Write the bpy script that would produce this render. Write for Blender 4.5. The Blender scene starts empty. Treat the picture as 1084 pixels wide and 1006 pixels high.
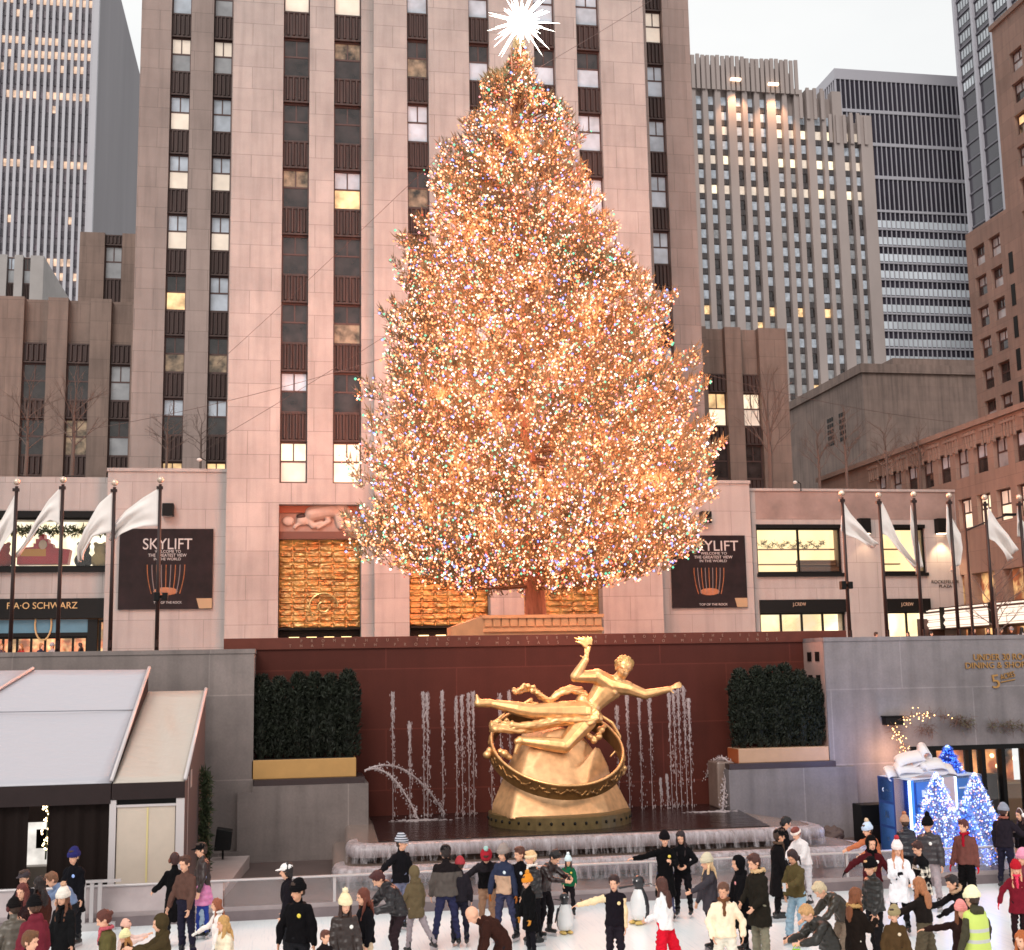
import bpy, bmesh, math, random
import numpy as np
from mathutils import Vector, Matrix, noise
random.seed(7)
sc = bpy.context.scene
COL = sc.collection
R = math.radians
# ---------------------------------------------------------------- camera model (photo is 1084 x 1006)
FPX, CX, CY = 1356.2, 542.0, 503.0
EYE = 5.2
def _rot():
    ya, pi_, ro = -.1724, .1498, -.0177
    c, s = math.cos, math.sin
    A = Matrix(((c(ya), -s(ya), 0), (s(ya), c(ya), 0), (0, 0, 1)))
    B = Matrix(((1, 0, 0), (0, 0, -1), (0, 1, 0)))
    Cc = Matrix(((1, 0, 0), (0, c(pi_), -s(pi_)), (0, s(pi_), c(pi_))))
    D = Matrix(((c(ro), -s(ro), 0), (s(ro), c(ro), 0), (0, 0, 1)))
    return A @ B @ Cc @ D
CAMR = _rot()
def ray(px, py): return CAMR @ Vector((px - CX, -(py - CY), -FPX))
def PY(px, py, Y):
    r = ray(px, py); t = Y / r.y; return Vector((r.x * t, Y, EYE + r.z * t))
def PZ(px, py, z):
    r = ray(px, py); t = (z - EYE) / r.z; return Vector((r.x * t, r.y * t, z))
def PX(px, py, X):
    r = ray(px, py); t = X / r.x; return Vector((X, r.y * t, EYE + r.z * t))
cam = bpy.data.cameras.new('camera'); camo = bpy.data.objects.new('camera', cam)
COL.objects.link(camo); sc.camera = camo
camo.matrix_world = Matrix.Translation((0, 0, EYE)) @ CAMR.to_4x4()
cam.sensor_width = 36; cam.lens = FPX / 1084 * 36; cam.clip_start = .5; cam.clip_end = 3000
# ---------------------------------------------------------------- materials
MATS = {}
def srgb(r, g, b):
    return tuple(((c / 255) / 12.92 if c / 255 <= .04045 else ((c / 255 + .055) / 1.055) ** 2.4) for c in (r, g, b)) + (1,)
def newmat(name):
    m = bpy.data.materials.new(name); m.use_nodes = True
    nt = m.node_tree; b = nt.nodes['Principled BSDF']; return m, nt, b
def N(nt, t, **kw):
    n = nt.nodes.new(t)
    for k, v in kw.items():
        if k.startswith('i_'):
            key = k[2:]; key = int(key) if key.isdigit() else key.replace('_', ' ')
            n.inputs[key].default_value = v
        else: setattr(n, k, v)
    return n
def mat(name, col, rough=.7, metal=0, noise_amt=.0, nscale=3., bump=0., bscale=30., spec=None, coat=0, stretch=None):
    """plain surface with optional mottling and bump"""
    if name in MATS: return MATS[name]
    m, nt, b = newmat(name); L = nt.links.new
    col = tuple(col)[:3] + (1,)
    b.inputs['Base Color'].default_value = col
    b.inputs['Roughness'].default_value = rough; b.inputs['Metallic'].default_value = metal
    if spec is not None: b.inputs['Specular IOR Level'].default_value = spec
    if coat: b.inputs['Coat Weight'].default_value = coat
    tc = N(nt, 'ShaderNodeTexCoord'); mp = N(nt, 'ShaderNodeMapping')
    L(tc.outputs['Object'], mp.inputs[0])
    if stretch: mp.inputs['Scale'].default_value = stretch
    if noise_amt:
        n = N(nt, 'ShaderNodeTexNoise', i_Scale=nscale, i_Detail=5., i_Roughness=.6); L(mp.outputs[0], n.inputs['Vector'])
        cr = N(nt, 'ShaderNodeMapRange'); cr.inputs[1].default_value = .3; cr.inputs[2].default_value = .7
        cr.inputs[3].default_value = 1 - noise_amt; cr.inputs[4].default_value = 1 + noise_amt
        L(n.outputs[0], cr.inputs[0])
        mx = N(nt, 'ShaderNodeVectorMath', operation='SCALE'); mx.inputs[0].default_value = col[:3]
        L(cr.outputs[0], mx.inputs['Scale']); L(mx.outputs[0], b.inputs['Base Color'])
    if bump:
        n2 = N(nt, 'ShaderNodeTexNoise', i_Scale=bscale, i_Detail=3.); L(mp.outputs[0], n2.inputs['Vector'])
        bp = N(nt, 'ShaderNodeBump', i_Strength=bump, i_Distance=.02); L(n2.outputs[0], bp.inputs['Height']); L(bp.outputs[0], b.inputs['Normal'])
    MATS[name] = m; return m
def emis(name, col, strength, base=(.02, .02, .02), sample=True, vary=0., vscale=2., col2=None):
    if name in MATS: return MATS[name]
    m, nt, b = newmat(name); L = nt.links.new
    b.inputs['Base Color'].default_value = tuple(base)[:3] + (1,)
    b.inputs['Emission Color'].default_value = tuple(col)[:3] + (1,)
    b.inputs['Emission Strength'].default_value = strength
    if vary:
        tc = N(nt, 'ShaderNodeTexCoord')
        n = N(nt, 'ShaderNodeTexNoise', i_Scale=vscale, i_Detail=4.); L(tc.outputs['Object'], n.inputs['Vector'])
        cr = N(nt, 'ShaderNodeMapRange'); cr.inputs[1].default_value = .35; cr.inputs[2].default_value = .65
        cr.inputs[3].default_value = strength * (1 - vary); cr.inputs[4].default_value = strength * (1 + vary)
        L(n.outputs[0], cr.inputs[0]); L(cr.outputs[0], b.inputs['Emission Strength'])
        if col2:
            mx = N(nt, 'ShaderNodeMix', data_type='RGBA'); mx.inputs[6].default_value = tuple(col)[:3] + (1,); mx.inputs[7].default_value = tuple(col2)[:3] + (1,)
            n3 = N(nt, 'ShaderNodeTexNoise', i_Scale=vscale * 1.7, i_Detail=2.); L(tc.outputs['Object'], n3.inputs['Vector'])
            c3 = N(nt, 'ShaderNodeMapRange'); c3.inputs[1].default_value = .42; c3.inputs[2].default_value = .58; L(n3.outputs[0], c3.inputs[0])
            L(c3.outputs[0], mx.inputs[0]); L(mx.outputs[2], b.inputs['Emission Color'])
    if not sample: m.cycles.emission_sampling = 'NONE'
    MATS[name] = m; return m
def stone(name, col, bw, bh, joint=.012, jdark=.6, var=.08, rough=.75, stain=.12, bump=.15, grain=25., streak=.1):
    """ashlar: brick pattern of joints in the XZ plane with mottling, stains that run down, per block tone"""
    if name in MATS: return MATS[name]
    m, nt, b = newmat(name); L = nt.links.new
    tc = N(nt, 'ShaderNodeTexCoord'); sx = N(nt, 'ShaderNodeSeparateXYZ'); L(tc.outputs['Object'], sx.inputs[0])
    ad = N(nt, 'ShaderNodeMath', operation='ADD'); L(sx.outputs[0], ad.inputs[0]); L(sx.outputs[1], ad.inputs[1])
    cb = N(nt, 'ShaderNodeCombineXYZ'); L(ad.outputs[0], cb.inputs[0]); L(sx.outputs[2], cb.inputs[1])
    br = N(nt, 'ShaderNodeTexBrick', i_Scale=1., i_Mortar_Size=joint, i_Mortar_Smooth=.2, i_Bias=0., i_Brick_Width=bw, i_Row_Height=bh)
    c = col
    br.inputs['Color1'].default_value = (c[0] * (1 - var), c[1] * (1 - var), c[2] * (1 - var), 1)
    br.inputs['Color2'].default_value = (min(1, c[0] * (1 + var)), min(1, c[1] * (1 + var * .9)), min(1, c[2] * (1 + var * .8)), 1)
    br.inputs['Mortar'].default_value = (c[0] * jdark, c[1] * jdark, c[2] * jdark, 1)
    L(cb.outputs[0], br.inputs['Vector'])
    n = N(nt, 'ShaderNodeTexNoise', i_Scale=.35, i_Detail=6., i_Roughness=.65); L(tc.outputs['Object'], n.inputs['Vector'])
    r1 = N(nt, 'ShaderNodeMapRange'); r1.inputs[1].default_value = .3; r1.inputs[2].default_value = .7; r1.inputs[3].default_value = 1 - stain; r1.inputs[4].default_value = 1 + stain * .6
    L(n.outputs[0], r1.inputs[0])
    mp = N(nt, 'ShaderNodeMapping'); mp.inputs['Scale'].default_value = (1.6, 1.6, .12); L(tc.outputs['Object'], mp.inputs[0])
    n2 = N(nt, 'ShaderNodeTexNoise', i_Scale=1.5, i_Detail=4.); L(mp.outputs[0], n2.inputs['Vector'])
    r2 = N(nt, 'ShaderNodeMapRange'); r2.inputs[1].default_value = .45; r2.inputs[2].default_value = .75; r2.inputs[3].default_value = 1; r2.inputs[4].default_value = 1 - streak
    L(n2.outputs[0], r2.inputs[0])
    n3 = N(nt, 'ShaderNodeTexNoise', i_Scale=grain, i_Detail=3.); L(tc.outputs['Object'], n3.inputs['Vector'])
    r3 = N(nt, 'ShaderNodeMapRange'); r3.inputs[1].default_value = .3; r3.inputs[2].default_value = .7; r3.inputs[3].default_value = .93; r3.inputs[4].default_value = 1.07
    L(n3.outputs[0], r3.inputs[0])
    m1 = N(nt, 'ShaderNodeMath', operation='MULTIPLY'); L(r1.outputs[0], m1.inputs[0]); L(r2.outputs[0], m1.inputs[1])
    m2 = N(nt, 'ShaderNodeMath', operation='MULTIPLY'); L(m1.outputs[0], m2.inputs[0]); L(r3.outputs[0], m2.inputs[1])
    vs = N(nt, 'ShaderNodeVectorMath', operation='SCALE'); L(br.outputs['Color'], vs.inputs[0]); L(m2.outputs[0], vs.inputs['Scale'])
    L(vs.outputs[0], b.inputs['Base Color']); b.inputs['Roughness'].default_value = rough
    bp = N(nt, 'ShaderNodeBump', i_Strength=bump, i_Distance=.02)
    su = N(nt, 'ShaderNodeMath', operation='SUBTRACT'); L(n3.outputs[0], su.inputs[0]); L(br.outputs['Fac'], su.inputs[1])
    L(su.outputs[0], bp.inputs['Height']); L(bp.outputs[0], b.inputs['Normal'])
    MATS[name] = m; return m
# ---------------------------------------------------------------- mesh builder
class MB:
    def __init__(s): s.v = []; s.f = []; s.mi = []; s.cur = 0
    def quad(s, a, b, c, d):
        n = len(s.v); s.v += [tuple(a), tuple(b), tuple(c), tuple(d)]; s.f.append((n, n+1, n+2, n+3)); s.mi.append(s.cur); return s
    def tri(s, a, b, c):
        n = len(s.v); s.v += [tuple(a), tuple(b), tuple(c)]; s.f.append((n, n+1, n+2)); s.mi.append(s.cur); return s
    def box(s, x0, x1, y0, y1, z0, z1):
        n = len(s.v)
        s.v += [(x0,y0,z0),(x1,y0,z0),(x1,y1,z0),(x0,y1,z0),(x0,y0,z1),(x1,y0,z1),(x1,y1,z1),(x0,y1,z1)]
        for f in ((0,3,2,1),(4,5,6,7),(0,1,5,4),(1,2,6,5),(2,3,7,6),(3,0,4,7)):
            s.f.append(tuple(n+i for i in f)); s.mi.append(s.cur)
        return s
    def hexa(s, p):
        """8 corners in box order"""
        n = len(s.v); s.v += [tuple(q) for q in p]
        for f in ((0,3,2,1),(4,5,6,7),(0,1,5,4),(1,2,6,5),(2,3,7,6),(3,0,4,7)):
            s.f.append(tuple(n+i for i in f)); s.mi.append(s.cur)
        return s
    def rings(s, R_, cap=True):
        """loft rings of equal count"""
        n0 = len(s.v); k = len(R_[0])
        for r in R_: s.v += [tuple(p) for p in r]
        for i in range(len(R_) - 1):
            for j in range(k):
                a = n0 + i*k + j; b = n0 + i*k + (j+1) % k
                s.f.append((a, b, b + k, a + k)); s.mi.append(s.cur)
        if cap:
            for base, rev in ((n0, True), (n0 + (len(R_)-1)*k, False)):
                idx = list(range(base, base + k)); s.f.append(tuple(reversed(idx)) if rev else tuple(idx)); s.mi.append(s.cur)
        return s
    def tube(s, pts, rad, seg=8, cap=True):
        pts = [Vector(p) for p in pts]
        if not hasattr(rad, '__len__'): rad = [rad] * len(pts)
        up = None; Rr = []
        for i, p in enumerate(pts):
            d = (pts[min(i+1, len(pts)-1)] - pts[max(i-1, 0)])
            if d.length < 1e-9: d = Vector((0,0,1))
            d.normalize()
            if up is None: up = Vector((0,0,1)) if abs(d.z) < .9 else Vector((1,0,0))
            u = d.cross(up); u = u.normalized() if u.length > 1e-6 else d.orthogonal().normalized()
            w = u.cross(d).normalized(); up = w
            Rr.append([p + (u*math.cos(t) + w*math.sin(t)) * rad[i] for t in [2*math.pi*j/seg for j in range(seg)]])
        return s.rings(Rr, cap)
    def capsule(s, a, b, r0, r1, seg=10):
        a = Vector(a); b = Vector(b); d = b - a
        if d.length < 1e-6: d = Vector((0,0,1e-4))
        d.normalize(); u = d.orthogonal().normalized(); w = d.cross(u)
        Rr = []
        for t in (-.99, -.75, -.4): Rr.append((a + d*t*r0, r0*math.sqrt(1-t*t)))
        Rr.append((a, r0)); Rr.append((b, r1))
        for t in (.4, .75, .99): Rr.append((b + d*t*r1, r1*math.sqrt(1-t*t)))
        return s.rings([[c + (u*math.cos(q)+w*math.sin(q))*r for q in [2*math.pi*j/seg for j in range(seg)]] for c, r in Rr])
    def ell(s, c, ax, ay, az, seg=12, rows=8):
        """ellipsoid: centre and three axis vectors"""
        c = Vector(c); ax = Vector(ax); ay = Vector(ay); az = Vector(az); Rr = []
        for i in range(rows + 1):
            t = -math.pi/2 + math.pi * (i + .05) / (rows + .1); r = math.cos(t)
            Rr.append([c + az*math.sin(t) + (ax*math.cos(q) + ay*math.sin(q))*r for q in [2*math.pi*j/seg for j in range(seg)]])
        return s.rings(Rr)
    def lathe(s, c, prof, seg=16, cap=True):
        c = Vector(c)
        return s.rings([[c + Vector((r*math.cos(q), r*math.sin(q), z)) for q in [2*math.pi*j/seg for j in range(seg)]] for r, z in prof], cap)
    def prism(s, poly, y0, y1):
        """extrude an XZ outline (ccw seen from -Y) from y0 to y1"""
        n = len(s.v); k = len(poly)
        s.v += [(x, y0, z) for x, z in poly] + [(x, y1, z) for x, z in poly]
        s.f.append(tuple(range(n, n+k))); s.mi.append(s.cur)
        s.f.append(tuple(reversed(range(n+k, n+2*k)))); s.mi.append(s.cur)
        for j in range(k):
            s.f.append((n+j, n+k+j, n+k+(j+1)%k, n+(j+1)%k)); s.mi.append(s.cur)
        return s
    def data(s, name, mats, smooth=False):
        me = bpy.data.meshes.new(name)
        me.from_pydata(s.v, [], s.f)
        if not isinstance(mats, (list, tuple)): mats = [mats]
        for m in mats: me.materials.append(m)
        if len(mats) > 1: me.polygons.foreach_set('material_index', s.mi)
        if smooth: me.polygons.foreach_set('use_smooth', [True]*len(me.polygons))
        me.update(); return me
    def obj(s, name, mats, parent=None, loc=None, smooth=False, bevel=0, label=None, fix=False):
        me = s.data(name, mats, smooth)
        if fix:
            bm = bmesh.new(); bm.from_mesh(me); bmesh.ops.recalc_face_normals(bm, faces=bm.faces); bm.to_mesh(me); bm.free()
        o = bpy.data.objects.new(name, me); COL.objects.link(o)
        if parent: o.parent = parent
        if loc is not None: o.location = loc
        if bevel:
            b = o.modifiers.new('bevel', 'BEVEL'); b.width = bevel; b.segments = 2; b.limit_method = 'ANGLE'
        if label: o['label'] = label
        return o
def thing(name, label, cat, loc=(0,0,0), rz=0, group=None):
    o = bpy.data.objects.new(name, None); COL.objects.link(o); o.location = loc; o.rotation_euler = (0, 0, rz)
    o.empty_display_size = .3
    o['label'] = label; o['category'] = cat
    if group: o['group'] = group
    return o
def tag(o, label, cat, group=None):
    o['label'] = label; o['category'] = cat
    if group: o['group'] = group
    return o
def struct(o): o['kind'] = 'structure'; return o
def stuff(o): o['kind'] = 'stuff'; return o
def inst(src, parent, loc=(0,0,0), name=None, rz=None):
    """object copy sharing mesh data"""
    o = src.copy(); COL.objects.link(o); o.parent = parent; o.location = loc
    if rz is not None: o.rotation_euler = (0, 0, rz)
    return o
def text(name, body, size, loc, mat_, parent=None, depth=.01, rz=0, align='CENTER', sx=1., spacing=1.):
    """lettering standing in the XZ plane facing -Y"""
    cu = bpy.data.curves.new(name, 'FONT'); cu.body = body; cu.size = size; cu.extrude = depth; cu.align_x = align
    cu.align_y = 'CENTER'; cu.space_character = spacing
    t = bpy.data.objects.new(name, cu); COL.objects.link(t)
    dg = bpy.context.evaluated_depsgraph_get()
    me = bpy.data.meshes.new_from_object(t.evaluated_get(dg)); bpy.data.objects.remove(t)
    me.transform(Matrix.Rotation(R(90), 4, 'X') @ Matrix.Diagonal((sx, 1, 1, 1)))
    me.materials.clear(); me.materials.append(mat_); me.name = name
    o = bpy.data.objects.new(name, me); COL.objects.link(o); o.location = loc; o.rotation_euler = (0, 0, rz)
    if parent: o.parent = parent
    return o

def fit_text(parent, name, body, px0, px1, pyc, cap_px, Y, mat_, depth=.012, dy=-.03, tilt=0):
    """lettering whose cap height and width are given in photo pixels at depth Y"""
    a, b = PY(px0, pyc, Y), PY(px1, pyc, Y); mpp_ = Y / FPX
    o = text(name, body, cap_px * mpp_ / .69, (0, 0, 0), mat_, parent, depth, align='LEFT')
    xs_ = [v.co.x for v in o.data.vertices]; zs_ = [v.co.z for v in o.data.vertices]
    k = (b.x - a.x) / (max(xs_) - min(xs_)); o.scale.x = k
    L_ = parent.location; zc = (max(zs_) + min(zs_)) / 2
    o.location = (a.x - min(xs_)*k - L_.x, Y + dy - L_.y, (a.z + b.z)/2 - zc - L_.z)
    if tilt: o.rotation_euler = (0, R(tilt), 0)
    return o
# ================================================================ PEOPLE
def vox(mb, name, mats, voxel, smooth=3, parent=None, disp=0., dscale=(7, 7, 3), mfun=None, fac=.5):
    me = bpy.data.meshes.new('tmp'); me.from_pydata(mb.v, [], mb.f); me.update()
    bm = bmesh.new(); bm.from_mesh(me); bmesh.ops.recalc_face_normals(bm, faces=bm.faces); bm.to_mesh(me); bm.free()
    o = bpy.data.objects.new('tmp', me); COL.objects.link(o)
    m = o.modifiers.new('r', 'REMESH'); m.mode = 'VOXEL'; m.voxel_size = voxel
    if smooth:
        s = o.modifiers.new('s', 'SMOOTH'); s.factor = fac; s.iterations = smooth
    dg = bpy.context.evaluated_depsgraph_get()
    out = bpy.data.meshes.new_from_object(o.evaluated_get(dg)); out.name = name
    bpy.data.objects.remove(o); bpy.data.meshes.remove(me)
    n = len(out.vertices)
    if disp:
        co = np.empty(n*3, 'f'); no = np.empty(n*3, 'f'); out.vertices.foreach_get('co', co); out.vertices.foreach_get('normal', no)
        co = co.reshape(-1, 3); no = no.reshape(-1, 3); off = random.uniform(0, 50)
        d = np.array([noise.noise((p[0]*dscale[0]+off, p[1]*dscale[1], p[2]*dscale[2])) for p in co.tolist()], 'f')
        co += no * (np.abs(d)*2 - .5)[:, None] * disp
        out.vertices.foreach_set('co', co.ravel()); out.update()
    if not isinstance(mats, (list, tuple)): mats = [mats]
    out.materials.clear()
    for q in mats: out.materials.append(q)
    if mfun and len(mats) > 1:
        k = len(out.polygons); c = np.empty(k*3, 'f'); out.polygons.foreach_get('center', c)
        out.polygons.foreach_set('material_index', np.asarray(mfun(c.reshape(-1, 3)), 'i'))
    out.polygons.foreach_set('use_smooth', [True]*len(out.polygons))
    ob = bpy.data.objects.new(name, out); COL.objects.link(ob)
    if parent: ob.parent = parent
    return ob

def cloth(col, kind='cloth'):
    key = 'fabric_%s_%02x%02x%02x' % (kind, *[int(max(0, min(255, c))) for c in col])
    if key in MATS: return MATS[key]
    m, nt, b = newmat(key); L = nt.links.new; c = srgb(*col)
    tc = N(nt, 'ShaderNodeTexCoord')
    n = N(nt, 'ShaderNodeTexNoise', i_Scale=14., i_Detail=5.); L(tc.outputs['Object'], n.inputs['Vector'])
    r = N(nt, 'ShaderNodeMapRange'); r.inputs[1].default_value = .3; r.inputs[2].default_value = .7; r.inputs[3].default_value = .9; r.inputs[4].default_value = 1.1
    L(n.outputs[0], r.inputs[0]); vs = N(nt, 'ShaderNodeVectorMath', operation='SCALE'); vs.inputs[0].default_value = c[:3]
    L(r.outputs[0], vs.inputs['Scale']); L(vs.outputs[0], b.inputs['Base Color'])
    b.inputs['Roughness'].default_value = .9; b.inputs['Specular IOR Level'].default_value = .12
    bp = N(nt, 'ShaderNodeBump', i_Strength=.35, i_Distance=.02)
    if kind == 'puffer':
        w = N(nt, 'ShaderNodeTexWave', wave_type='BANDS', bands_direction='Z', i_Scale=2.6, i_Distortion=1.2, i_Detail=2.); L(tc.outputs['Object'], w.inputs['Vector'])
        L(w.outputs[0], bp.inputs['Height']); bp.inputs['Strength'].default_value = .5; bp.inputs['Distance'].default_value = .04
        b.inputs['Roughness'].default_value = .42; b.inputs['Specular IOR Level'].default_value = .5
    elif kind == 'leather':
        L(n.outputs[0], bp.inputs['Height']); b.inputs['Roughness'].default_value = .38; b.inputs['Specular IOR Level'].default_value = .5
    elif kind == 'knit':
        w = N(nt, 'ShaderNodeTexWave', wave_type='BANDS', bands_direction='Z', i_Scale=12., i_Distortion=2.); L(tc.outputs['Object'], w.inputs['Vector']); L(w.outputs[0], bp.inputs['Height'])
    elif kind in ('plaid', 'stripe'):
        sx = N(nt, 'ShaderNodeSeparateXYZ'); L(tc.outputs['Object'], sx.inputs[0])
        def band(o, k, th):
            a = N(nt, 'ShaderNodeMath', operation='MULTIPLY'); a.inputs[1].default_value = k; L(o, a.inputs[0])
            f = N(nt, 'ShaderNodeMath', operation='FRACT'); L(a.outputs[0], f.inputs[0])
            g = N(nt, 'ShaderNodeMath', operation='GREATER_THAN'); g.inputs[1].default_value = th; L(f.outputs[0], g.inputs[0]); return g.outputs[0]
        if kind == 'plaid':
            s = N(nt, 'ShaderNodeMath', operation='ADD'); L(band(sx.outputs[2], 9, .5), s.inputs[0]); L(band(sx.outputs[0], 9, .5), s.inputs[1])
            h = N(nt, 'ShaderNodeMath', operation='MULTIPLY'); h.inputs[1].default_value = .5; L(s.outputs[0], h.inputs[0]); fo = h.outputs[0]
        else: fo = band(sx.outputs[2], 22, .5)
        mx = N(nt, 'ShaderNodeMix', data_type='RGBA'); mx.inputs[6].default_value = c
        mx.inputs[7].default_value = srgb(225, 215, 200) if sum(col) < 300 else srgb(70, 75, 85); L(fo, mx.inputs[0]); L(mx.outputs[2], b.inputs['Base Color'])
    else: L(n.outputs[0], bp.inputs['Height'])
    L(bp.outputs[0], b.inputs['Normal'])
    MATS[key] = m; return m
SKINS = [srgb(226, 172, 142), srgb(214, 158, 126), srgb(196, 138, 104), srgb(150, 100, 74)]
def skin_mat(i): return mat('skin_%d' % i, SKINS[i], .5, noise_amt=.05, nscale=20)
def dvec(a, b, side, RT, FW, UP):
    a = R(a); b = R(b)
    return (RT * (math.sin(b) * side) + FW * (math.sin(a) * math.cos(b)) - UP * (math.cos(a) * math.cos(b))).normalized()

def person(px, py, h, head=0, label='', jk=(20, 20, 22), jkind='cloth', jl='hip', tr=(28, 28, 32), trw=1., boot=(22, 22, 24), skates=True,
           hair=(60, 38, 26), hs='short', hat=None, hatc=(20, 20, 20), pom=None, lean=4, side=0, hy=0, hp=8,
           la=(8, 14, 14, 6), ra=(8, 14, 14, 6), ll=(4, 4, -4, 2), rl=(-2, 4, -6, 2), skin=0, glove=None, hood=None, hoodup=False,
           scarf=None, badge=None, fur=None, earm=None, sleeve=None, collar=None, vest=None, width=1., base=None, group='skaters on the ice rink', detail=True, prop=None, cat='person', yoke=None, lower=None):
    """px,py: photo pixel of the crown of the head (or base= world xy); head: 0 faces the camera, -90 photo left, 90 photo right"""
    s = h / 1.75
    a = R(head); FWD = Vector((math.sin(a), -math.cos(a), 0)); RTV = Vector((-math.cos(a), -math.sin(a), 0)); Z = Vector((0, 0, 1))
    # RTV is the figure's own right-hand side
    def sp(t):   # spine direction at fraction t
        l = R(lean) * (.3 + .9 * t); sd = R(side) * t
        return (Z * math.cos(l) * math.cos(sd) + FWD * math.sin(l) + RTV * math.sin(sd)).normalized()
    P = [Vector((0, 0, 0))]; nseg = 8; L_ = .56 * s
    for i in range(nseg): P.append(P[-1] + sp((i + .5) / nseg) * L_ / nseg)
    def spt(z):  # point z metres (scaled) above pelvis along spine
        t = max(0, min(.9999, z / .56)) * nseg; i = int(t); return P[i].lerp(P[i+1], t - i)
    def fr(z):
        u = sp(max(0, min(1, z / .56))) ; f = (FWD - u * FWD.dot(u)).normalized(); r = f.cross(u).normalized()
        if r.dot(RTV) < 0: r = -r
        return r, f, u
    def ring(c, r, f, rx, ry, k=16):
        o = []
        for j in range(k):
            q = 2*math.pi*j/k; cx_, sy = math.cos(q), math.sin(q)
            o.append(c + r*rx*math.copysign(abs(cx_)**.85, cx_) + f*ry*math.copysign(abs(sy)**.85, sy))
        return o
    chest = fr(.48); CR, CF, CU = chest
    # joints
    HIP = {1: RTV*.085*s - Z*.02*s, -1: -RTV*.085*s - Z*.02*s}
    ARM = {1: ra, -1: la}; LEG = {1: rl, -1: ll}
    sk = .075 if skates else .0
    _jr = random.Random(int(px*7 + py)); _jt = lambda t, q: tuple(v + _jr.uniform(-q, q) for v in t)
    ARM = {k_: _jt(v_, 7) for k_, v_ in ARM.items()}; LEG = {k_: _jt(v_, 4) for k_, v_ in LEG.items()}
    J = {}
    for sd in (1, -1):
        sh = spt(.455) + CR * sd * .142 * s * width + CU * .015*s
        el = sh + dvec(ARM[sd][0] + (lean*.0), ARM[sd][1], sd, RTV, FWD, Z) * .285 * s
        wr = el + dvec(ARM[sd][2], ARM[sd][3], sd, RTV, FWD, Z) * .25 * s
        J['sh', sd], J['el', sd], J['wr', sd] = sh, el, wr
        kn = HIP[sd] + dvec(LEG[sd][0], LEG[sd][1], sd, RTV, FWD, Z) * .405 * s
        an = kn + dvec(LEG[sd][2], LEG[sd][3], sd, RTV, FWD, Z) * .385 * s
        J['hip', sd], J['kn', sd], J['an', sd] = HIP[sd], kn, an
    low = min(J['an', 1].z, J['an', -1].z) - .075*s - sk
    # head
    nb = spt(.55); hd = (CU * .6 + Z * .6 + FWD * math.sin(R(hp)) * .5).normalized()
    hc = nb + hd * .165 * s + CF * .02 * s
    ha = R(head + hy); HF = Vector((math.sin(ha), -math.cos(ha), 0)); HF = (HF * math.cos(R(hp)) - Z * math.sin(R(hp)))
    leanf = max(0, lean - 15) * .8
    HF = (HF - Z * math.sin(R(leanf)) * .7).normalized()
    HU = (Z - HF * Z.dot(HF)).normalized(); HR = HU.cross(HF); HR = -HR if HR.dot(RTV) < 0 and abs(hy) < 90 else HR
    HR = HF.cross(HU).normalized(); HR *= 1.15; HF *= 1.15; HU *= 1.13
    crown = hc + HU * .115 * s
    topz = crown.z - low
    if base is None:
        g = PZ(px, py, topz + (.02 if hat else .01)); off = Vector((g.x - crown.x, g.y - crown.y, -low))
        # root sits under the pelvis
        root = Vector((g.x - crown.x, g.y - crown.y, 0))
    else:
        root = Vector((base[0], base[1], base[2] if len(base) > 2 else 0))
    T = thing('person', label, cat, root, 0, group)
    up = Vector((0, 0, -low))
    def sh_(v): return v + up
    for k in list(J): J[k] = sh_(J[k])
    P = [sh_(p) for p in P]; hc = sh_(hc); nb = sh_(nb); crown = sh_(crown); pel = P[0]
    # ---------- body
    b = MB()
    for z, rx, ry in (): pass
    tors = [(-.1, .10, .08), (-.05, .15, .10), (.02, .16, .11), (.12, .142, .10), (.22, .135, .095), (.34, .15, .11), (.42, .15, .105), (.48, .125, .085), (.54, .065, .06)]
    def torso(mb, add, scale=1., zs=tors):
        Rr = []
        for z, rx, ry in zs:
            r_, f_, u_ = fr(z); c = spt(z) if z >= 0 else pel + Z*z*s
            Rr.append(ring(c, r_, f_, (rx*width + add)*s*scale, (ry + add)*s*scale))
        mb.rings(Rr)
    torso(b, -.022)
    for sd in (1, -1):
        b.capsule(J['hip', sd], J['kn', sd], .066*s, .044*s); b.capsule(J['kn', sd], J['an', sd], .044*s, .034*s)
        b.capsule(J['kn', sd].lerp(J['an', sd], .25) - FWD*.012*s, J['kn', sd].lerp(J['an', sd], .5), .038*s, .03*s)
        ft = J['an', sd] - Z*.045*s; b.capsule(ft - FWD*.04*s, ft + FWD*.15*s, .036*s, .028*s)
        b.capsule(J['sh', sd] - CU*.012*s, J['el', sd], .040*s, .034*s); b.capsule(J['el', sd], J['wr', sd], .038*s, .024*s)
        b.capsule(nb - CU*.06*s, J['sh', sd] - CU*.025*s, .036*s, .036*s)
        # hand: palm, four fingers, thumb
        fd = (J['wr', sd] - J['el', sd]).normalized(); inn = (-RTV*sd) ; inn = (inn - fd*inn.dot(fd)); inn = inn.normalized() if inn.length > .1 else CF
        sp_ = fd.cross(inn).normalized()
        if sp_.dot(FWD) < 0: sp_ = -sp_
        w0 = J['wr', sd]; pc = w0 + fd*.05*s
        b.ell(pc, inn*.017*s, sp_*.04*s, fd*.052*s, 8, 6)
        for i, (o, ln) in enumerate(((-.03, .062), (-.01, .075), (.01, .08), (.03, .07))):
            q0 = w0 + fd*.085*s + sp_*o*s; q1 = q0 + (fd + inn*.25).normalized()*ln*.55*s; q2 = q1 + (fd + inn*.9).normalized()*ln*.5*s
            b.capsule(q0, q1, .010*s, .0095*s, 6); b.capsule(q1, q2, .0095*s, .008*s, 6)
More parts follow.
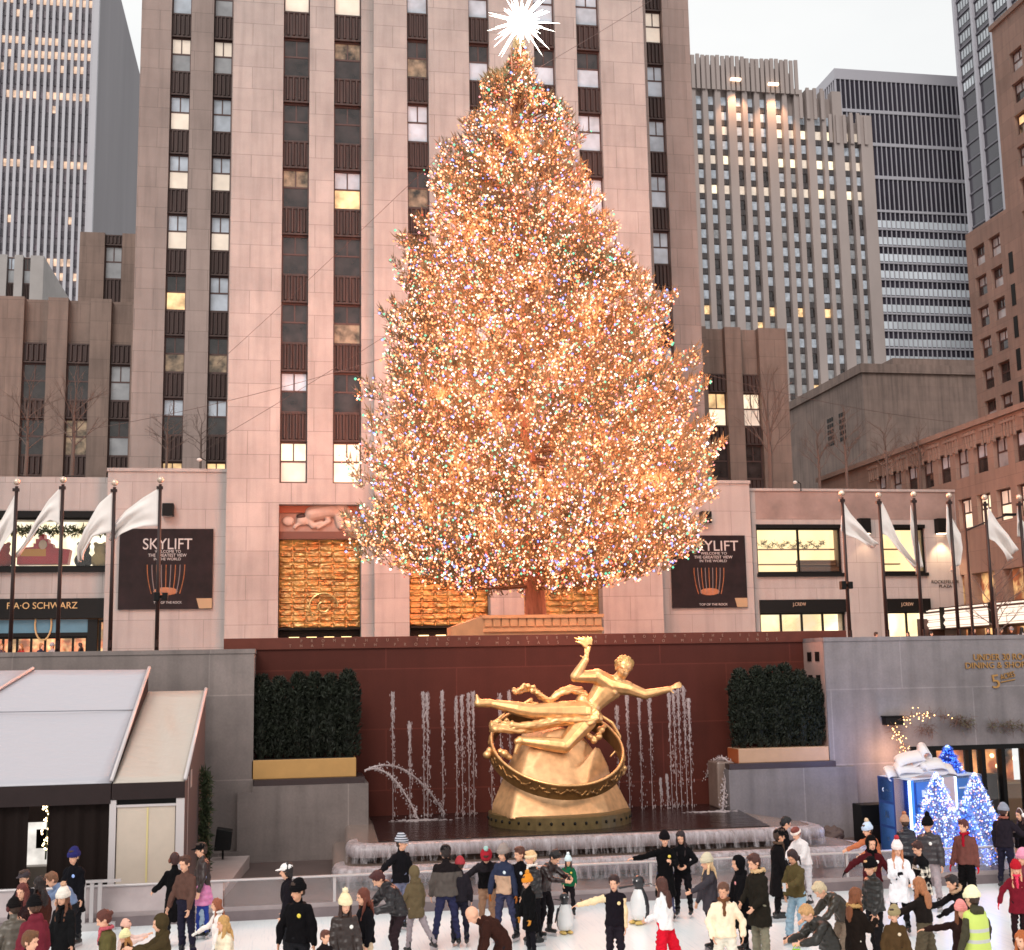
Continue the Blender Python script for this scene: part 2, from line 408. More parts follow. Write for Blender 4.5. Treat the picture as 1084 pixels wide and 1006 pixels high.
        t0 = w0 + fd*.03*s + sp_*.035*s; b.capsule(t0, t0 + (fd*.6 + sp_*.75 + inn*.3).normalized()*.055*s, .0125*s, .0095*s, 6)
        J['hand', sd] = w0 + fd*.1*s
    b.capsule(nb - CU*.03*s, hc - HU*.05*s, .056*s, .052*s)
    b.ell(hc + HU*.025*s - HF*.012*s, HR*.076*s, HF*.094*s, HU*.098*s, 14, 10)
    b.ell(hc - HU*.045*s + HF*.02*s, HR*.056*s, HF*.064*s, HU*.072*s, 12, 8)
    b.ell(hc - HU*.095*s + HF*.052*s, HR*.024*s, HF*.02*s, HU*.018*s, 8, 6)
    b.capsule(hc + HU*.012*s + HF*.082*s, hc - HU*.028*s + HF*.102*s, .009*s, .0145*s, 8)
    b.capsule(hc + HU*.03*s + HF*.078*s - HR*.04*s, hc + HU*.03*s + HF*.078*s + HR*.04*s, .012*s, .012*s, 6)
    for sd in (1, -1): b.ell(hc - HU*.008*s + HR*sd*.077*s - HF*.01*s, HR*.01*s, HF*.02*s, HU*.032*s, 6, 6)
    e1 = np.array([hc + HU*.008*s + HF*.085*s + HR*sd*.031*s for sd in (1, -1)])
    mo = np.array(hc - HU*.062*s + HF*.085*s); hr = np.array(HR)
    hands = np.array([J['hand', 1], J['hand', -1]])
    def mf(c):
        out = np.zeros(len(c), 'i')
        for e in e1: out[np.linalg.norm((c - e) * (1, 1, 1.5), axis=1) < .0165*s] = 1
        dm = c - mo; al = np.abs(dm @ hr); dz = np.abs(dm @ np.array(HU)); dd = np.abs(dm @ np.array(HF))
        out[(al < .024*s) & (dz < .0085*s) & (dd < .03*s)] = 2
        if glove:
            for q in hands: out[np.linalg.norm(c - q, axis=1) < .115*s] = 3
        return out
    ms = [skin_mat(skin), mat('eye_dark', srgb(48, 34, 30), .3), mat('lips', srgb(176, 92, 84), .5)] + ([cloth(glove, 'knit')] if glove else [])
    vox(b, 'body', ms, .0125 if detail else .02, 2, T, mfun=mf)
    # ---------- trousers
    t = MB()
    torso(t, .006, zs=[(-.11, .08, .07), (-.06, .15, .105), (.02, .165, .112), (.10, .15, .105), (.16, .142, .10)])
    hem = .93 if skates else .97
    for sd in (1, -1):
        k_ = J['kn', sd]; a_ = J['kn', sd].lerp(J['an', sd], hem)
        t.capsule(J['hip', sd], k_, .097*s, .070*s*trw); t.capsule(k_, a_, .070*s*trw, .054*s*trw*(1.05 if trw <= 1 else 1.25))
    vox(t, 'trousers', cloth(tr), .016, 2, T, disp=.02, dscale=(9, 9, 13))
    # ---------- boots / skates
    bm_ = cloth(boot, 'leather')
    for sd in (1, -1):
        q = MB(); an = J['an', sd]; ft = an - Z*.045*s
        tz = -Z*.0
        q.capsule(an + (J['kn', sd]-an).normalized()*.12*s, ft, .055*s, .05*s); q.capsule(ft - FWD*.055*s, ft + FWD*.155*s, .046*s, .040*s)
        q.box(*(0,)*6) if False else None
        bo = vox(q, 'skate' if skates else 'shoe', bm_, .014, 2, T)
        if skates:
            k = MB(); c = ft - Z*(.045*s + .0)
            a0, a1 = c - FWD*.13*s, c + FWD*.19*s; w = RTV*.006
            zb = Vector((0, 0, -(c.z) + .001))
            k.hexa([a0 - w + zb, a1 - w + zb, a1 + w + zb, a0 + w + zb, a0 - w + Z*.01, a1 - w + Z*.01, a1 + w + Z*.01, a0 + w + Z*.01]) if c.z < .35 else k.hexa([a0 - w - Z*.07, a1 - w - Z*.07, a1 + w - Z*.07, a0 + w - Z*.07, a0 - w, a1 - w, a1 + w, a0 + w])
            k.obj('blade', mat('skate_steel', (.6, .6, .62), .25, 1), bo)
    # ---------- jacket
    puff = {'puffer': .022, 'cloth': .008, 'leather': .006, 'knit': .004, 'plaid': .012}.get(jkind, .008)
    j = MB(); add = .014 + puff
    zl = {'waist': .06, 'hip': -.04, 'thigh': -.2, 'mid': -.32, 'knee': -.46, 'calf': -.62}[jl]
    zs = []
    thd = (J['kn', 1] + J['kn', -1]) / 2 - pel; thd = thd.normalized()
    Rr = []
    if zl < 0:
        nz = 5; sprd = abs(J['kn', 1].x - J['kn', -1].x) + abs(J['kn', 1].y - J['kn', -1].y)
        for i in range(nz):
            zz = zl * (1 - i/nz); k2 = zz / -.62
            c = pel + thd*(-zz)*s
            Rr.append(ring(c, RTV, FWD, (.165 + .055*k2 + add)*s*width, (.12 + .05*k2 + add)*s))
    for z, rx, ry in ((0.0, .163, .115), (.1, .15, .11), (.2, .145, .108), (.32, .152, .115), (.41, .152, .112), (.47, .128, .095), (.53, .075, .072)):
        if z < zl: continue
        r_, f_, u_ = fr(z); Rr.append(ring(spt(z) + up*0 if z > 0 else pel, r_, f_, (rx*width + add)*s, (ry + add)*s))
    j.rings(Rr)
    for sd in (1, -1):
        S, E_, W = J['sh', sd], J['el', sd], J['wr', sd]
        j.capsule(nb - CU*.045*s, S - CU*.012*s, (.055+puff*.5)*s, (.050+puff)*s); j.capsule(S - CU*.02*s, E_, (.064+puff)*s, (.058+puff)*s); j.capsule(E_, W.lerp(E_, .03), (.058+puff)*s, (.043+puff)*s)
    j.capsule(nb - CU*.02*s, nb + CU*.035*s, .075*s, .068*s)
    if hood:
        j.capsule(nb - CF*.06*s - CR*.06*s + CU*.0, nb - CF*.06*s + CR*.06*s, .065*s, .065*s)
    arms = [(np.array(J['sh', sd]), np.array(J['el', sd]), np.array(J['wr', sd])) for sd in (1, -1)]
    jm = [cloth(jk, jkind)]; fun = None
    n_nb = np.array(nb); n_cu = np.array(CU)
    if sleeve or yoke or lower or vest:
        jm = [cloth(jk, jkind), cloth(sleeve or jk, 'cloth'), cloth(yoke or lower or (20, 20, 20), 'cloth'), ]
        cr_ = np.array(CR); p0 = np.array(pel)
        def fun(c):
            out = np.zeros(len(c), 'i'); d = (c - n_nb) @ n_cu
            if sleeve:
                for S, E_, W in arms:
                    for A_, B_, th in ((S, E_, .085), (E_, W, .09)):
                        ab = B_ - A_; tt = np.clip(((c - A_) @ ab) / (ab @ ab), 0, 1); dist = np.linalg.norm(c - A_ - tt[:, None]*ab, axis=1)
                        out[(dist < th*s) & ((tt > .12) | (A_ is E_)) & (np.abs((c - n_nb) @ cr_) > .165*s*width)] = 1
            if yoke: out[(d > -.17*s)] = 2
            if lower: out[((c - p0)[:, 2] < .30*s) & (np.abs((c - p0) @ cr_) < .17*s)] = 2
            return out
    vox(j, 'coat' if zl < -.15 else 'jacket', jm, .017, 3, T, disp=.019 if jkind != 'puffer' else .012, dscale=(9, 9, 6), mfun=fun)
    if vest:
        v = MB(); Rr = []
        for z, rx, ry in ((-.05, .165, .12), (.0, .165, .118), (.1, .152, .115), (.2, .148, .112), (.32, .155, .118), (.41, .155, .116), (.49, .13, .095)):
            r_, f_, u_ = fr(z); Rr.append(ring(spt(z) if z > 0 else pel + Z*z*s, r_, f_, (rx*width + add + .016)*s, (ry + add + .016)*s))
        v.rings(Rr)
        for sd in (1, -1): v.capsule(nb - CU*.05*s + CR*sd*.05*s, J['sh', sd] - CR*sd*.02*s, .07*s, .088*s)
        vo = vox(v, 'safety_vest', [mat('vest_yellow', srgb(196, 214, 104), .6), mat('vest_band', srgb(190, 190, 185), .3)], .017, 2, T,
                 mfun=lambda c: ((np.abs(c[:, 2] - pel.z - .12*s) < .025) | (np.abs(c[:, 2] - pel.z - .28*s) < .025)).astype('i'))
    if fur:
        v = MB(); Rr = []
        pts = [nb + CU*.03*s + (CR*math.cos(q)*.10 + CF*math.sin(q)*.10)*s - CF*.02*s for q in [math.pi*2*k/12 for k in range(13)]]
        v.tube(pts, .034*s, 8)
        vox(v, 'fur_collar', cloth(fur, 'knit'), .014, 1, T, disp=.02, dscale=(40, 40, 40))
    if scarf:
        v = MB(); pts = [nb + CU*.035*s + (CR*math.cos(q)*.078 + CF*math.sin(q)*.085)*s for q in [math.pi*2*k/12 for k in range(13)]]
        v.tube(pts, .03*s, 8); v.capsule(nb + CF*.1*s, nb + CF*.13*s - CU*.2*s, .03*s, .03*s)
        vox(v, 'scarf', cloth(scarf, 'knit'), .014, 2, T, disp=.012, dscale=(20, 20, 20))
    if badge:
        bp_ = spt(.38); rr_, ff_, uu_ = fr(.38); c = bp_ + rr_*(-.07)*s + ff_*(.11+add+.012)*s
        MB().ell(c, rr_*.034*s, ff_*.012*s, uu_*.034*s, 12, 6).obj('badge', mat('badge_%d%d%d' % badge, srgb(*badge), .4), T, smooth=True)
    # ---------- hair
    if hs != 'none' and not hoodup:
        q = MB(); g = .011*s
        if hs == 'bald': q = None
        else:
            q.ell(hc + HU*.04*s - HF*.02*s, HR*(.078*s+g), HF*(.088*s+g), HU*(.088*s+g), 14, 10)
            q.ell(hc + HU*.0*s - HF*.045*s, HR*(.07*s+g), HF*(.055*s+g), HU*(.085*s), 12, 8)
            if hs == 'short': q.ell(hc + HU*.105*s + HF*.03*s, HR*.062*s, HF*.06*s, HU*.03*s, 10, 6)
            for sd in (1, -1):
                if hs in ('long', 'curly', 'pony', 'bob'): q.ell(hc - HU*.01*s + HR*sd*.066*s - HF*.015*s, HR*.024*s, HF*.045*s, HU*.075*s, 8, 6)
                if hs in ('long', 'curly'):
                    w_ = .03 if hs == 'long' else .042
                    q.capsule(hc + HR*sd*.068*s - HU*.02*s - HF*.01*s, nb + CR*sd*.085*s + CF*.055*s - CU*.05*s, w_*s, w_*s)
                    q.capsule(nb + CR*sd*.085*s + CF*.055*s - CU*.05*s, nb + CR*sd*.08*s + CF*.12*s - CU*.2*s, w_*s, .018*s)
            if hs in ('long', 'curly'):
                w_ = 1. if hs == 'long' else 1.2
                q.ell(hc - HU*.06*s - HF*.065*s, HR*.08*s*w_, HF*.045*s*w_, HU*.11*s, 10, 8)
                q.ell(nb - CF*.12*s - CU*.08*s, CR*.09*s*w_, CF*.035*s*w_, CU*.17*s, 10, 8)
            if hs == 'bob': q.ell(hc - HU*.05*s - HF*.05*s, HR*.08*s, HF*.05*s, HU*.09*s, 10, 8)
            if hs == 'bun': q.ell(hc + HU*.03*s - HF*.125*s, HR*.038*s, HF*.036*s, HU*.036*s, 8, 6)
            if hs == 'pony':
                q.capsule(hc + HU*.02*s - HF*.1*s, hc - HU*.1*s - HF*.14*s, .032*s, .03*s); q.capsule(hc - HU*.1*s - HF*.14*s, hc - HU*.24*s - HF*.12*s, .03*s, .012*s)
        if q:
            # carve the face away: keep only cells behind / above the hairline
            ho = vox(q, 'hair', mat('hair_%d_%d_%d' % hair, srgb(*hair), .55, noise_amt=.3, nscale=30, bump=.6, bscale=60, stretch=(3, 3, .6)), .012, 2, T, disp=.01, dscale=(30, 30, 8))
            me = ho.data; bm = bmesh.new(); bm.from_mesh(me)
            kill = [v for v in bm.verts if (v.co - hc).dot(HF) > .045*s and -.16*s < (v.co - hc).dot(HU) < .062*s and abs((v.co - hc).dot(HR)) < .062*s]
            bmesh.ops.delete(bm, geom=kill, context='VERTS'); bm.to_mesh(me); bm.free()
    # ---------- hat
    if hat:
        q = MB()
        if hat == 'beanie':
            q.ell(hc + HU*.055*s - HF*.018*s, HR*.095*s, HF*.110*s, HU*.110*s, 16, 10); q.ell(hc + HU*.115*s - HF*.035*s, HR*.07*s, HF*.08*s, HU*.062*s, 12, 8)
            q.rings([ring(hc + HU*z*s - HF*.015*s, HR, HF, rx*s, (rx+.016)*s) for z, rx in ((.008, .088), (.01, .100), (.068, .102), (.072, .09))])
        elif hat == 'cap':
            q.ell(hc + HU*.055*s - HF*.012*s, HR*.09*s, HF*.104*s, HU*.08*s, 16, 10)
            q.ell(hc + HU*.04*s + HF*.10*s, HR*.066*s, HF*.075*s, HU*.014*s, 10, 6)
        elif hat == 'headband':
            q.rings([ring(hc + HU*z*s - HF*.012*s, HR, HF, rx*s, (rx+.016)*s) for z, rx in ((.01, .085), (.012, .094), (.055, .096), (.06, .088))])
        ho = vox(q, 'beanie' if hat == 'beanie' else hat, cloth(hatc, 'stripe' if hat == 'beanie' and pom == 'stripe' else 'knit'), .013, 1, T)
        if hat in ('beanie', 'cap'):
            bm = bmesh.new(); bm.from_mesh(ho.data)
            kill = [v for v in bm.verts if (v.co - hc).dot(HU) < (.008 if hat == 'beanie' else .02)*s]
            bmesh.ops.delete(bm, geom=kill, context='VERTS'); bm.to_mesh(ho.data); bm.free()
        if pom and pom != 'stripe':
            v = MB().ell(hc + HU*.195*s - HF*.035*s, HR*.045*s, HF*.045*s, HU*.045*s)
            vox(v, 'pompom', cloth(pom, 'knit'), .011, 1, ho, disp=.014, dscale=(50, 50, 50))
    if hoodup:
        q = MB(); q.ell(hc + HU*.02*s - HF*.025*s, HR*.104*s, HF*.118*s, HU*.13*s, 16, 12); q.capsule(hc - HU*.08*s - HF*.03*s, nb, .09*s, .10*s)
        ho = vox(q, 'hood', cloth(hood or jk, 'cloth'), .015, 2, T, disp=.01)
        bm = bmesh.new(); bm.from_mesh(ho.data)
        kill = [v for v in bm.verts if (v.co - hc).dot(HF) > .035*s and -.125*s < (v.co - hc).dot(HU) < .088*s and abs((v.co - hc).dot(HR)) < .078*s]
        bmesh.ops.delete(bm, geom=kill, context='VERTS'); bm.to_mesh(ho.data); bm.free()
    if earm:
        q = MB(); 
        for sd in (1, -1): q.ell(hc + HR*sd*.09*s - HF*.008*s - HU*.0*s, HR*.026*s, HF*.042*s, HU*.045*s)
        q.tube([hc + (HR*math.cos(t_)*.092 + HU*(math.sin(t_)*.145))*s for t_ in [math.pi*k/10 for k in range(11)]], .008*s, 6)
        q.obj('earmuffs', cloth(earm, 'knit'), T, smooth=True)
    if prop:
        prop(T, J, s, FWD, RTV)
    return T
PLZ = 5.1
rg = random.Random(5)
# ================================================================ the people
BLK_ = (20, 18, 20); NAVY = (34, 40, 66); JEAN = (62, 74, 112); LJ = (150, 170, 190)
HB = (70, 42, 28); HK = (26, 20, 20)
def bag_prop(col, sd=1, z=-.25, size=.13):
    def f(T, J, s, F, Rr):
        h = J['hand', sd]; c = h + Vector((0, 0, -.2)); m = MB(); m.box(c.x-size, c.x+size, c.y-.05, c.y+.05, c.z-.17, c.z+.14); m.obj('bag', cloth(col), T, bevel=.02)
        MB().tube([c + Vector((-.06, 0, .14)), h + Vector((0, 0, .01)), c + Vector((.06, 0, .14))], .006, 5).obj('bag_strap', cloth(col), T)
    return f
def phone_prop(sd):
    def f(T, J, s, F, Rr):
        h = J['hand', sd]; m = MB(); c = h + F*.03; m.hexa([c + Rr*a_ + Vector((0, 0, 1))*b_ + F*d for b_ in (-.07, .08) for a_, d in ((-.035, 0), (.035, 0), (.035, .01), (-.035, .01))]); m.obj('phone', mat('phone_white', (.7, .7, .72), .2), T, fix=True)
    return f
P = person
OFF = 'people on the terrace behind the barrier'
down = (2, 10, 8, 6)
# ---- left group
P(77.5, 899, 1.78, -25, 'man in long black coat and navy beanie standing by the dark tent curtain', jk=(16, 15, 20), jl='mid', hat='beanie', hatc=(44, 44, 100), badge=(150, 180, 240), hs='short')
P(52, 924.5, 1.72, -75, 'brown haired person bending left in a light blue denim jacket', jk=(112, 128, 158), jl='waist', lean=48, hair=(120, 80, 55), ll=(30, 4, -22, 4), rl=(30, 4, -22, 4), la=(60, 10, 80, 0), ra=(50, 10, 80, 0))
P(66, 941, 1.68, -25, 'woman in white pompom beanie and black coat with long brown hair at left', hs='long', hair=(110, 66, 44), hat='beanie', hatc=(236, 226, 214), pom=(214, 170, 140), jl='thigh', scarf=(18, 16, 18))
P(25, 921, 1.66, -30, 'person in grey cap with head tilted at the far left back', hat='cap', hatc=(70, 62, 66), jk=(24, 22, 26))
P(23, 936, 1.65, -20, 'woman with voluminous dark red curly hair near the left edge', hs='curly', hair=(96, 34, 28), jk=(38, 22, 24), la=(70, 20, 80, 10))
P(41, 928, 1.68, -130, 'black haired woman seen from behind at left with brown collar', hs='long', hair=(30, 16, 14), jk=(70, 38, 30), jkind='cloth')
P(14, 952, 1.62, -140, 'person in olive grey puffer with black hat seen from behind at left edge', jk=(92, 84, 74), jkind='puffer', hat='beanie', hatc=(22, 18, 18), earm=(90, 50, 50), hs='short')
P(36, 949.5, 1.76, -150, 'man in maroon hoodie and black beanie seen from behind', jk=(112, 40, 52), hood=(112, 40, 52), hat='beanie', hatc=(18, 16, 18), hs='short', hair=(80, 50, 34))
P(34, 986, 1.7, 65, 'brown haired young man looking right at the bottom left corner', hair=(104, 66, 36), jk=(110, 44, 38), yoke=(30, 22, 24), la=(20, 70, 40, 80), hy=0)
P(106, 965, 1.66, -75, 'woman with tied reddish hair and olive parka with pink collar', hs='bun', hair=(92, 42, 30), jk=(92, 84, 50), jl='thigh', scarf=(190, 90, 100), badge=(30, 30, 34), hp=25)
P(134.5, 974, 1.15, 80, 'small child in pale pink pointed beanie beside the cream beanie child', hat='beanie', hatc=(226, 178, 160), jk=(220, 190, 180), la=(70, 10, 110, 0), ra=(70, 10, 110, 0))
P(131, 985, 1.2, -60, 'child in pale yellow beanie at the bottom edge left', hat='beanie', hatc=(242, 232, 176), jk=(60, 40, 34), hs='long', hair=(190, 130, 70))
P(168, 968.5, 1.6, -70, 'person in dark olive hood clapping hands near the pale beanie child', jk=(66, 54, 34), hoodup=True, hood=(66, 54, 34), la=(55, 5, 100, -15), ra=(50, 5, 100, -10), hs='none')
P(185, 903.5, 1.68, -165, 'woman in long black coat and earmuffs seen from behind near the white panel', jl='knee', jk=(12, 10, 12), earm=(120, 78, 66), hs='short', hair=(60, 28, 24), la=(30, 30, 60, 20))
P(195, 906.5, 1.8, -35, 'young man in brown bomber jacket and dark trousers skating near the tent', jk=(92, 66, 58), tr=(32, 30, 46), hair=(76, 42, 30), jl='waist', ra=(5, 12, 25, 8), la=(10, 12, 20, 6), width=1.05)
P(212, 892, 1.78, -75, 'man in black flat cap and dark brown leather jacket behind the pink child', hat='cap', hatc=(14, 12, 14), jk=(48, 32, 30), jkind='leather', tr=LJ, skates=True)
P(216, 924.5, 1.18, 170, 'small child in pink puffer and lilac beanie seen from behind', jk=(206, 122, 168), jkind='puffer', tr=(44, 62, 140), hat='beanie', hatc=(178, 184, 222), hoodup=False)
P(228, 951.5, 1.35, -80, 'girl with brown hair and fluffy white hood near the pink child', hair=(150, 84, 56), hs='long', jk=(236, 226, 220), fur=(244, 240, 236), ra=(40, 10, 70, 0), glove=(240, 236, 230))
P(235, 970, 1.45, -65, 'blonde long haired girl in cream jacket at the bottom', hair=(196, 150, 90), hs='curly', jk=(238, 220, 190), jkind='puffer')
# ---- centre left
P(302, 913.5, 1.74, -95, 'man in white baseball cap and black jacket skating left', hat='cap', hatc=(238, 232, 230), jk=(24, 20, 26), hs='bob', hair=(30, 20, 20), jl='hip')
P(314, 933, 1.84, -25, 'man in black sweater with yellow chest logo and black beanie', hat='beanie', hatc=(14, 12, 14), jk=(13, 11, 14), badge=(222, 200, 70), width=1.12, ra=(2, 16, 14, 10), la=(2, 16, 14, 10), hs='short', skin=1, hy=-25)
P(345, 985, 1.25, 35, 'brown haired child looking up at the bottom edge left of centre', hair=(92, 48, 34), jk=(24, 18, 20))
P(366, 948, 1.66, 15, 'woman in cream pompom beanie and brown black coat with round badge', hat='beanie', hatc=(240, 222, 180), pom=(240, 226, 190), hs='long', hair=(52, 26, 18), jk=(46, 32, 28), jkind='puffer', badge=(240, 236, 228), jl='thigh')
P(383, 941, 1.65, -70, 'auburn haired woman in black jacket and beige trousers facing left', hs='long', hair=(104, 48, 32), jk=(16, 14, 18), tr=(214, 190, 160))
P(395.5, 924.5, 1.8, -70, 'man in black puffer jacket leaning forward with hand on his hip', hair=(70, 22, 22), jk=(28, 23, 27), jkind='puffer', tr=(44, 32, 36), lean=42, hood=(28, 23, 27), jl='hip', ll=(22, 4, -8, 4), rl=(14, 4, -16, 4), la=(10, 20, 70, -20), ra=(20, 30, 80, -40), hp=30)
P(426.5, 884, 1.82, 35, 'man in striped grey beanie and black jacket reaching for the rail', hat='beanie', hatc=(196, 196, 204), pom='stripe', jk=(20, 18, 22), tr=(118, 122, 146), ra=(15, 62, 20, 62), la=(5, 15, 20, 10), scarf=None, collar=1, hy=25)
P(437.5, 917, 1.52, -155, 'hooded person in olive parka and grey sweatpants seen from behind', jk=(98, 84, 62), jl='thigh', hoodup=True, hood=(104, 90, 66), tr=(150, 138, 142), hs='none', ll=(4, 5, 0, 3), rl=(-18, 12, -30, 12), glove=(20, 20, 22))
P(471.5, 894, 1.82, 180, 'broad man in grey jacket with black shoulders and blue jeans from behind', hat='cap', hatc=(18, 15, 17), jk=(88, 80, 76), yoke=(28, 22, 24), tr=(44, 45, 74), width=1.22, jl='hip', ll=(2, 9, -2, 7), rl=(2, 9, -2, 7), ra=(2, 20, 14, 12), la=(2, 18, 14, 10), hs='short', hair=(40, 28, 26))
P(487, 908, 1.55, 165, 'person in dark coat with red and white hat, mostly hidden by the grey jacket man', hat='beanie', hatc=(170, 60, 66), jk=(34, 30, 36), tr=(30, 28, 40))
P(514.5, 902, 1.76, -10, 'person leaning forward in red striped pompom hat and tan trousers', hat='beanie', hatc=(168, 40, 52), pom=(170, 206, 200), jk=(38, 34, 38), tr=(160, 124, 100), lean=38, boot=(16, 16, 20), lower=(16, 14, 16), la=(10, 28, 20, 10), ra=(40, 55, 60, 30), hp=40, ll=(14, 5, -6, 4), rl=(14, 5, -6, 4))
P(531.5, 895.5, 1.74, -35, 'woman in grey beanie and navy jacket with tan lower half', hat='beanie', hatc=(150, 136, 130), jk=(46, 52, 74), lower=(196, 160, 134), tr=(58, 60, 86), glove=(190, 110, 50), badge=(220, 232, 240), la=(5, 14, 12, 8), ra=(5, 14, 10, 8), hs='bob', hair=(30, 18, 18), ll=(-2, 5, -14, 4), rl=(4, 4, -6, 3), hy=-20)
P(549, 897, 1.72, -35, 'man with short brown hair in black coat behind the blonde woman', hair=(88, 48, 34), jk=(16, 14, 18), badge=(220, 228, 236), hy=-30)
P(560.5, 900.5, 1.68, -75, 'woman with cream patterned headband and black puffer with white scarf', hat='headband', hatc=(240, 214, 176), hs='short', hair=(230, 190, 140), jk=(26, 22, 24), jkind='puffer', scarf=(236, 228, 220), la=(8, 10, 30, 0), tr=(16, 14, 18))
P(557, 926.5, 1.42, -70, 'child in orange pompom beanie and long black coat with orange gloves', hat='beanie', hatc=(222, 140, 46), pom=(222, 150, 60), jk=(10, 9, 11), jl='mid', glove=(206, 140, 60), tr=(22, 20, 26))
P(494, 962.5, 1.74, -90, 'bald older man in brown coat bent forward holding a white bag', hs='bald', jk=(52, 28, 22), lean=62, jl='thigh', la=(10, 10, 30, 0), ra=(6, 8, 20, 0), prop=bag_prop((236, 226, 208), 1), tr=(30, 26, 30), ll=(26, 5, -20, 4), rl=(26, 5, -20, 4), badge=(200, 140, 60), hp=30)
P(591, 902, 1.72, 40, 'man with black hair and leather jacket bending over the child', hair=HK, jk=(40, 24, 24), jkind='leather', lean=34, la=(50, 10, 90, -30), ra=(50, 6, 90, -20), hp=30, tr=(24, 20, 24), ll=(12, 8, -14, 6), rl=(12, 6, -10, 6))
P(601.5, 906, 1.2, -5, 'child in green holiday sweater and white pompom hat behind a penguin', hat='beanie', hatc=(214, 232, 236), pom=(240, 244, 246), jk=(22, 88, 58), badge=(230, 200, 90), la=(30, 14, 50, 0), ra=(30, 14, 50, 0), tr=(24, 20, 24), hs='long', hair=(60, 26, 22))
P(649.5, 927, 1.62, -8, 'boy in black and cream varsity jacket holding one arm out', hair=(50, 26, 26), jk=(24, 19, 26), sleeve=(236, 212, 170), jl='hip', ra=(8, 72, 8, 80), la=(4, 12, 10, 8), tr=(34, 28, 36), badge=(232, 206, 150), hy=-20)
P(698.5, 929, 1.62, -140, 'long haired girl in white sweater and bright red trousers', hs='long', hair=(78, 40, 30), jk=(238, 236, 236), jkind='knit', tr=(206, 22, 44), trw=1.6, la=(20, 8, 60, -10), ll=(6, 4, 6, 4), rl=(-8, 8, -10, 8))
P(703.5, 881, 1.72, -5, 'woman in long black coat reaching out to the rail at left', hat='beanie', hatc=(18, 14, 18), jk=(9, 8, 10), jl='knee', ra=(8, 74, 4, 78), la=(30, 10, 110, -30), badge=(240, 214, 90), tr=(70, 74, 100), hs='none')
P(720, 880.5, 1.7, -25, 'woman with long dark hair in black jacket and black trousers', hs='long', hair=(36, 16, 20), jk=(13, 12, 15), la=(10, 30, 50, -40), ra=(10, 20, 60, -40), tr=(16, 14, 18), hood=(220, 208, 200), hp=22, ll=(2, 6, -2, 5), rl=(2, 6, -2, 5))
# ---- centre right
P(746.5, 905, 1.66, -80, 'person in grey parka with pale fluffy hat stretching an arm to the left', hat='beanie', hatc=(206, 196, 170), jk=(62, 58, 64), jl='thigh', la=(62, 10, 66, 0), ra=(10, 10, 30, 0), hs='long', hair=(232, 196, 150), tr=(34, 30, 38))
P(779.5, 906.5, 1.68, -85, 'woman in black headscarf and long black coat facing left', hoodup=True, hood=(13, 11, 14), hs='none', jk=(14, 12, 15), jl='knee', badge=(230, 150, 150), tr=(14, 12, 14))
P(765, 935, 1.66, -15, 'woman in cream fleece jacket with tied hair and pale trousers', hs='bun', hair=(98, 60, 42), jk=(248, 226, 196), jl='hip', tr=(226, 220, 204), trw=1.3, la=(0, 26, 24, -8), ra=(0, 26, 24, -8), width=1.12, scarf=(110, 72, 48), skin=1, hy=-20)
P(795.5, 905, 1.82, -75, 'man in dark green parka with fur trimmed hood and sage trousers', hair=(76, 40, 32), jk=(34, 30, 24), jl='mid', fur=(214, 180, 136), hood=(34, 30, 24), tr=(128, 124, 106), trw=1.15, la=(10, 8, 40, -5), ra=(10, 14, 50, -20), width=1.15, hp=20)
P(834, 865.5, 1.76, 70, 'black haired man in black jacket looking down behind the capped man', hair=(18, 14, 18), jk=(14, 12, 15), hood=(14, 12, 15), hp=25, hy=15)
P(825.5, 877.5, 1.76, 85, 'man in black cap and very long black coat facing right', hat='cap', hatc=(14, 12, 14), jk=(16, 13, 15), jl='knee', scarf=(90, 70, 58), skin=1, tr=(16, 14, 16))
P(840.5, 876.5, 1.68, -60, 'person in white headband and white jacket bending beside the capped man', hat='headband', hatc=(238, 222, 212), hs='short', hair=(120, 50, 40), jk=(222, 216, 216), lean=28, ra=(30, 20, 70, -20), la=(30, 10, 70, -10), glove=(18, 16, 18), tr=(190, 186, 190), hp=20)
P(836.5, 901, 1.68, -60, 'woman in olive jacket and light blue jeans looking at her phone', hs='pony', hair=(44, 20, 22), jk=(86, 74, 46), tr=(148, 176, 194), trw=1.2, la=(40, 5, 75, -10), ra=(4, 24, 30, -20), prop=phone_prop(-1), hp=28, skin=1, glove=None, ll=(2, 4, -4, 3), rl=(6, 10, 0, 6))
P(863, 936.5, 1.74, -80, 'grey haired man in dark leather jacket bending forward to the left', hair=(206, 186, 152), jk=(46, 38, 28), jkind='leather', lean=56, la=(40, 10, 60, 0), ra=(30, 20, 60, 10), tr=(120, 104, 90), hp=28, ll=(26, 5, -16, 4), rl=(26, 5, -16, 4))
P(849, 960.5, 1.66, -80, 'blonde person in black puffer bending over with a bright green toy', hair=(196, 150, 100), jk=(30, 26, 20), jkind='puffer', lean=46, la=(40, 10, 80, -10), ra=(40, 10, 80, -10), hp=30, prop=bag_prop((140, 190, 70), -1, size=.06), ll=(24, 5, -16, 4), rl=(24, 5, -16, 4))
P(916.5, 872, 1.66, -80, 'person in light blue pompom beanie and tan jacket leaning on the rail', hat='beanie', hatc=(196, 212, 236), pom=(226, 196, 166), jk=(184, 110, 76), lean=20, la=(50, 20, 70, 0), ra=(50, 20, 70, 0), hs='short', tr=(190, 140, 110))
P(922.5, 886, 1.72, -10, 'person in black balaclava and maroon jacket with round badge', hoodup=True, hood=(12, 10, 12), hs='none', jk=(72, 20, 26), badge=(240, 236, 232), ra=(10, 60, 40, 50), la=(4, 26, 20, 14), glove=(20, 16, 18), width=1.1, scarf=(12, 10, 12))
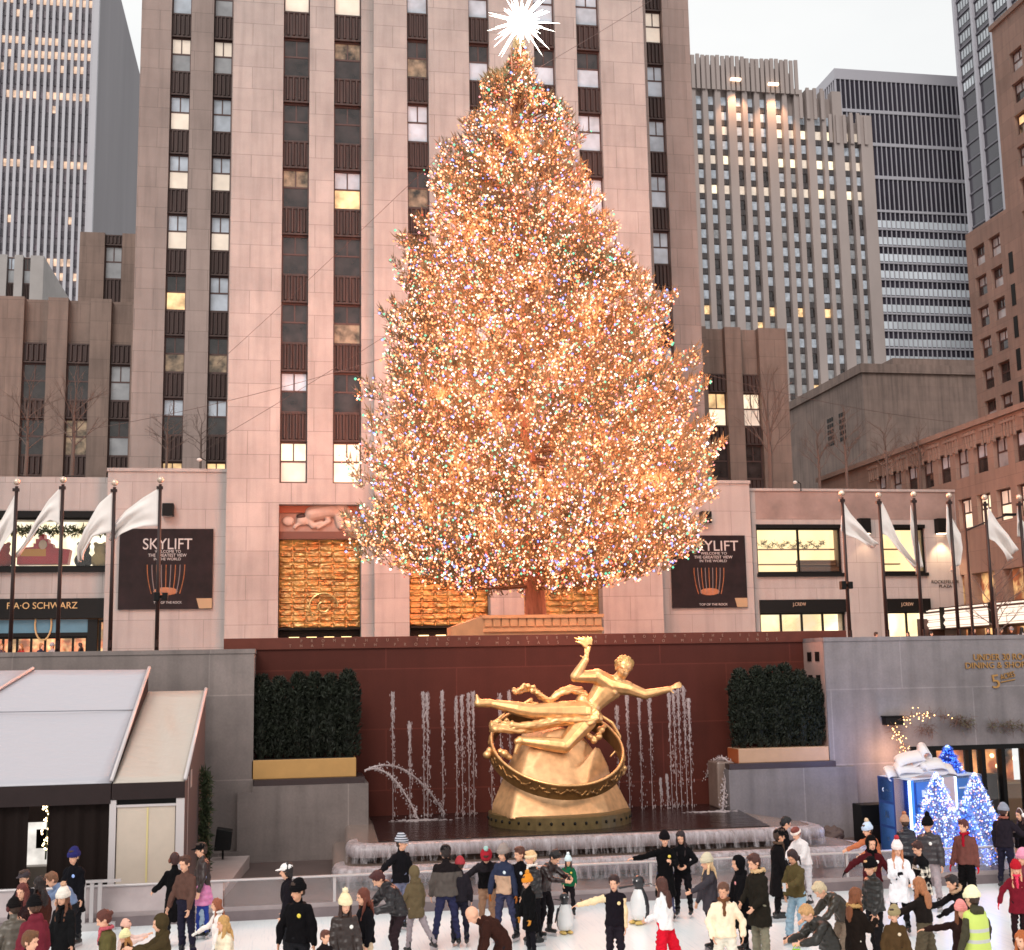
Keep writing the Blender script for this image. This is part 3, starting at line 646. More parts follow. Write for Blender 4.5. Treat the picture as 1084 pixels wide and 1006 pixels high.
P(919.5, 909.5, 1.7, -80, 'woman in black cap and black puffer beside the balaclava person', hat='beanie', hatc=(14, 12, 14), jk=(34, 32, 30), jkind='puffer', jl='hip', hair=(220, 170, 120), hs='short', tr=(26, 24, 26), la=(8, 6, 20, 0), trw=1.1)
P(907, 940, 1.66, 105, 'woman with very long brown hair and dark coat with fur hood', hs='long', hair=(120, 66, 34), jk=(28, 20, 16), jl='thigh', fur=(190, 150, 96), tr=(216, 208, 190), ra=(26, 6, 112, -24), la=(20, 8, 90, -20))
P(945.5, 960, 1.4, -20, 'child in olive beanie and khaki jacket at the bottom right', hat='beanie', hatc=(156, 140, 104), jk=(78, 58, 36), badge=(220, 200, 170), hy=-30, hs='short')
P(949.5, 891, 1.68, -20, 'woman in long white coat and white hat with red ornament', hat='beanie', hatc=(244, 228, 226), pom=(190, 60, 70), jk=(234, 232, 236), jl='mid', hs='long', hair=(200, 130, 90), tr=(16, 14, 16), ra=(10, 10, 100, -20), glove=(20, 18, 22))
P(968.5, 892, 1.66, -80, 'dark haired youth in black and white plaid overshirt', hair=(58, 26, 24), jk=(22, 20, 24), lower=(22, 20, 24), jkind='plaid', yoke=(18, 16, 19), badge=(220, 226, 240), tr=(120, 118, 130), la=(20, 10, 60, 0), ra=(10, 14, 40, 0), hp=26, jl='thigh')
P(981, 866, 1.84, -45, 'tall man in black pompom beanie and charcoal puffer jacket', hat='beanie', hatc=(13, 12, 14), pom=(13, 12, 14), jk=(52, 46, 50), jkind='puffer', tr=(164, 152, 156), badge=(238, 236, 232), ra=(4, 14, 10, 10), la=(4, 14, 14, 6), width=1.12, skin=1, hs='none')
P(957, 864, 1.66, 170, 'person in tan pompom beanie and shiny black puffer with back turned', hat='beanie', hatc=(186, 144, 120), pom=(186, 120, 90), jk=(30, 30, 40), jkind='puffer', hs='short', group=OFF)
P(971, 929, 1.62, -145, 'girl with long wavy strawberry blonde hair and olive trousers from behind', hs='curly', hair=(170, 108, 70), jk=(30, 24, 22), tr=(88, 78, 62), trw=1.5, la=(50, 14, 70, 0), ra=(6, 12, 20, 4), jl='waist')
# ---- right
P(1018.5, 868, 1.8, -45, 'young man in brown jacket with red scarf and bright red gloves', hair=(88, 36, 32), jk=(108, 66, 60), scarf=(160, 20, 40), glove=(204, 22, 44), tr=(14, 12, 14), trw=1.3, jl='hip', ra=(0, 14, 8, 12), la=(0, 14, 8, 12), width=1.08, hy=-25)
P(1005, 927, 1.62, -85, 'dark haired person in black coat with pale fur hood crouching forward', hair=(26, 16, 20), hs='short', jk=(22, 18, 20), fur=(196, 160, 130), lean=34, la=(46, 10, 70, 0), ra=(46, 10, 70, 0), glove=(14, 12, 14), jl='thigh', hp=8)
P(1026.5, 940, 1.74, -160, 'skate marshal in cream beanie and yellow safety vest seen from behind', hat='beanie', hatc=(246, 238, 196), vest=True, jk=(68, 64, 50), hood=(68, 64, 50), tr=(34, 30, 32), hs='short', la=(4, 22, 10, 14), ra=(4, 30, 30, 24), width=1.08)
P(1017, 955, 1.45, -15, 'girl in pink beanie with long curly brown hair pointing left', hat='beanie', hatc=(238, 150, 146), hs='curly', hair=(112, 62, 34), jk=(40, 24, 22), ra=(6, 72, 10, 86), skin=0, badge=(200, 190, 60))
P(1062.5, 851.5, 1.84, 125, 'tall man in grey beanie and black jacket with brown collar', hat='beanie', hatc=(140, 144, 158), jk=(34, 28, 36), scarf=(150, 90, 76), tr=(30, 28, 44), jl='hip', ra=(20, 30, 60, 30), width=1.08, hair=(60, 34, 30))
P(1079, 856.5, 1.7, -85, 'woman in white earmuffs and black coat at the right edge', earm=(246, 240, 240), hair=(60, 28, 26), jk=(20, 16, 20), hs='long', la=(40, 10, 90, -10))
P(1075, 912, 1.5, -25, 'girl in bright red beanie, red plaid coat and red gloves', hat='beanie', hatc=(176, 28, 42), jk=(112, 24, 38), jkind='cloth', scarf=(226, 60, 90), hs='long', hair=(226, 168, 130), glove=(214, 24, 44), tr=(40, 22, 26), ra=(14, 34, 24, 24), jl='thigh')
P(1081, 900, 1.66, -60, 'person in pink knit hat behind the girl in the red beanie', hat='beanie', hatc=(226, 150, 176), jk=(120, 60, 70), hs='long', hair=(80, 40, 30))
P(1080, 986, 1.5, -60, 'person with orange brown curly hair at the bottom right corner', hs='curly', hair=(176, 92, 40), jk=(120, 30, 40))
P(1049, 902, 1.72, -60, 'man in dark brown jacket reaching across near the right edge', hair=(50, 26, 22), jk=(58, 34, 30), group=OFF) if False else None
# ---- passers-by on the plaza, seen as heads over the parapet
PLG = 'passers-by on the plaza beyond the parapet'
pl_list = [(1, 683, 66, 30, 'passer-by with dark hair at the left end of the toy shop', (70, 60, 70)), (23, 685, 66, -40, 'passer-by in red under the toy shop sign', (150, 40, 40)), (43, 681.5, 66, 60, 'passer-by in dark clothes before the toy shop door', (40, 40, 60)), (56, 681, 66, -30, 'passer-by with grey hat before the toy shop entrance', (150, 140, 140)), (86, 680.5, 66, -70, 'passer-by in a black hooded coat at the toy shop corner', (16, 14, 16)),
           (855, 669.5, 66, 30, 'passer-by before the first lower shop window at right', (60, 40, 36)), (926, 668, 66, 90, 'passer-by with fair hair at the foot of the second right pole', (200, 170, 160)), (961, 664, 66, -60, 'passer-by in black before the narrow clothing shop window', (18, 16, 20)), (984, 666, 66, 50, 'passer-by in dark coat by the narrow clothing shop window', (50, 40, 50)),
           (1030, 666, 60, 10, 'passer-by beneath the left end of the lit marquee', (60, 30, 34)), (1046, 664, 60, -40, 'passer-by in dark jacket beneath the lit marquee', (26, 22, 26)), (1058, 665, 60, 70, 'passer-by in brown beneath the middle of the lit marquee', (90, 60, 48)), (1070, 663.5, 60, -10, 'passer-by in black beneath the right end of the marquee', (20, 18, 22)), (1081, 665, 60, 120, 'passer-by in pale coat by the right photo edge on the plaza', (190, 180, 180))]
for i, (px_, py_, Y_, hd_, lb, c_) in enumerate(pl_list):
    q_ = PY(px_, py_, Y_); h_ = 1.72; z_ = PLZ
    P(0, 0, h_, hd_, lb, base=(q_.x, Y_, z_), jk=c_, skates=False, hair=rg.choice(((60, 36, 26), (24, 18, 18), (150, 100, 60))), hs=rg.choice(('short', 'long', 'bob')), detail=False, group=PLG, width=1.05, boot=(20, 18, 20), hat=('beanie' if i in (3, 12) else None), hatc=(150, 145, 150))
# ================================================================ SETTING: light, sky, ground, buildings
sc.view_settings.view_transform = 'Standard'; sc.view_settings.look = 'None'; sc.view_settings.gamma = 1
sc.view_settings.exposure = .8
sc.cycles.use_denoising = True
sc.cycles.max_bounces = 6; sc.cycles.diffuse_bounces = 3; sc.cycles.glossy_bounces = 3; sc.cycles.transparent_max_bounces = 12
sc.cycles.sample_clamp_indirect = 4; sc.cycles.caustics_reflective = False; sc.cycles.caustics_refractive = False
sc.cycles.filter_width = 1.6
w = bpy.data.worlds.new('World'); sc.world = w; w.use_nodes = True
nt = w.node_tree; bg = nt.nodes['Background']; L = nt.links.new
sky = nt.nodes.new('ShaderNodeTexSky'); sky.sky_type = 'NISHITA'; sky.sun_disc = False
sky.sun_elevation = R(35); sky.sun_rotation = R(200); sky.dust_density = 3; sky.air_density = 1.2
bg.inputs[1].default_value = .1
# a closed cloud deck: even pale grey with faint soft structure over the blue of the clear sky
tc = nt.nodes.new('ShaderNodeTexCoord'); n = nt.nodes.new('ShaderNodeTexNoise'); n.inputs['Scale'].default_value = 2.2; n.inputs['Detail'].default_value = 5
mp = nt.nodes.new('ShaderNodeMapping'); mp.inputs['Scale'].default_value = (1, 1, 2.5); L(tc.outputs['Generated'], mp.inputs[0]); L(mp.outputs[0], n.inputs['Vector'])
r = nt.nodes.new('ShaderNodeValToRGB'); r.color_ramp.elements[0].color = (5.3, 5.35, 5.3, 1); r.color_ramp.elements[1].color = (6.3, 6.25, 6.1, 1)
r.color_ramp.elements[0].position = .3; r.color_ramp.elements[1].position = .7; L(n.outputs[0], r.inputs[0])
mx = nt.nodes.new('ShaderNodeMix'); mx.data_type = 'RGBA'; mx.inputs[0].default_value = .93; L(sky.outputs[0], mx.inputs[6]); L(r.outputs[0], mx.inputs[7]); L(mx.outputs[2], bg.inputs[0])
sun = bpy.data.lights.new('sun', 'SUN'); sun.energy = .9; sun.angle = R(25); sun.color = (1, .95, .9)
so = bpy.data.objects.new('sun', sun); COL.objects.link(so); so.rotation_euler = (R(48), 0, R(-25))
def lamp(kind, name, loc, target, energy, col, size=.5, spot=60, blend=.6):
    l = bpy.data.lights.new(name, kind); l.energy = energy; l.color = col
    if kind == 'SPOT': l.spot_size = R(spot); l.spot_blend = blend; l.shadow_soft_size = size
    elif kind == 'AREA': l.size = size
    else: l.shadow_soft_size = size
    o = bpy.data.objects.new(name, l); COL.objects.link(o); o.location = loc
    if target is not None: o.rotation_euler = (Vector(target) - Vector(loc)).to_track_quat('-Z', 'Y').to_euler()
    return o
# ---- materials of the setting
_spec = None
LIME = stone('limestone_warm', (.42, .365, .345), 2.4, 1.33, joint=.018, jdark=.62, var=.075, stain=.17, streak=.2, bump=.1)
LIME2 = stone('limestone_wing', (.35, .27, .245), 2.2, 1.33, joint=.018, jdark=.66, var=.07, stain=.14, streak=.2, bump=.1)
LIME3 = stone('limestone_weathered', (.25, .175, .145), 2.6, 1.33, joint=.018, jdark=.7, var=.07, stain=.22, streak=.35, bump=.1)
LIMEP = stone('limestone_podium', (.39, .345, .33), 2.6, 1.5, joint=.018, jdark=.7, var=.05, stain=.1, streak=.16, bump=.1)
BROWN = stone('limestone_brown', (.23, .165, .138), 1.6, 1.0, joint=.015, jdark=.75, var=.09, stain=.15, streak=.2)
GRAN = stone('grey_granite', (.215, .172, .160), 5.2, 2.3, joint=.02, jdark=1.35, var=.05, stain=.38, streak=.3, grain=16, rough=.5, bump=.05)
GRANR = stone('red_granite', (.088, .021, .0145), 4.2, 1.75, joint=.02, jdark=1.4, var=.08, stain=.2, streak=.1, grain=25, rough=.6, bump=.03)
GRANR.node_tree.nodes['Principled BSDF'].inputs['Specular IOR Level'].default_value = .15
SPAND = mat('spandrel_metal', (.058, .032, .028), .55, .2, noise_amt=.35, nscale=1.6, stretch=(2, 2, .25))
FRAME = mat('window_frame_metal', (.085, .045, .04), .5, .3)
DARKM = mat('dark_bronze', (.015, .009, .008), .4, .5)
BLACK = mat('black_metal', (.004, .0035, .0035), .5, spec=.2)
def glass_pane(name, col, rough=.12, em=None, es=0., vary=.25, sc_=.9):
    if name in MATS: return MATS[name]
    m, nt, b = newmat(name); L = nt.links.new
    tc = N(nt, 'ShaderNodeTexCoord'); n = N(nt, 'ShaderNodeTexNoise', i_Scale=sc_, i_Detail=3.)
    g = N(nt, 'ShaderNodeNewGeometry'); L(g.outputs['Position'], n.inputs['Vector'])
    r = N(nt, 'ShaderNodeMapRange'); r.inputs[1].default_value = .3; r.inputs[2].default_value = .7; r.inputs[3].default_value = 1 - vary; r.inputs[4].default_value = 1 + vary
    L(n.outputs[0], r.inputs[0]); vs = N(nt, 'ShaderNodeVectorMath', operation='SCALE'); vs.inputs[0].default_value = col[:3]
    L(r.outputs[0], vs.inputs['Scale']); L(vs.outputs[0], b.inputs['Base Color'])
    b.inputs['Roughness'].default_value = rough; b.inputs['Specular IOR Level'].default_value = .6
    if em:
        v2 = N(nt, 'ShaderNodeVectorMath', operation='SCALE'); v2.inputs[0].default_value = em[:3]; L(r.outputs[0], v2.inputs['Scale'])
        L(v2.outputs[0], b.inputs['Emission Color']); b.inputs['Emission Strength'].default_value = es; m.cycles.emission_sampling = 'NONE'
    MATS[name] = m; return m
PANE = {'P': glass_pane('pane_pale_blind_sky', (.50, .56, .64)), 'C': glass_pane('pane_cream_reflection', (.72, .62, .52), em=(1, .85, .70), es=.16, vary=.12),  # pale blinds and cream panes carry sky reflection in the colour, cream glows faintly
        'D': glass_pane('pane_dark_room', (.03, .024, .024), .06, vary=.6, sc_=1.4), 'L': glass_pane('pane_lit_room', (.4, .28, .16), em=(1, .62, .28), es=.5, vary=.5, sc_=1.3),
        'G': glass_pane('pane_grey_shade', (.33, .34, .36)), 'S': glass_pane('pane_dim_room', (.16, .12, .09), .08, em=(1, .6, .25), es=.05, vary=.9, sc_=1.8),
        'W': glass_pane('pane_bright_room', (.7, .6, .45), em=(1, .86, .6), es=.55, vary=.25)}
# ---- ground sheets
PLZ = 5.1
def ice_mat():
    m, nt, b = newmat('ice_surface'); L = nt.links.new; tc = N(nt, 'ShaderNodeTexCoord'); b.inputs['Roughness'].default_value = .22
    n0 = N(nt, 'ShaderNodeTexNoise', i_Scale=.7, i_Detail=6.); L(tc.outputs['Object'], n0.inputs['Vector'])
    prev = n0.outputs[0]
    for rot, sc_ in ((20, (14, .5, 1)), (-35, (12, .6, 1)), (75, (16, .45, 1))):     # skate cuts in three directions
        mp = N(nt, 'ShaderNodeMapping'); mp.inputs['Rotation'].default_value = (0, 0, R(rot)); mp.inputs['Scale'].default_value = sc_; L(tc.outputs['Object'], mp.inputs[0])
        n = N(nt, 'ShaderNodeTexNoise', i_Scale=2., i_Detail=3., i_Distortion=.6); L(mp.outputs[0], n.inputs['Vector']); r = N(nt, 'ShaderNodeMapRange'); r.inputs[1].default_value = .62; r.inputs[2].default_value = .68; r.inputs[4].default_value = .45; L(n.outputs[0], r.inputs[0])
        s = N(nt, 'ShaderNodeMath', operation='SUBTRACT'); L(prev, s.inputs[0]); L(r.outputs[0], s.inputs[1]); prev = s.outputs[0]
    r = N(nt, 'ShaderNodeValToRGB'); r.color_ramp.elements[0].position = .0; r.color_ramp.elements[1].position = .7; r.color_ramp.elements[0].color = (.80, .86, .89, 1); r.color_ramp.elements[1].color = (.95, .97, .97, 1); L(prev, r.inputs[0]); L(r.outputs[0], b.inputs['Base Color'])
    bp = N(nt, 'ShaderNodeBump', i_Strength=.25, i_Distance=.01); L(prev, bp.inputs['Height']); L(bp.outputs[0], b.inputs['Normal']); return m
ice_m = ice_mat()
pave = stone('plaza_paving', (.24, .21, .2), 1.2, 1.2, joint=.015, var=.08)
g = MB()
PX0, PX1, PY0, PY1 = -22., 40., -14., 38.45
B_ = 1500
for x0, x1, y0, y1 in ((-B_, B_, PY1, 2*B_), (-B_, B_, -B_, PY0), (-B_, PX0, PY0, PY1), (PX1, B_, PY0, PY1)):
    g.quad((x0, y0, PLZ), (x1, y0, PLZ), (x1, y1, PLZ), (x0, y1, PLZ))
struct(g.obj('ground', mat('plaza_ground', (.2, .18, .17), .8, noise_amt=.15, nscale=.8)))
struct(MB().box(PX0, PX1, 28.95, PY1, -.3, .12).obj('terrace_pavement', mat('terrace_slate', (.085, .055, .05), .45, noise_amt=.2, nscale=1.5)))
struct(MB().box(PX0, PX1, PY0, 28.95, -.3, 0).obj('ice_rink', ice_m))

# ---- generic facade helpers
def ribs(mb, x0, x1, y, z0, z1, n=5, d=.1):
    """fluted metal spandrel"""
    mb.box(x0, x1, y, y + .1, z0, z1); w_ = (x1 - x0) / (n*2 + 1)
    for i in range(n):
        a = x0 + w_*(2*i + 1); mb.hexa([(a, y - .003, z0+.15), (a + w_, y - .003, z0+.15), (a+w_, y, z0+.15), (a, y, z0+.15), (a, y - .003, z1-.12), (a + w_, y - .003, z1-.12), (a+w_, y, z1-.12), (a, y, z1-.12)])
        mb.hexa([(a + w_*.25, y - d, z0+.15), (a + w_*.75, y - d, z0+.15), (a+w_, y, z0+.15), (a, y, z0+.15), (a + w_*.25, y - d, z1-.12), (a + w_*.75, y - d, z1-.12), (a+w_, y, z1-.12), (a, y, z1-.12)])
    mb.box(x0, x1, y - .12, y + .05, z0, z0 + .1); mb.box(x0, x1, y - .06, y + .05, z1 - .1, z1 - .002)
_wc = {}
def sash(W, H):
    """window frame mesh (sash with a mullion in the upper half), panes fit behind it"""
    k = (round(W, 2), round(H, 2))
    if k in _wc: return _wc[k]
    f = MB(); t = .075
    f.box(-W/2, -W/2 + t, -.06, .06, 0, H); f.box(W/2 - t, W/2, -.06, .06, 0, H)
    f.box(-W/2 + t, W/2 - t, -.06, .06, 0, t); f.box(-W/2 + t, W/2 - t, -.055, .055, H - t*1.4, H); f.box(-W/2 + t, W/2 - t, -.05, .05, H*.52 - .05, H*.52 + .05)
    f.box(-.035, .035, -.04, .04, H*.52 + .05, H - t*1.4)
    fm = f.data('window', FRAME)
    up = MB().box(-W/2 + t, W/2 - t, .0, .015, H*.52 + .05, H - t*1.4); lo = MB().box(-W/2 + t, W/2 - t, -.02, -.005, t, H*.52 - .05)
    um = {c: up.data('pane', PANE[c]) for c in PANE}; lm = {c: lo.data('pane', PANE[c]) for c in PANE}
    _wc[k] = (fm, um, lm); return _wc[k]
def window(parent, x, y, z, W, H, code):
    fm, um, lm = sash(W, H)
    o = bpy.data.objects.new('window', fm); COL.objects.link(o); o.parent = parent; o.location = (x, y, z)
    for me in (um[code[0]], lm[code[1]]):
        p = bpy.data.objects.new('pane', me); COL.objects.link(p); p.parent = o
    return o
def rcode(rng, mix='PPPPCCDDDGSL'):
    a = rng.choice(mix); b = a if rng.random() < .55 else rng.choice(mix); return a + b
rg = random.Random(5)

def slab_tower(name, label, Y, piers, cols, z0, z1, rows, fz, wh, wallmat, depth=14, codes=None, sp_top=None, back=.6, cat='building', root=None, rim=False):
    """piers/cols: x ranges in world metres; rows: z of window sills"""
    t = root or thing(name, label, cat, ((piers[0][0] + piers[-1][1]) / 2, Y, z0))
    ox, oy, oz = t.location
    wall = MB()
    for a, b in piers: wall.box(a - ox, b - ox, Y - oy, Y + back - oy, z0 - oz, z1 - oz)
    wall.box(piers[0][0] - ox, piers[-1][1] - ox, Y + back - oy, Y + depth - oy, z0 - oz, z1 - .02 - oz)
    if rim:
        for a, b in piers: wall.box(a - ox - .06, b - ox + .06, Y - oy - .06, Y + back - oy + .05, z1 - oz, z1 - oz + .3)
    wall.obj('wall', wallmat, t)
    for ci, (a, b) in enumerate(cols):
        top = z1 - .6
        sills = [z for z in rows if z + wh < z1 and z >= z0 - .1]
        for ri, z in enumerate(sills):
            code = (codes[ci][ri] if codes and ci < len(codes) and ri < len(codes[ci]) else rcode(rg))
            window(t, (a + b)/2 - ox, Y + back*.78 - oy, z - oz, b - a - .01, wh, code)
            zt = sills[ri+1] if ri + 1 < len(sills) else min(z + fz, z1 - .05)
            if zt > z + wh + .3:
                s = MB(); ribs(s, a + .005 - ox, b - .005 - ox, Y + back*.55 - oy, z + wh - oz, zt - oz, 4, .16); s.obj('spandrel_panel', SPAND, t)
        if sills and sills[0] > z0 + .5:
            s = MB(); ribs(s, a + .005 - ox, b - .005 - ox, Y + back*.55 - oy, z0 - oz, sills[0] - oz, 4, .16); s.obj('spandrel_panel', SPAND, t)
    return t
def xs(Y, y, *px): return [PY(p, y, Y).x for p in px]
# ---- main tower: centre slab and wings are one building
YA, YB, YW = 70.8, 70.0, 80.0
FZ = 3.98
main = thing('skyscraper', 'tall pink limestone slab tower standing directly behind the lit tree', 'building', (8, 70, PLZ))
mx0, m1a, m1b, m2a, m2b, mstep = xs(YA, 280, 243.5, 298, 326.5, 353, 382.5, 395)
rowsC = [15.55 + FZ*i for i in range(7)] + [15.55 + FZ*7, 15.55 + FZ*8]
cdA = [['WC','PD','DD','DD','SD','DD','DD','LC','CC'], ['WW','DD','DS','DD','PL','DD','SD','LC','CC']]
WHc = 2.32
slab_tower('', '', YA, [(mx0, m1a), (m1b, m2a), (m2b, mstep)], [(m1a, m1b), (m2a, m2b)], 15.5, 62, rowsC, FZ, WHc, LIME, codes=cdA, root=main)
b = xs(YB, 90, 395, 431, 453.8, 496.8, 518.5, 566, 588.8, 611.5, 636.5, 683)
b[0] = mstep
cdB = [['PP','PP','DS','DD','DS','PP','DS','PP','CC']]*1 + [['PP','PP','PP','PP','PP','PP','DP','PP','CC']]*3
slab_tower('', '', YB, [(b[0], b[1]), (b[2], b[3]), (b[4], b[5]), (b[6], b[7]), (b[8], b[9])], [(b[1], b[2]), (b[3], b[4]), (b[5], b[6]), (b[7], b[8])],
           15.5, 62, rowsC, FZ, WHc, LIME, codes=cdB, root=main)
a = xs(YW, 250, 143.5, 176.3, 198, 222.3, 243)
rowsW = [15.85 + FZ*i for i in range(12)]
cw = [['LL','PD','DS','DL','PC','PC','PC','CG','PP','PP'], ['LL','PD','DS','PP','PC','PC','PP','CG','GG','PP']]
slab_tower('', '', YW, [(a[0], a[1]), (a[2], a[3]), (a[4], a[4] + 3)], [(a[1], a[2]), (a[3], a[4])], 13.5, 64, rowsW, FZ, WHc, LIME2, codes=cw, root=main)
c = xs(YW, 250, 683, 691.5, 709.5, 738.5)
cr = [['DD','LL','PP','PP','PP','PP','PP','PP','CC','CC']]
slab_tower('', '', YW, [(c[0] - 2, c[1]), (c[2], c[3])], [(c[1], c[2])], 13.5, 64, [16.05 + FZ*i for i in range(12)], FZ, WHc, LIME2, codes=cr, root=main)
# base of the centre slab: stone piers, three tall entrance bays
zb0, zb1 = PLZ, 15.5
e = [mx0] + [PY(p, 620, YA).x for p in (294.5, 382.5)] + [PY(p, 640, YB).x for p in (433.5, 519.5, 555, 638.5)] + [b[9]]
bs = MB(); ox, oy, oz = main.location
def bb(x0, x1, y0, y1, z0, z1): bs.box(x0 - ox, x1 - ox, y0 - oy, y1 - oy, z0 - oz, z1 - oz)
zE = PY(338, 534, YA).z
bb(e[0], e[1], YA, YA + 3, zb0, zb1); bb(e[1], e[2], YA, YA + 3, zE, zb1); bb(e[2], mstep, YA, YA + 3, zb0, zb1)
bb(mstep, e[3], YB, YB + 3.6, zb0, zb1); bb(e[3], e[4], YB, YB + 3.6, zE, zb1); bb(e[4], e[5], YB, YB + 3.6, zb0, zb1); bb(e[5], e[6], YB, YB + 3.6, zE, zb1); bb(e[6], e[7], YB, YB + 3.6, zb0, zb1)
bb(e[0], e[7], YA + 3.0, YA + 9, zb0, zb1 - .03)
bs.obj('base_wall', LIME, main)
GOLDSCR = None
def gold_mat(name, base, rough, metal=1., wave=False, em=0.):
    if name in MATS: return MATS[name]
    m, nt, b = newmat(name); L = nt.links.new
    tc = N(nt, 'ShaderNodeTexCoord'); n = N(nt, 'ShaderNodeTexNoise', i_Scale=5., i_Detail=5.); L(tc.outputs['Object'], n.inputs['Vector'])
    r = N(nt, 'ShaderNodeMapRange'); r.inputs[1].default_value = .3; r.inputs[2].default_value = .7; r.inputs[3].default_value = .75; r.inputs[4].default_value = 1.12
    L(n.outputs[0], r.inputs[0]); vs = N(nt, 'ShaderNodeVectorMath', operation='SCALE'); vs.inputs[0].default_value = base[:3]; L(r.outputs[0], vs.inputs['Scale']); L(vs.outputs[0], b.inputs['Base Color'])
    b.inputs['Metallic'].default_value = metal; b.inputs['Roughness'].default_value = rough
    bp = N(nt, 'ShaderNodeBump', i_Strength=.25, i_Distance=.03)
    if wave:
        mp = N(nt, 'ShaderNodeMapping'); mp.inputs['Scale'].default_value = (.8, 1, 2.4); L(tc.outputs['Object'], mp.inputs[0])
        n2 = N(nt, 'ShaderNodeTexNoise', i_Scale=1.6, i_Detail=2.); L(mp.outputs[0], n2.inputs['Vector']); L(n2.outputs[0], bp.inputs['Height']); bp.inputs['Strength'].default_value = .9; bp.inputs['Distance'].default_value = .25
        if em:
            b.inputs['Emission Color'].default_value = (1, .5, .12, 1)
            r2 = N(nt, 'ShaderNodeMapRange'); r2.inputs[1].default_value = .4; r2.inputs[2].default_value = .7; r2.inputs[3].default_value = .0; r2.inputs[4].default_value = em; L(n2.outputs[0], r2.inputs[0]); L(r2.outputs[0], b.inputs['Emission Strength'])
    else: L(n.outputs[0], bp.inputs['Height'])
    L(bp.outputs[0], b.inputs['Normal']); MATS[name] = m; return m
GSC = gold_mat('cast_glass_gold', (.40, .205, .075), .32, .7, True, .13)
def screen(x0, x1, y, z0, z1, cols, rows, disc=None):
    """cast-glass entrance screen: pillow blocks in a brass grid"""
    s = MB(); w_ = (x1 - x0)/cols; h_ = (z1 - z0)/rows
    for i in range(cols):
        for k in range(rows):
            xa, xb = x0 + i*w_ + .02, x0 + (i+1)*w_ - .02; za, zb = z0 + k*h_ + .02, z0 + (k+1)*h_ - .02
            j = rg.uniform(.04, .11); m_ = .18 * h_
            top = [(xa + .1, y - j, za + m_), (xb - .1, y - j, za + m_), (xb - .1, y - j*.6, zb - m_*1.5), (xa + .1, y - j*.6, zb - m_*1.5)]
            bot = [(xa, y, za), (xb, y, za), (xb, y, zb), (xa, y, zb)]
            s.quad(*[(p[0]-ox, p[1]-oy, p[2]-oz) for p in top])
            for q in range(4):
                A, B2, C2, D2 = bot[q], bot[(q+1) % 4], top[(q+1) % 4], top[q]
                s.quad(*[(p[0]-ox, p[1]-oy, p[2]-oz) for p in (A, B2, C2, D2)])
    s.box(x0 - ox, x1 - ox, y + .01 - oy, y + .1 - oy, z0 - oz, z1 - oz)
    o = s.obj('entrance_screen', GSC, main)
    if disc:
        d = MB(); cx_, cz_ = disc
        for rr in (.28, .74):
            d.tube([(cx_ + rr*math.cos(t_)*1.05 - ox, y - .24 - oy, cz_ + rr*math.sin(t_) - oz) for t_ in [math.pi*2*k/32 * .62 + (0 if rr > .5 else 2.) for k in range(33)]], .05, 6)
        d.obj('relief_ring', gold_mat('bright_brass', (.9, .6, .25), .25), o)
    return o
for (x0, x1, Y_), disc in (((e[1], e[2], YA), (PY(343, 642, YA).x, PY(343, 642, YA).z)), ((e[3], e[4], YB), None), ((e[5], e[6], YB), None)):
    zs_ = PY(338, 664, YA).z; zt_ = PY(338, 570, YA).z
    screen(x0 + .05, x1 - .05, Y_ + .9, zs_, zt_, 6, 15, disc)
    d = MB()   # dark door zone with small lamps below, dark lintel above
    d.box(x0 + .03 - ox, x1 - .03 - ox, Y_ + 1.1 - oy, Y_ + 1.3 - oy, PLZ - oz, zs_ - oz); d.box(x0 + .03 - ox, x1 - .03 - ox, Y_ + .3 - oy, Y_ + 1.2 - oy, zs_ - .12 - oz, zs_ - .002 - oz)
    d.obj('door_front', BLACK, main)
    for k in range(4):
        MB().box(x0 + .6 + k*.95 - ox, x0 + 1.15 + k*.95 - ox, Y_ + 1.0 - oy, Y_ + 1.09 - oy, zs_ - .72 - oz, zs_ - .5 - oz).obj('door_light', emis('door_lamp_glow', (1, .7, .3), 2.2, sample=False), main)
    # relief panel over the screen: carved reclining figure above a dark sill
    rp = MB(); rp.box(x0 + .02 - ox, x1 - .02 - ox, Y_ + .8 - oy, Y_ + 1.0 - oy, zt_ - oz, zE - oz); rp.obj('relief_panel', mat('relief_stone', (.36, .24, .2), .7, noise_amt=.15), main)
    MB().box(x0 + .02 - ox, x1 - .02 - ox, Y_ + .45 - oy, Y_ + .79 - oy, zt_ + .01 - oz, zt_ + .42 - oz).obj('relief_sill', mat('relief_brown', (.13, .05, .035), .6), main)
    MB().box(x0 + .02 - ox, x1 - .02 - ox, Y_ + .6 - oy, Y_ + .79 - oy, zE - .4 - oz, zE - .01 - oz).obj('relief_header', mat('relief_red', (.34, .10, .05), .6), main)
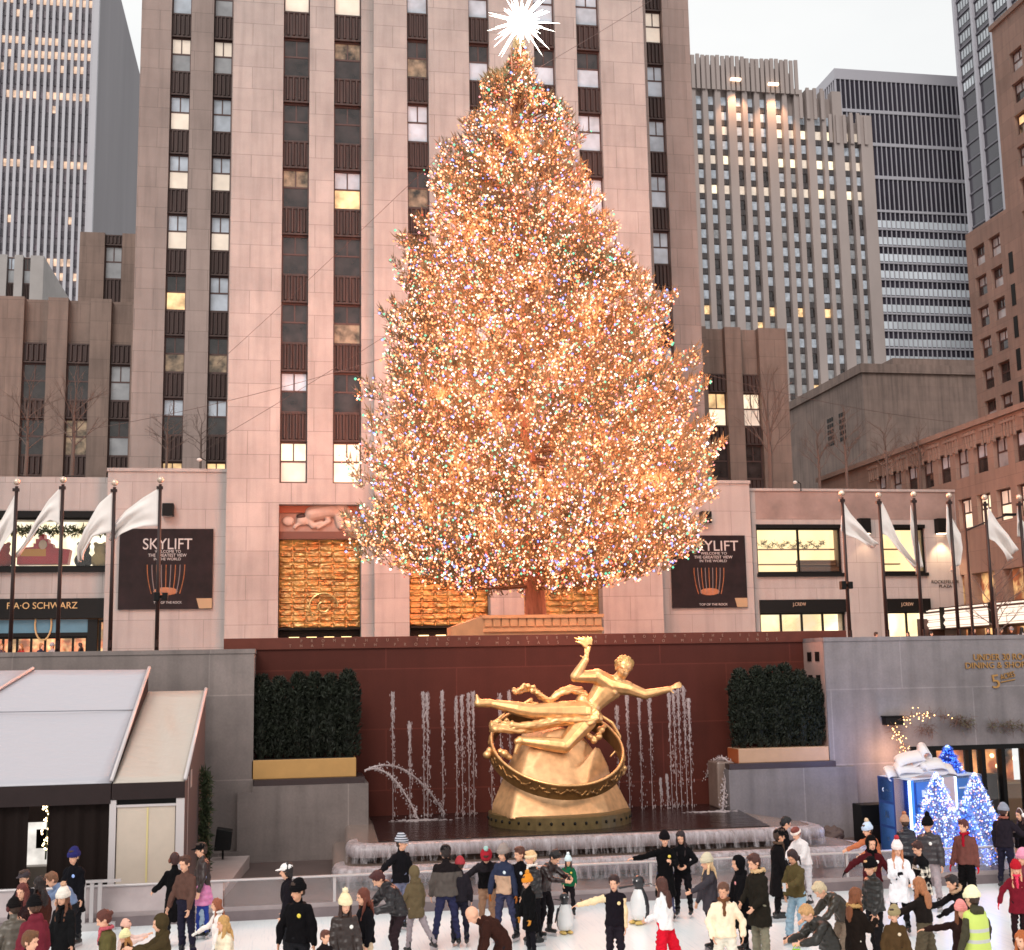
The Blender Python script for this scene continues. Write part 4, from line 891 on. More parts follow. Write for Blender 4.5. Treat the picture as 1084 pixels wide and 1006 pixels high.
# carved figure over the first bay
def relief():
    q = MB(); Y_ = YA + .72
    P_ = lambda u, v: PY(290 + u/5.59, 500 + v/5.59, Y_) - Vector((ox, oy, oz))
    q.ell(P_(170, 285), (.33, 0, 0), (0, .2, 0), (0, 0, .3))                       # head
    q.capsule(P_(225, 245), P_(330, 225), .42, .40); q.capsule(P_(200, 265), P_(230, 320), .2, .17); q.capsule(P_(230, 320), P_(285, 300), .17, .13)
    q.capsule(P_(300, 240), P_(325, 290), .18, .15); q.capsule(P_(325, 290), P_(260, 330), .15, .1); q.capsule(P_(345, 230), P_(400, 205), .36, .3)
    q.capsule(P_(400, 210), P_(440, 240), .3, .25); q.capsule(P_(385, 260), P_(395, 320), .3, .22)
    q.ell(P_(85, 290), (.35, 0, 0), (0, .15, 0), (0, 0, .28)); q.tube([P_(120 + 75*(1-math.cos(t_)), 335 - 35*math.sin(t_)) for t_ in [math.pi*k/8 for k in range(9)]], .12, 6)
    o = vox(q, 'relief_figure', mat('relief_pale', (.52, .40, .34), .7, noise_amt=.1), .05, 2, main)
    h = MB().ell(P_(165, 262), (.3, 0, 0), (0, .22, 0), (0, 0, .16)); h.obj('relief_hair', mat('relief_darkhair', (.06, .03, .025), .6), o, smooth=True)
relief()
# ---- low wings right and left of the tower
lw = xs(88, 390, -14, 23, 48.5, 70, 94, 116, 138)
codes = [['LS','DD','DD'], ['DD','SS','DD'], ['DD','DG','GG']]
t = thing('office_wing', 'lower brown stone wing with fluted parapet left of the main tower', 'building', (lw[3], 88, PLZ))
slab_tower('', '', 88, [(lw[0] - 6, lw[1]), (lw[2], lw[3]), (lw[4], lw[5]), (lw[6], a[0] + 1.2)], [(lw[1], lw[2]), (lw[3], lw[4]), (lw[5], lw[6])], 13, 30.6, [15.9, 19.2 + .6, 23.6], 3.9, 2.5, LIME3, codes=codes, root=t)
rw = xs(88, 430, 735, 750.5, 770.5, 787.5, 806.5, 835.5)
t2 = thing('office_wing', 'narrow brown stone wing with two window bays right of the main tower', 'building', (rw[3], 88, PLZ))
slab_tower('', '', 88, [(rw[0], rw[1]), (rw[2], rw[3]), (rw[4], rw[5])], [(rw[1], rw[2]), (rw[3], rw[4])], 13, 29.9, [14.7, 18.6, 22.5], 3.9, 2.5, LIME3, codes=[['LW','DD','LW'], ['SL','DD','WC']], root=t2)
s3 = xs(97, 270, 84, 110.5, 129, 150)
t3 = thing('office_wing', 'small upper setback with one window, high left of the main tower', 'building', (s3[1], 97, 20))
zt3 = PY(100, 246, 97).z
slab_tower('', '', 97, [(s3[0], s3[1]), (s3[2], s3[3])], [(s3[1], s3[2])], 20, zt3, [PY(120, 294, 97).z], 3.9, 2.6, LIME3, codes=[['GG']], root=t3)
s4 = xs(125, 285, -30, 7, 15, 24, 32, 46)
t4 = thing('office_building', 'pale low office block with rounded piers at the far left edge', 'building', (s4[1], 125, 20))
slab_tower('', '', 125, [(s4[0], s4[1]), (s4[2], s4[3]), (s4[4], s4[5])], [(s4[1], s4[2]), (s4[3], s4[4])], 18, PY(20, 270, 125).z, [PY(20, 299, 125).z], 4.2, 2.6, mat('pale_concrete', (.4, .37, .36), .7, noise_amt=.12, nscale=.4), codes=[['PG'], ['DG']], root=t4, depth=22)
# ================================================================ distant towers
def grid_windows(t, quads, matlist, name='window', stufflabel=None):
    """quads: list of (x0,x1,z0,z1,y, axis, mat) - the first 100 as parts, the others one stuff part"""
    o = t.location
    cache = {}
    for i, q in enumerate(quads[:100]):
        x0, x1, z0, z1, y, ax, mi = q
        k = (round(x1-x0, 2), round(z1-z0, 2), ax, mi)
        if k not in cache:
            W, H = x1-x0, z1-z0
            m = MB()
            if ax == 'y': m.box(0, W, -.05, .05, 0, H)
            else: m.box(-.05, .05, 0, W, 0, H)
            cache[k] = m.data(name, matlist[mi])
        ob = bpy.data.objects.new(name, cache[k]); COL.objects.link(ob); ob.parent = t
        ob.location = Vector((x0, y, z0) if ax == 'y' else (y, x0, z0)) - Vector(o)
    if len(quads) > 100:
        m = MB()
        for x0, x1, z0, z1, y, ax, mi in quads[100:]:
            m.cur = mi
            if ax == 'y': m.box(x0-o.x, x1-o.x, y-.05-o.y, y+.05-o.y, z0-o.z, z1-o.z)
            else: m.box(y-.05-o.x, y+.05-o.x, x0-o.y, x1-o.y, z0-o.z, z1-o.z)
        stuff(m.obj(name + 's_remaining', matlist, t))
def V3(*a): return Vector(a)
# ---- art deco tower (right of the main slab)
YD = 290
t = thing('skyscraper', 'grey stone art deco tower with a notched crown and two lit sconces', 'building', (120, YD, 20))
ox, oy, oz = t.location
DECO = mat('deco_stone', (.34, .285, .27), .8, noise_amt=.16, nscale=.06, stretch=(1, 1, .4)); DECOD = mat('deco_spandrel', (.085, .075, .078), .6, noise_amt=.2, nscale=.2)
pier_px = [(731,740.5),(748,753.5),(761,767),(774.5,783),(790.5,795.5),(803,808.5),(816,825.5),(833,838),(845.5,850.5),(858,866),(874.5,878.5),(886,896),(903.5,907.5),(914.5,927)]
pz = [PY((p+q)/2, 200, YD).x for p, q in pier_px]
wl = MB(); pw = []
topz = PY(790, 62, YD).z; top2 = PY(870, 96, YD).z; top3 = PY(910, 122, YD).z
for (p, q) in pier_px:
    x0, x1 = PY(p, 200, YD).x, PY(q, 200, YD).x; zt = topz if p < 843 else (top2 if p < 890 else top3)
    wl.box(x0-ox, x1-ox, -.0, 2.5, 0, zt - oz + (1.2 if p in (741, 773, 814) else 0)); pw.append((x0, x1, zt))
for i in range(len(pw)-1):
    wl.box(pw[i][1]-ox, pw[i+1][0]-ox, 1.6, 2.5, 0, min(pw[i][2], pw[i+1][2]) - 1.5 - oz)
wl.box(pw[0][0]-ox, pw[8][1]-ox, 2.5, 22, 0, topz-2-oz); wl.box(pw[8][1]-ox, pw[10][1]-ox, 2.5, 20, 0, top2-2-oz); wl.box(pw[10][1]-ox, pw[-1][1]-ox, 2.5, 16, 0, top3-2-oz)
wl.obj('wall', DECO, t)
cr_ = MB()    # crown: fluted battlement blocks
x = pw[0][0]
while x < pw[8][1]:
    cr_.box(x-ox, x+.9-ox, -.5, 0, topz-oz-9, topz-oz + rg.choice((-.2, .0, .2))); x += 1.3
x = pw[8][1]
while x < pw[-1][1] - 1:
    zz = top2 if x < pw[10][1] else top3
    cr_.box(x-ox, x+.8-ox, -.5, 0, zz-oz-8, zz-oz + rg.choice((-.4, .3))); x += 1.9
cr_.obj('crown', DECO, t)
WM = [PANE['P'], PANE['C'], PANE['D'], PANE['G'], PANE['W'], PANE['L']]
q = []; sp_ = MB(); fzD = 3.88; zt0 = PY(757, 99, YD).z
for r_ in range(24):
    zz = zt0 - r_*fzD - 2.5
    for i in range(len(pw)-1):
        if pw[i+1][2] < zz + 6 or pw[i][2] < zz + 6: continue
        x0, x1 = pw[i][1] + .15, pw[i+1][0] - .15
        if r_ in (4, 6) : mi = rg.choice((1, 1, 4, 4, 1))
        elif r_ in (2,): mi = rg.choice((0, 1, 4))
        elif r_ > 13: mi = rg.choice((3, 3, 2, 0, 3, 5))
        else: mi = rg.choice((0, 0, 3, 0, 0, 2 if r_ > 4 else 0))
        q.append((x0, x1, zz, zz + 2.15, YD + 1.3, 'y', mi))
        sp_.box(x0-ox-.1, x1-ox+.1, 1.35, 1.6, zz-1.5-oz, zz-.05-oz)
        for u in (.28, .72): sp_.box(x0+(x1-x0)*u-.13-ox, x0+(x1-x0)*u+.13-ox, 1.15, 1.36, zz-1.4-oz, zz-.1-oz)
sp_.obj('spandrel_panel', DECOD, t); stuff(t.children[-1])
grid_windows(t, q, WM)
for px_, py_ in ((779, 84), (819, 89)):
    p = PY(px_, py_, YD - 1.2)
    MB().box(p.x-ox-1.3, p.x-ox+1.3, -1.4, -.6, p.z-oz-.2, p.z-oz+.3).obj('sconce', emis('sconce_glow', (1, .72, .5), 2.4), t)
    lamp('SPOT', 'sconce_light', (p.x, YD-3.5, p.z - .6), (p.x, YD, p.z-16), 9000, (1, .55, .3), .5, 75)
# ---- dark glass slab tower
YG = 370
t = thing('skyscraper', 'dark glass office slab with white horizontal bands and fine mullions', 'building', PY(885, 300, YG)); ox, oy, oz = t.location; 
x0, x1 = PY(885, 100, YG).x, PY(1036, 100, YG).x + 8; zt = PY(930, 76, YG).z
DG = glass_pane('tower_dark_glass', (.045, .04, .055), .12, vary=.3, sc_=.05); WH = mat('tower_white_metal', (.46, .45, .50), .5)
BG = glass_pane('tower_sky_reflect_glass', (.72, .78, .84), .2, vary=.35, sc_=.035)  # reflected sky put into the pale base colour
MB().box(x0-ox, x1-ox, 0, 60, -40, zt-oz-2).obj('glass_wall', DG, t)
MB().box(x0-ox-.3, x1-ox, -.4, 60.3, zt-oz-3.6, zt-oz).obj('parapet', WH, t)
fl = 4.0; k = 0; z = zt - 3.6; bd = MB(); bandz = [zt - 3.6 - 11.2*i for i in range(1, 4)]
for z_ in bandz: bd.box(x0-ox-.3, x1-ox, -.45, .0, z_-oz, z_-oz+1.1); bd.box(x0-ox-.45, x0-ox, 0, 60, z_-oz, z_-oz+1.1)
zb = zt - 3.6 - 44.8
bd.box(x0-ox-.3, x1-ox, -.45, 0, zb-oz, zb-oz+.8)
bd.obj('upper_band', WH, t)
mu = MB(); x = x0
while x < x1: mu.box(x-ox-.13, x-ox+.13, -.4, 0, -40, zt-oz-3.6); x += 1.62
yy = YG
while yy < YG+60: mu.box(x0-ox-.4, x0-ox, yy-oy-.13, yy-oy+.13, -40, zt-oz-3.6); yy += 1.62
stuff(mu.obj('mullions', WH, t))
z = zb - 6
while z > 90:
    MB().box(x0-ox-.2, x1-ox, -.5, 0, z-oz, z-oz+.55).obj('floor_band', WH, t)
    s = MB(); fr_ = 1.0 if z > zb - 52 else .52
    xx = x0 + 2; xe = x0 + (x1 - x0)*fr_ - 2
    while xx < xe: s.box(xx-ox, xx+1.2-ox, -.12, 0, z-oz+.9, z-oz+3.3); xx += 1.62
    s.obj('window_band', BG, t); z -= 5.6
# ---- left tower with vertical piers
YL = 330
t = thing('skyscraper', 'silver grey tower of thin vertical piers and a blank right side, far left', 'building', PY(101, 290, YL)); ox, oy, oz = t.location
xr = PY(101, 100, YL).x; xl = PY(0, 100, YL).x - 10; zt = 205
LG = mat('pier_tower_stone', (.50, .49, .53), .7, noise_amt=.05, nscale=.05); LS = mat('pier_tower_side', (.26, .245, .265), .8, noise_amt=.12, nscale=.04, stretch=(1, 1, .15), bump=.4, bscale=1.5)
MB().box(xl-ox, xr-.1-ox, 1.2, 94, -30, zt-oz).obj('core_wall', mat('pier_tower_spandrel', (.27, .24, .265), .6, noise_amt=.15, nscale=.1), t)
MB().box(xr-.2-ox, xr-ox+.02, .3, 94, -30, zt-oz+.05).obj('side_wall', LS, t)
p = MB(); x = xr - 1.2; st = 1.65; cols = []
while x > xl:
    p.box(x-ox-.35, x-ox+.35, 0, 1.2, -30, zt-oz); cols.append(x); x -= st
p.box(xr-1.0-ox, xr-ox+.3, -.4, 1.3, -30, zt-oz)
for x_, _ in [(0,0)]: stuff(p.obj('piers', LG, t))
q = []; z = 199.; rr = 0
WL_ = [glass_pane('tl_dark', (.075, .06, .08), .3), glass_pane('tl_mid', (.17, .13, .16), .3), emis('tl_lit', (1, .66, .46), .55, sample=False, vary=.4, vscale=.5)]
while z > 98:
    lit = rr in (1, 3, 5, 8, 9, 10, 12, 17, 24, 25, 29) ; band = rr in (14, 15)
    for i in range(len(cols)-1):
        x0_, x1_ = cols[i+1]+.4, cols[i]-.4
        pr = rg.random(); seg = noise.noise((i*.35, rr*3.1, 0)) 
        mi = 2 if (lit and pr < .85 and seg > -.45) or (pr < .05) else (0 if rg.random() < .7 else 1)
        if band: mi = 0
        q.append((x0_, x1_, z, z + (1.9 if not band else 3.6), YL + 1.0, 'y', mi))
    z -= 3.75; rr += 1
q.sort(key=lambda a: -a[6]); grid_windows(t, q, WL_)
# ---- slender glass tower at upper right (its left-hand side faces the rink)
XG = 194.4
t = thing('skyscraper', 'tall pale pier and glass tower rising at the upper right edge', 'building', (XG, 330, 60)); ox, oy, oz = t.location
ya, yb_ = PX(1084, 60, XG).y - 30, PX(1010, 0, XG).y
MB().box(0, 60, ya-oy, yb_-oy, 0, 290).obj('glass_wall', DG, t)
p = MB(); y = yb_
k = 0; bays = []
while y > ya: p.box(-.9, .2, y-oy-1.1, y-oy, 0, 290); bays.append(y); y -= 9.4
p.obj('pier', WH, t)
z = 64
while z < 340:
    for y in bays:
        s = MB(); yy = y - 2.0
        while yy > y - 8.8 and z > 105 + (y-ya)*.0: s.box(-.15, 0, yy-oy-.9, yy-oy, z-oz+1.7, z-oz+4.2); yy -= 1.5
        if s.v and z > 168: s.obj('window_band', BG, t)
    MB().box(-.3, 0, ya-oy, yb_-oy-1.1, z-oz, z-oz+.5).obj('floor_band', mat('tower_grey_metal', (.16, .15, .18), .5), t)
    z += 5.0
# ---- blank grey building
t = thing('building', 'windowless weathered stone block with a flat coping behind the bare trees', 'building', (62.2, 130, PLZ)); ox, oy, oz = t.location
zc = 37.9; x1 = PY(1052, 400, 130).x + 6
GB = stone('blank_block_stone', (.20, .14, .118), 4, 1.6, joint=.02, jdark=.85, var=.06, stain=.25, streak=.4)
MB().box(0, x1-ox, 0, 60, 0, zc-oz-1.0).obj('wall', GB, t)
m = MB(); m.box(-.3, x1-ox, -.3, 60, zc-oz-1.0, zc-oz); m.box(4, x1-ox, .5, 50, zc-oz, zc-oz+.9)
m.obj('coping', GB, t)
MB().box(-.8, 0, -.8, 4.5, zc-oz-13, zc-oz-12.4).obj('ledge', GB, t)
for yv in (135, 138.3):
    p0 = PX(0, 0, 1) if False else None
    v = MB(); 
    for i in range(3):
        for k in range(5): v.box(-.06, .02, yv-oy+i*.6, yv-oy+i*.6+.4, zc-oz-7.6+k*.7, zc-oz-7.6+k*.7+.45)
    v.obj('vent_grille', BLACK, t)
# ---- street wing with frieze, its left-hand side faces the rink (plane x = 40)
XI = 40.0
t = thing('office_wing', 'long stone wing with a carved frieze and tall windows receding at right', 'building', (XI, 75, PLZ)); ox, oy, oz = t.location
INTL = stone('wing_stone', (.27, .185, .15), 2.2, 1.3, joint=.015, jdark=.75, var=.06, stain=.15, streak=.18)
zc = 19.26
def pxw(px, py): v = PX(px, py, XI); return v.y, v.z
ys = [pxw(x_, y_)[0] for x_, y_ in ((1033.5, 475), (1013, 485), (989.5, 493), (971, 500), (951, 507), (936, 512), (921, 516))]
ys0 = pxw(1058, 466)[0]; ys00 = pxw(1080, 458)[0]
step = ys0 - ys00; alls = [ys00 + step*i for i in range(-4, 9)]
w1t, w1b = pxw(1058, 462)[1], pxw(1058, 495)[1]; w2t, w2b = pxw(1063, 517)[1], pxw(1063, 551)[1]; w0 = zc - 1.9
WW = 1.5
m = MB(); y0w, y1w = ys00 - 5*step, 92.
rows = ((w1b, w1t), (w2b, w2t))
zlo = PLZ
for a_, b_ in ((PLZ + 5.2, w2b), (w2t, w1b), (w1t, zc - .3)): m.box(0, 12, y0w-oy, y1w-oy, a_-oz, b_-oz)
edges = sorted(alls)
for (zb_, zt_) in rows:
    prev = y0w
    for c_ in edges:
        if c_ - WW/2 > prev: m.box(0, 12, prev-oy, c_-WW/2-oy, zb_-oz, zt_-oz)
        prev = c_ + WW/2
    m.box(0, 12, prev-oy, y1w-oy, zb_-oz, zt_-oz)
    m.box(.5, 12, y0w-oy, y1w-oy, zb_-oz, zt_-oz)
m.box(-.0, 12, 78-oy, y1w-oy, 0, 5.2); 
m.obj('wall', INTL, t)
m = MB(); m.box(-.22, 12, y0w-oy, y1w-oy+.2, zc-oz-.32, zc-oz)
m.obj('cornice', INTL, t)
fz = MB()
for c_ in edges:
    for k in range(5): fz.box(-.1, 0, c_+step/2-oy-.7+k*.32, c_+step/2-oy-.52+k*.32, zc-oz-1.6+.1*(k % 2), zc-oz-.5)
    fz.box(-.14, 0, c_+step/2-oy-.75, c_+step/2-oy+.85, zc-oz-.75, zc-oz-.6)
stuff(fz.obj('frieze_carving', INTL, t))
_sx = {}
def side_window(parent, X, y, z, W, H, code):
    """sash window lying in a plane x = const facing -x"""
    fm, um, lm = sash(W, H); o = bpy.data.objects.new('window', fm); COL.objects.link(o); o.parent = parent; o.location = (X, y, z); o.rotation_euler = (0, 0, R(-90))
    for me in (um[code[0]], lm[code[1]]):
        p = bpy.data.objects.new('pane', me); COL.objects.link(p); p.parent = o
for c_ in edges:
    side_window(t, .32, c_-oy, w1b-oz, WW, w1t-w1b, rg.choice(('PD','GD','GG','PD')))
    side_window(t, .32, c_-oy, w2b-oz, WW, w2t-w2b, rg.choice(('LW','WW','LW','CW')))
# ground floor shopfront glow and lit marquee
ym0, ym1 = PX(1084, 650, XI-1.5).y - 6, 77.5
MB().box(.6, 1.0, y0w-oy, 78-oy, 0, 5.2).obj('shop_interior', emis('shop_amber', (1, .55, .22), .45, vary=.8, vscale=.7, col2=(.3, .08, .03)), t)
for k in range(9): MB().box(0, .6, y0w-oy + k*3.4, y0w-oy + k*3.4 + .9, 0, 5.2).obj('pier', INTL, t)
mq = thing('theatre_marquee', 'curved lit marquee of white glowing tubes beyond the right flagpoles', 'marquee', (XI-1.6, 66, PLZ))
z0m, z1m = PX(1040, 664, XI-1.8).z, PX(1040, 640, XI-1.8).z
core = MB(); N_ = 18; pts = []
for i in range(N_+1):
    u = i/N_; y = ym1 - (ym1-ym0)*u; xo = XI - 1.4 - 1.3*math.sin(math.pi*min(1, u*1.6)*.5)
    pts.append((xo, y))
for i in range(N_):
    (xa, ya_), (xb, yb2) = pts[i], pts[i+1]
    core.hexa([(xa-XI+1.6, ya_-66, z0m-PLZ), (XI-XI+1.6, ya_-66, z0m-PLZ), (1.6, yb2-66, z0m-PLZ), (xb-XI+1.6, yb2-66, z0m-PLZ), (xa-XI+1.6, ya_-66, z1m-PLZ), (1.6, ya_-66, z1m-PLZ), (1.6, yb2-66, z1m-PLZ), (xb-XI+1.6, yb2-66, z1m-PLZ)])
core.obj('canopy', mat('marquee_dark', (.05, .02, .015), .5), mq, fix=True)
for k in range(6):
    zz = z0m + (z1m-z0m)*(.08 + k*.165); 
    MB().tube([(x_-XI+1.6-.05, y_-66, zz-PLZ) for x_, y_ in pts], .05 if k not in (1, 3) else .15, 6).obj('light_tube', emis('marquee_white', (1, .78, .62), .85), mq)
for k in (3, 7, 12):
    x_, y_ = pts[k]; MB().box(x_-XI+1.6-.3, x_-XI+1.6-.1, y_-66-.12, y_-66+.12, z0m-PLZ, z1m-PLZ).obj('divider', BLACK, mq)
# ---- brown tower block at the right edge
XT = 46.0
t = thing('tower_block', 'brown stone tower block with stepped shoulder cut off by the right edge', 'building', (XT, 75, PLZ)); ox, oy, oz = t.location
zt = 46.9; zsh = PX(1025, 247, XT).z; yE = PX(1055, 100, XT).y; yL = PX(1027, 300, XT).y + .2
m = MB(); m.box(.5, 20, 40-oy, yE-oy, 0, zt-oz-.05); m.box(.5, 20, yE-oy, yL-oy, 0, zsh-oz)
cls = [PX(x_, y_, XT).y for x_, y_ in ((1074, 70), (1053, 262), (1036, 265))]
ww = 1.4; wh = PX(1036, 257, XT).z - PX(1036, 279, XT).z
fzT = (PX(1041, 450, XT).z - PX(1036, 265, XT).z) / -5.55
# upper tower columns and the two shoulder columns
colsT = [(cls[0] - 4.2, zt), (cls[0]-.2, zt), (cls[1], zsh), (cls[2], zsh)]
ztops = {0: PX(1074, 58, XT).z, 2: PX(1053, 253, XT).z, 3: PX(1036, 260, XT).z}
bounds = []
holes = []
for i, (c_, zz) in enumerate(colsT):
    z = (PX(1075, 52, XT).z if i < 2 else PX(1053, 249, XT).z) - wh
    while z > 19.5: holes.append((c_, z)); z -= fzT
colz = {}
for c_, z in holes: colz.setdefault(c_, []).append(z)
seg = sorted(colz); prev = 40.
for c_ in seg:
    top = zt if c_ < yE else zsh
    a_, b_ = c_ - ww/2, c_ + ww/2
    if prev < yE < a_: m.box(0, .5, prev-oy, yE-oy, 0, zt-oz); m.box(0, .5, yE-oy, a_-oy, 0, zsh-oz)
    else: m.box(0, .5, prev-oy, a_-oy, 0, top-oz)
    zz = 0
    for z in sorted(colz[c_]): m.box(0, .5, a_-oy, b_-oy, zz, z-oz); zz = z + wh - oz
    m.box(0, .5, a_-oy, b_-oy, zz, top-oz); prev = b_
m.box(0, .5, prev-oy, yL-oy, 0, zsh-oz)
m.obj('wall', BROWN, t)
MB().box(-.15, 20, 40-oy, yE-oy+.15, zt-oz-.04, zt-oz+.3).obj('coping', BROWN, t)
for c_, z in holes: side_window(t, .3, c_-oy, z-oz, ww, wh, 'LS' if abs(z - holes[2][1]) < .1 and c_ < yE else rg.choice(('GD','DD','GD','DG','GG')))
for k in range(12):
    z = zsh - 3 - k*fzT
    if z > 19: MB().box(-.03, .02, (yE+cls[1])/2-oy-1.2, (yE+cls[1])/2-oy-.75, z-oz-wh, z-oz).obj('slot_window', BLACK, t)
# ================================================================ podium shops
YPD = 72.0
def storefront(root, x0, x1, y, z0, z1, em, panes=2, dp=.9):
    """glazed opening with a lit room behind: back wall, floor, shelves, glass"""
    ox, oy, oz = root.location
    MB().box(x0-ox, x1-ox, y+dp-oy, y+dp+.1-oy, z0-oz, z1-oz).obj('room_wall', em, root)
    m = MB(); m.box(x0-ox, x1-ox, y+.2-oy, y+dp-oy, z0-oz-.05, z0-oz); m.obj('room_floor', mat('shop_floor', (.4, .3, .2), .5), root)
    fr_ = MB(); t_ = .11
    fr_.box(x0-ox, x1-ox, y-.05-oy, y+.1-oy, z0-oz, z0+t_-oz); fr_.box(x0-ox, x1-ox, y-.05-oy, y+.1-oy, z1-t_-oz, z1-oz)
    for i in range(panes + 1):
        xx = x0 + (x1-x0-t_)*i/panes; fr_.box(xx-ox, xx+t_-ox, y-.04-oy, y+.09-oy, z0+t_-oz, z1-t_-oz)
    fr_.obj('window_frame', BLACK, root)
    MB().box(x0+.05-ox, x1-.05-ox, y+.02-oy, y+.04-oy, z0+t_-oz, z1-t_-oz).obj('shop_glass', CLEAR, root)
def clear_mat(name, tint=(1, 1, 1), rough=.02, refl=.1, alpha=0.):
    if name in MATS: return MATS[name]
    m = bpy.data.materials.new(name); m.use_nodes = True; nt = m.node_tree; nt.nodes.clear(); L = nt.links.new
    o = nt.nodes.new('ShaderNodeOutputMaterial'); tr = nt.nodes.new('ShaderNodeBsdfTransparent'); tr.inputs[0].default_value = tuple(tint) + (1,)
    gl = nt.nodes.new('ShaderNodeBsdfGlossy'); gl.inputs['Roughness'].default_value = rough
    fz_ = nt.nodes.new('ShaderNodeFresnel'); fz_.inputs[0].default_value = 1.5; mxs = nt.nodes.new('ShaderNodeMixShader')
    a_ = nt.nodes.new('ShaderNodeMath'); a_.operation = 'MULTIPLY_ADD'; a_.inputs[1].default_value = 1; a_.inputs[2].default_value = alpha; L(fz_.outputs[0], a_.inputs[0])
    L(a_.outputs[0], mxs.inputs[0]); L(tr.outputs[0], mxs.inputs[1]); L(gl.outputs[0], mxs.inputs[2]); L(mxs.outputs[0], o.inputs[0]); MATS[name] = m; return m
CLEAR = clear_mat('clear_glass')
SHOPW = emis('shop_warm_light', (1, .72, .36), .9, vary=.35, vscale=.35, col2=(1, .82, .55)); SHOPY = emis('shop_yellow_light', (1, .72, .36), .95, vary=.15, vscale=.3)
SHOPX = emis('shop_busy_light', (1, .58, .25), .75, vary=.7, vscale=1.3, col2=(.85, .25, .1))
zr = 15.3
# left shop building
xA = PY(-40, 600, YPD).x; xB = PY(113, 600, YPD).x
t = thing('shop_building', 'stone shop building at left with a glowing toy window and dark name band', 'building', (xB - 8, YPD, PLZ)); ox, oy, oz = t.location
Z = lambda px, py: PY(px, py, YPD).z
za, zb_ = Z(60, 548), Z(60, 601); zc_, zd = Z(60, 634), Z(60, 650)
m = MB(); m.box(xA-ox, xB-ox, 0, 9, za+.35-oz, Z(50, 505)-oz); m.box(xA-ox, xB-ox, 0, 1, Z(60, 634)-oz, Z(60, 606)-oz); m.box(xA-ox, xB-ox, 2.6, 9, 0, za+.35-oz)
m.obj('wall', LIMEP, t)
MB().box(xA-ox, xB-ox, -.12, .3, za-oz, za-oz+.35).obj('window_header', BLACK, t)
MB().box(xA-ox, xB-ox, -.25, .3, Z(60, 606)-oz, zb_-oz).obj('window_sill', BLACK, t)
storefront(t, xA, xB, YPD + .2, zb_, za, emis('toy_window_light', (1, .80, .48), .95, vary=.25, vscale=.8, col2=(1, .9, .7)), panes=3, dp=1.9)
# name band and lower shop
MB().box(xA-ox, xB-ox, -.3, .5, zd-oz-.25, zc_-oz).obj('sign_band', BLACK, t)
fit_text(t, 'shop_name', 'F·A·O SCHWARZ', 9, 83, 641.5, 6.4, YPD, mat('sign_gold', srgb(196, 160, 112), .5, .3, noise_amt=.05), dy=-.34)
fit_text(t, 'panel_lettering', 'SKATE & SHOP', 34, 58, 659.5, 3, YPD, mat('panel_brown', srgb(120, 92, 76), .5), dy=-.03) if False else None
xd = PY(93, 660, YPD).x
MB().box(xA-ox, xd-ox, .0, .4, Z(50, 670)-oz, zd-oz-.3).obj('blue_sign_panel', mat('panel_blue', srgb(78, 118, 138), .5, noise_amt=.12, nscale=1.2), t)
text('panel_lettering', 'ELSA & OLAF', .5, (PY(46, 660, YPD-.02).x-ox, -.03, PY(46, 660, YPD).z-oz), mat('panel_brown', srgb(110, 84, 70), .5), t, .02) if False else None
MB().tube([(PY(46, 660, YPD).x-ox + .42*math.cos(q_), -.06, Z(46, 661)-oz + .85*math.sin(q_)) for q_ in [math.pi*2*k/20 for k in range(21)]], .05, 5).obj('panel_ornament', mat('sign_gold', (.5, .4, .25)), t)
MB().box(xd-ox, xd-ox+.5, -.05, .5, 0, zd-oz-.3).obj('door_post', BLACK, t)
MB().box(xA-ox, xd-ox, -.02, .4, Z(50, 674)-oz, Z(50, 670)-oz).obj('door_lintel', BLACK, t)
storefront(t, xA, xd, YPD + .2, PLZ, Z(50, 674), SHOPX, panes=9); storefront(t, xd + .55, xB, YPD + .2, PLZ, zd-.35, SHOPX, panes=1)
# red toy-house display in the upper window, garland over it
dsp = thing('toy_display', 'big red stepped toy house display in the upper shop window', 'display', (PY(47, 595, YPD+1.2).x, YPD + 1.2, zb_))
def pp(u, v, Y): 
    p_ = PY(u/7.186, 480 + v/7.186, Y); return (p_.x, p_.z)
poly = [pp(u, v, YPD+1.2) for u, v in ((135, 850), (520, 845), (540, 735), (415, 722), (405, 690), (375, 690), (375, 655), (345, 655), (345, 618), (305, 618), (305, 655), (280, 655), (280, 690), (262, 690), (262, 715), (180, 722), (140, 760))]
poly = [(x_-dsp.location.x, z_-dsp.location.z) for x_, z_ in poly][::-1]
poly = poly if sum((poly[i][0]-poly[i-1][0])*(poly[i][1]+poly[i-1][1]) for i in range(len(poly))) < 0 else poly[::-1]
MB().prism(poly, -.3, .5).obj('toy_house', mat('toy_red', srgb(188, 22, 40), .5, noise_amt=.1), dsp, fix=True)
c_ = pp(335, 700, YPD+1.2); MB().ell((c_[0]-dsp.location.x, -.35, c_[1]-dsp.location.z), (.22, 0, 0), (0, .08, 0), (0, 0, .26)).obj('crest', mat('toy_cream', srgb(225, 200, 170)), dsp)
c_ = pp(285, 745, YPD+1.2); MB().box(c_[0]-dsp.location.x-.8, c_[0]-dsp.location.x+.5, -.34, -.3, c_[1]-dsp.location.z-.3, c_[1]-dsp.location.z+.1).obj('plaque', mat('toy_gold', srgb(214, 150, 60)), dsp)
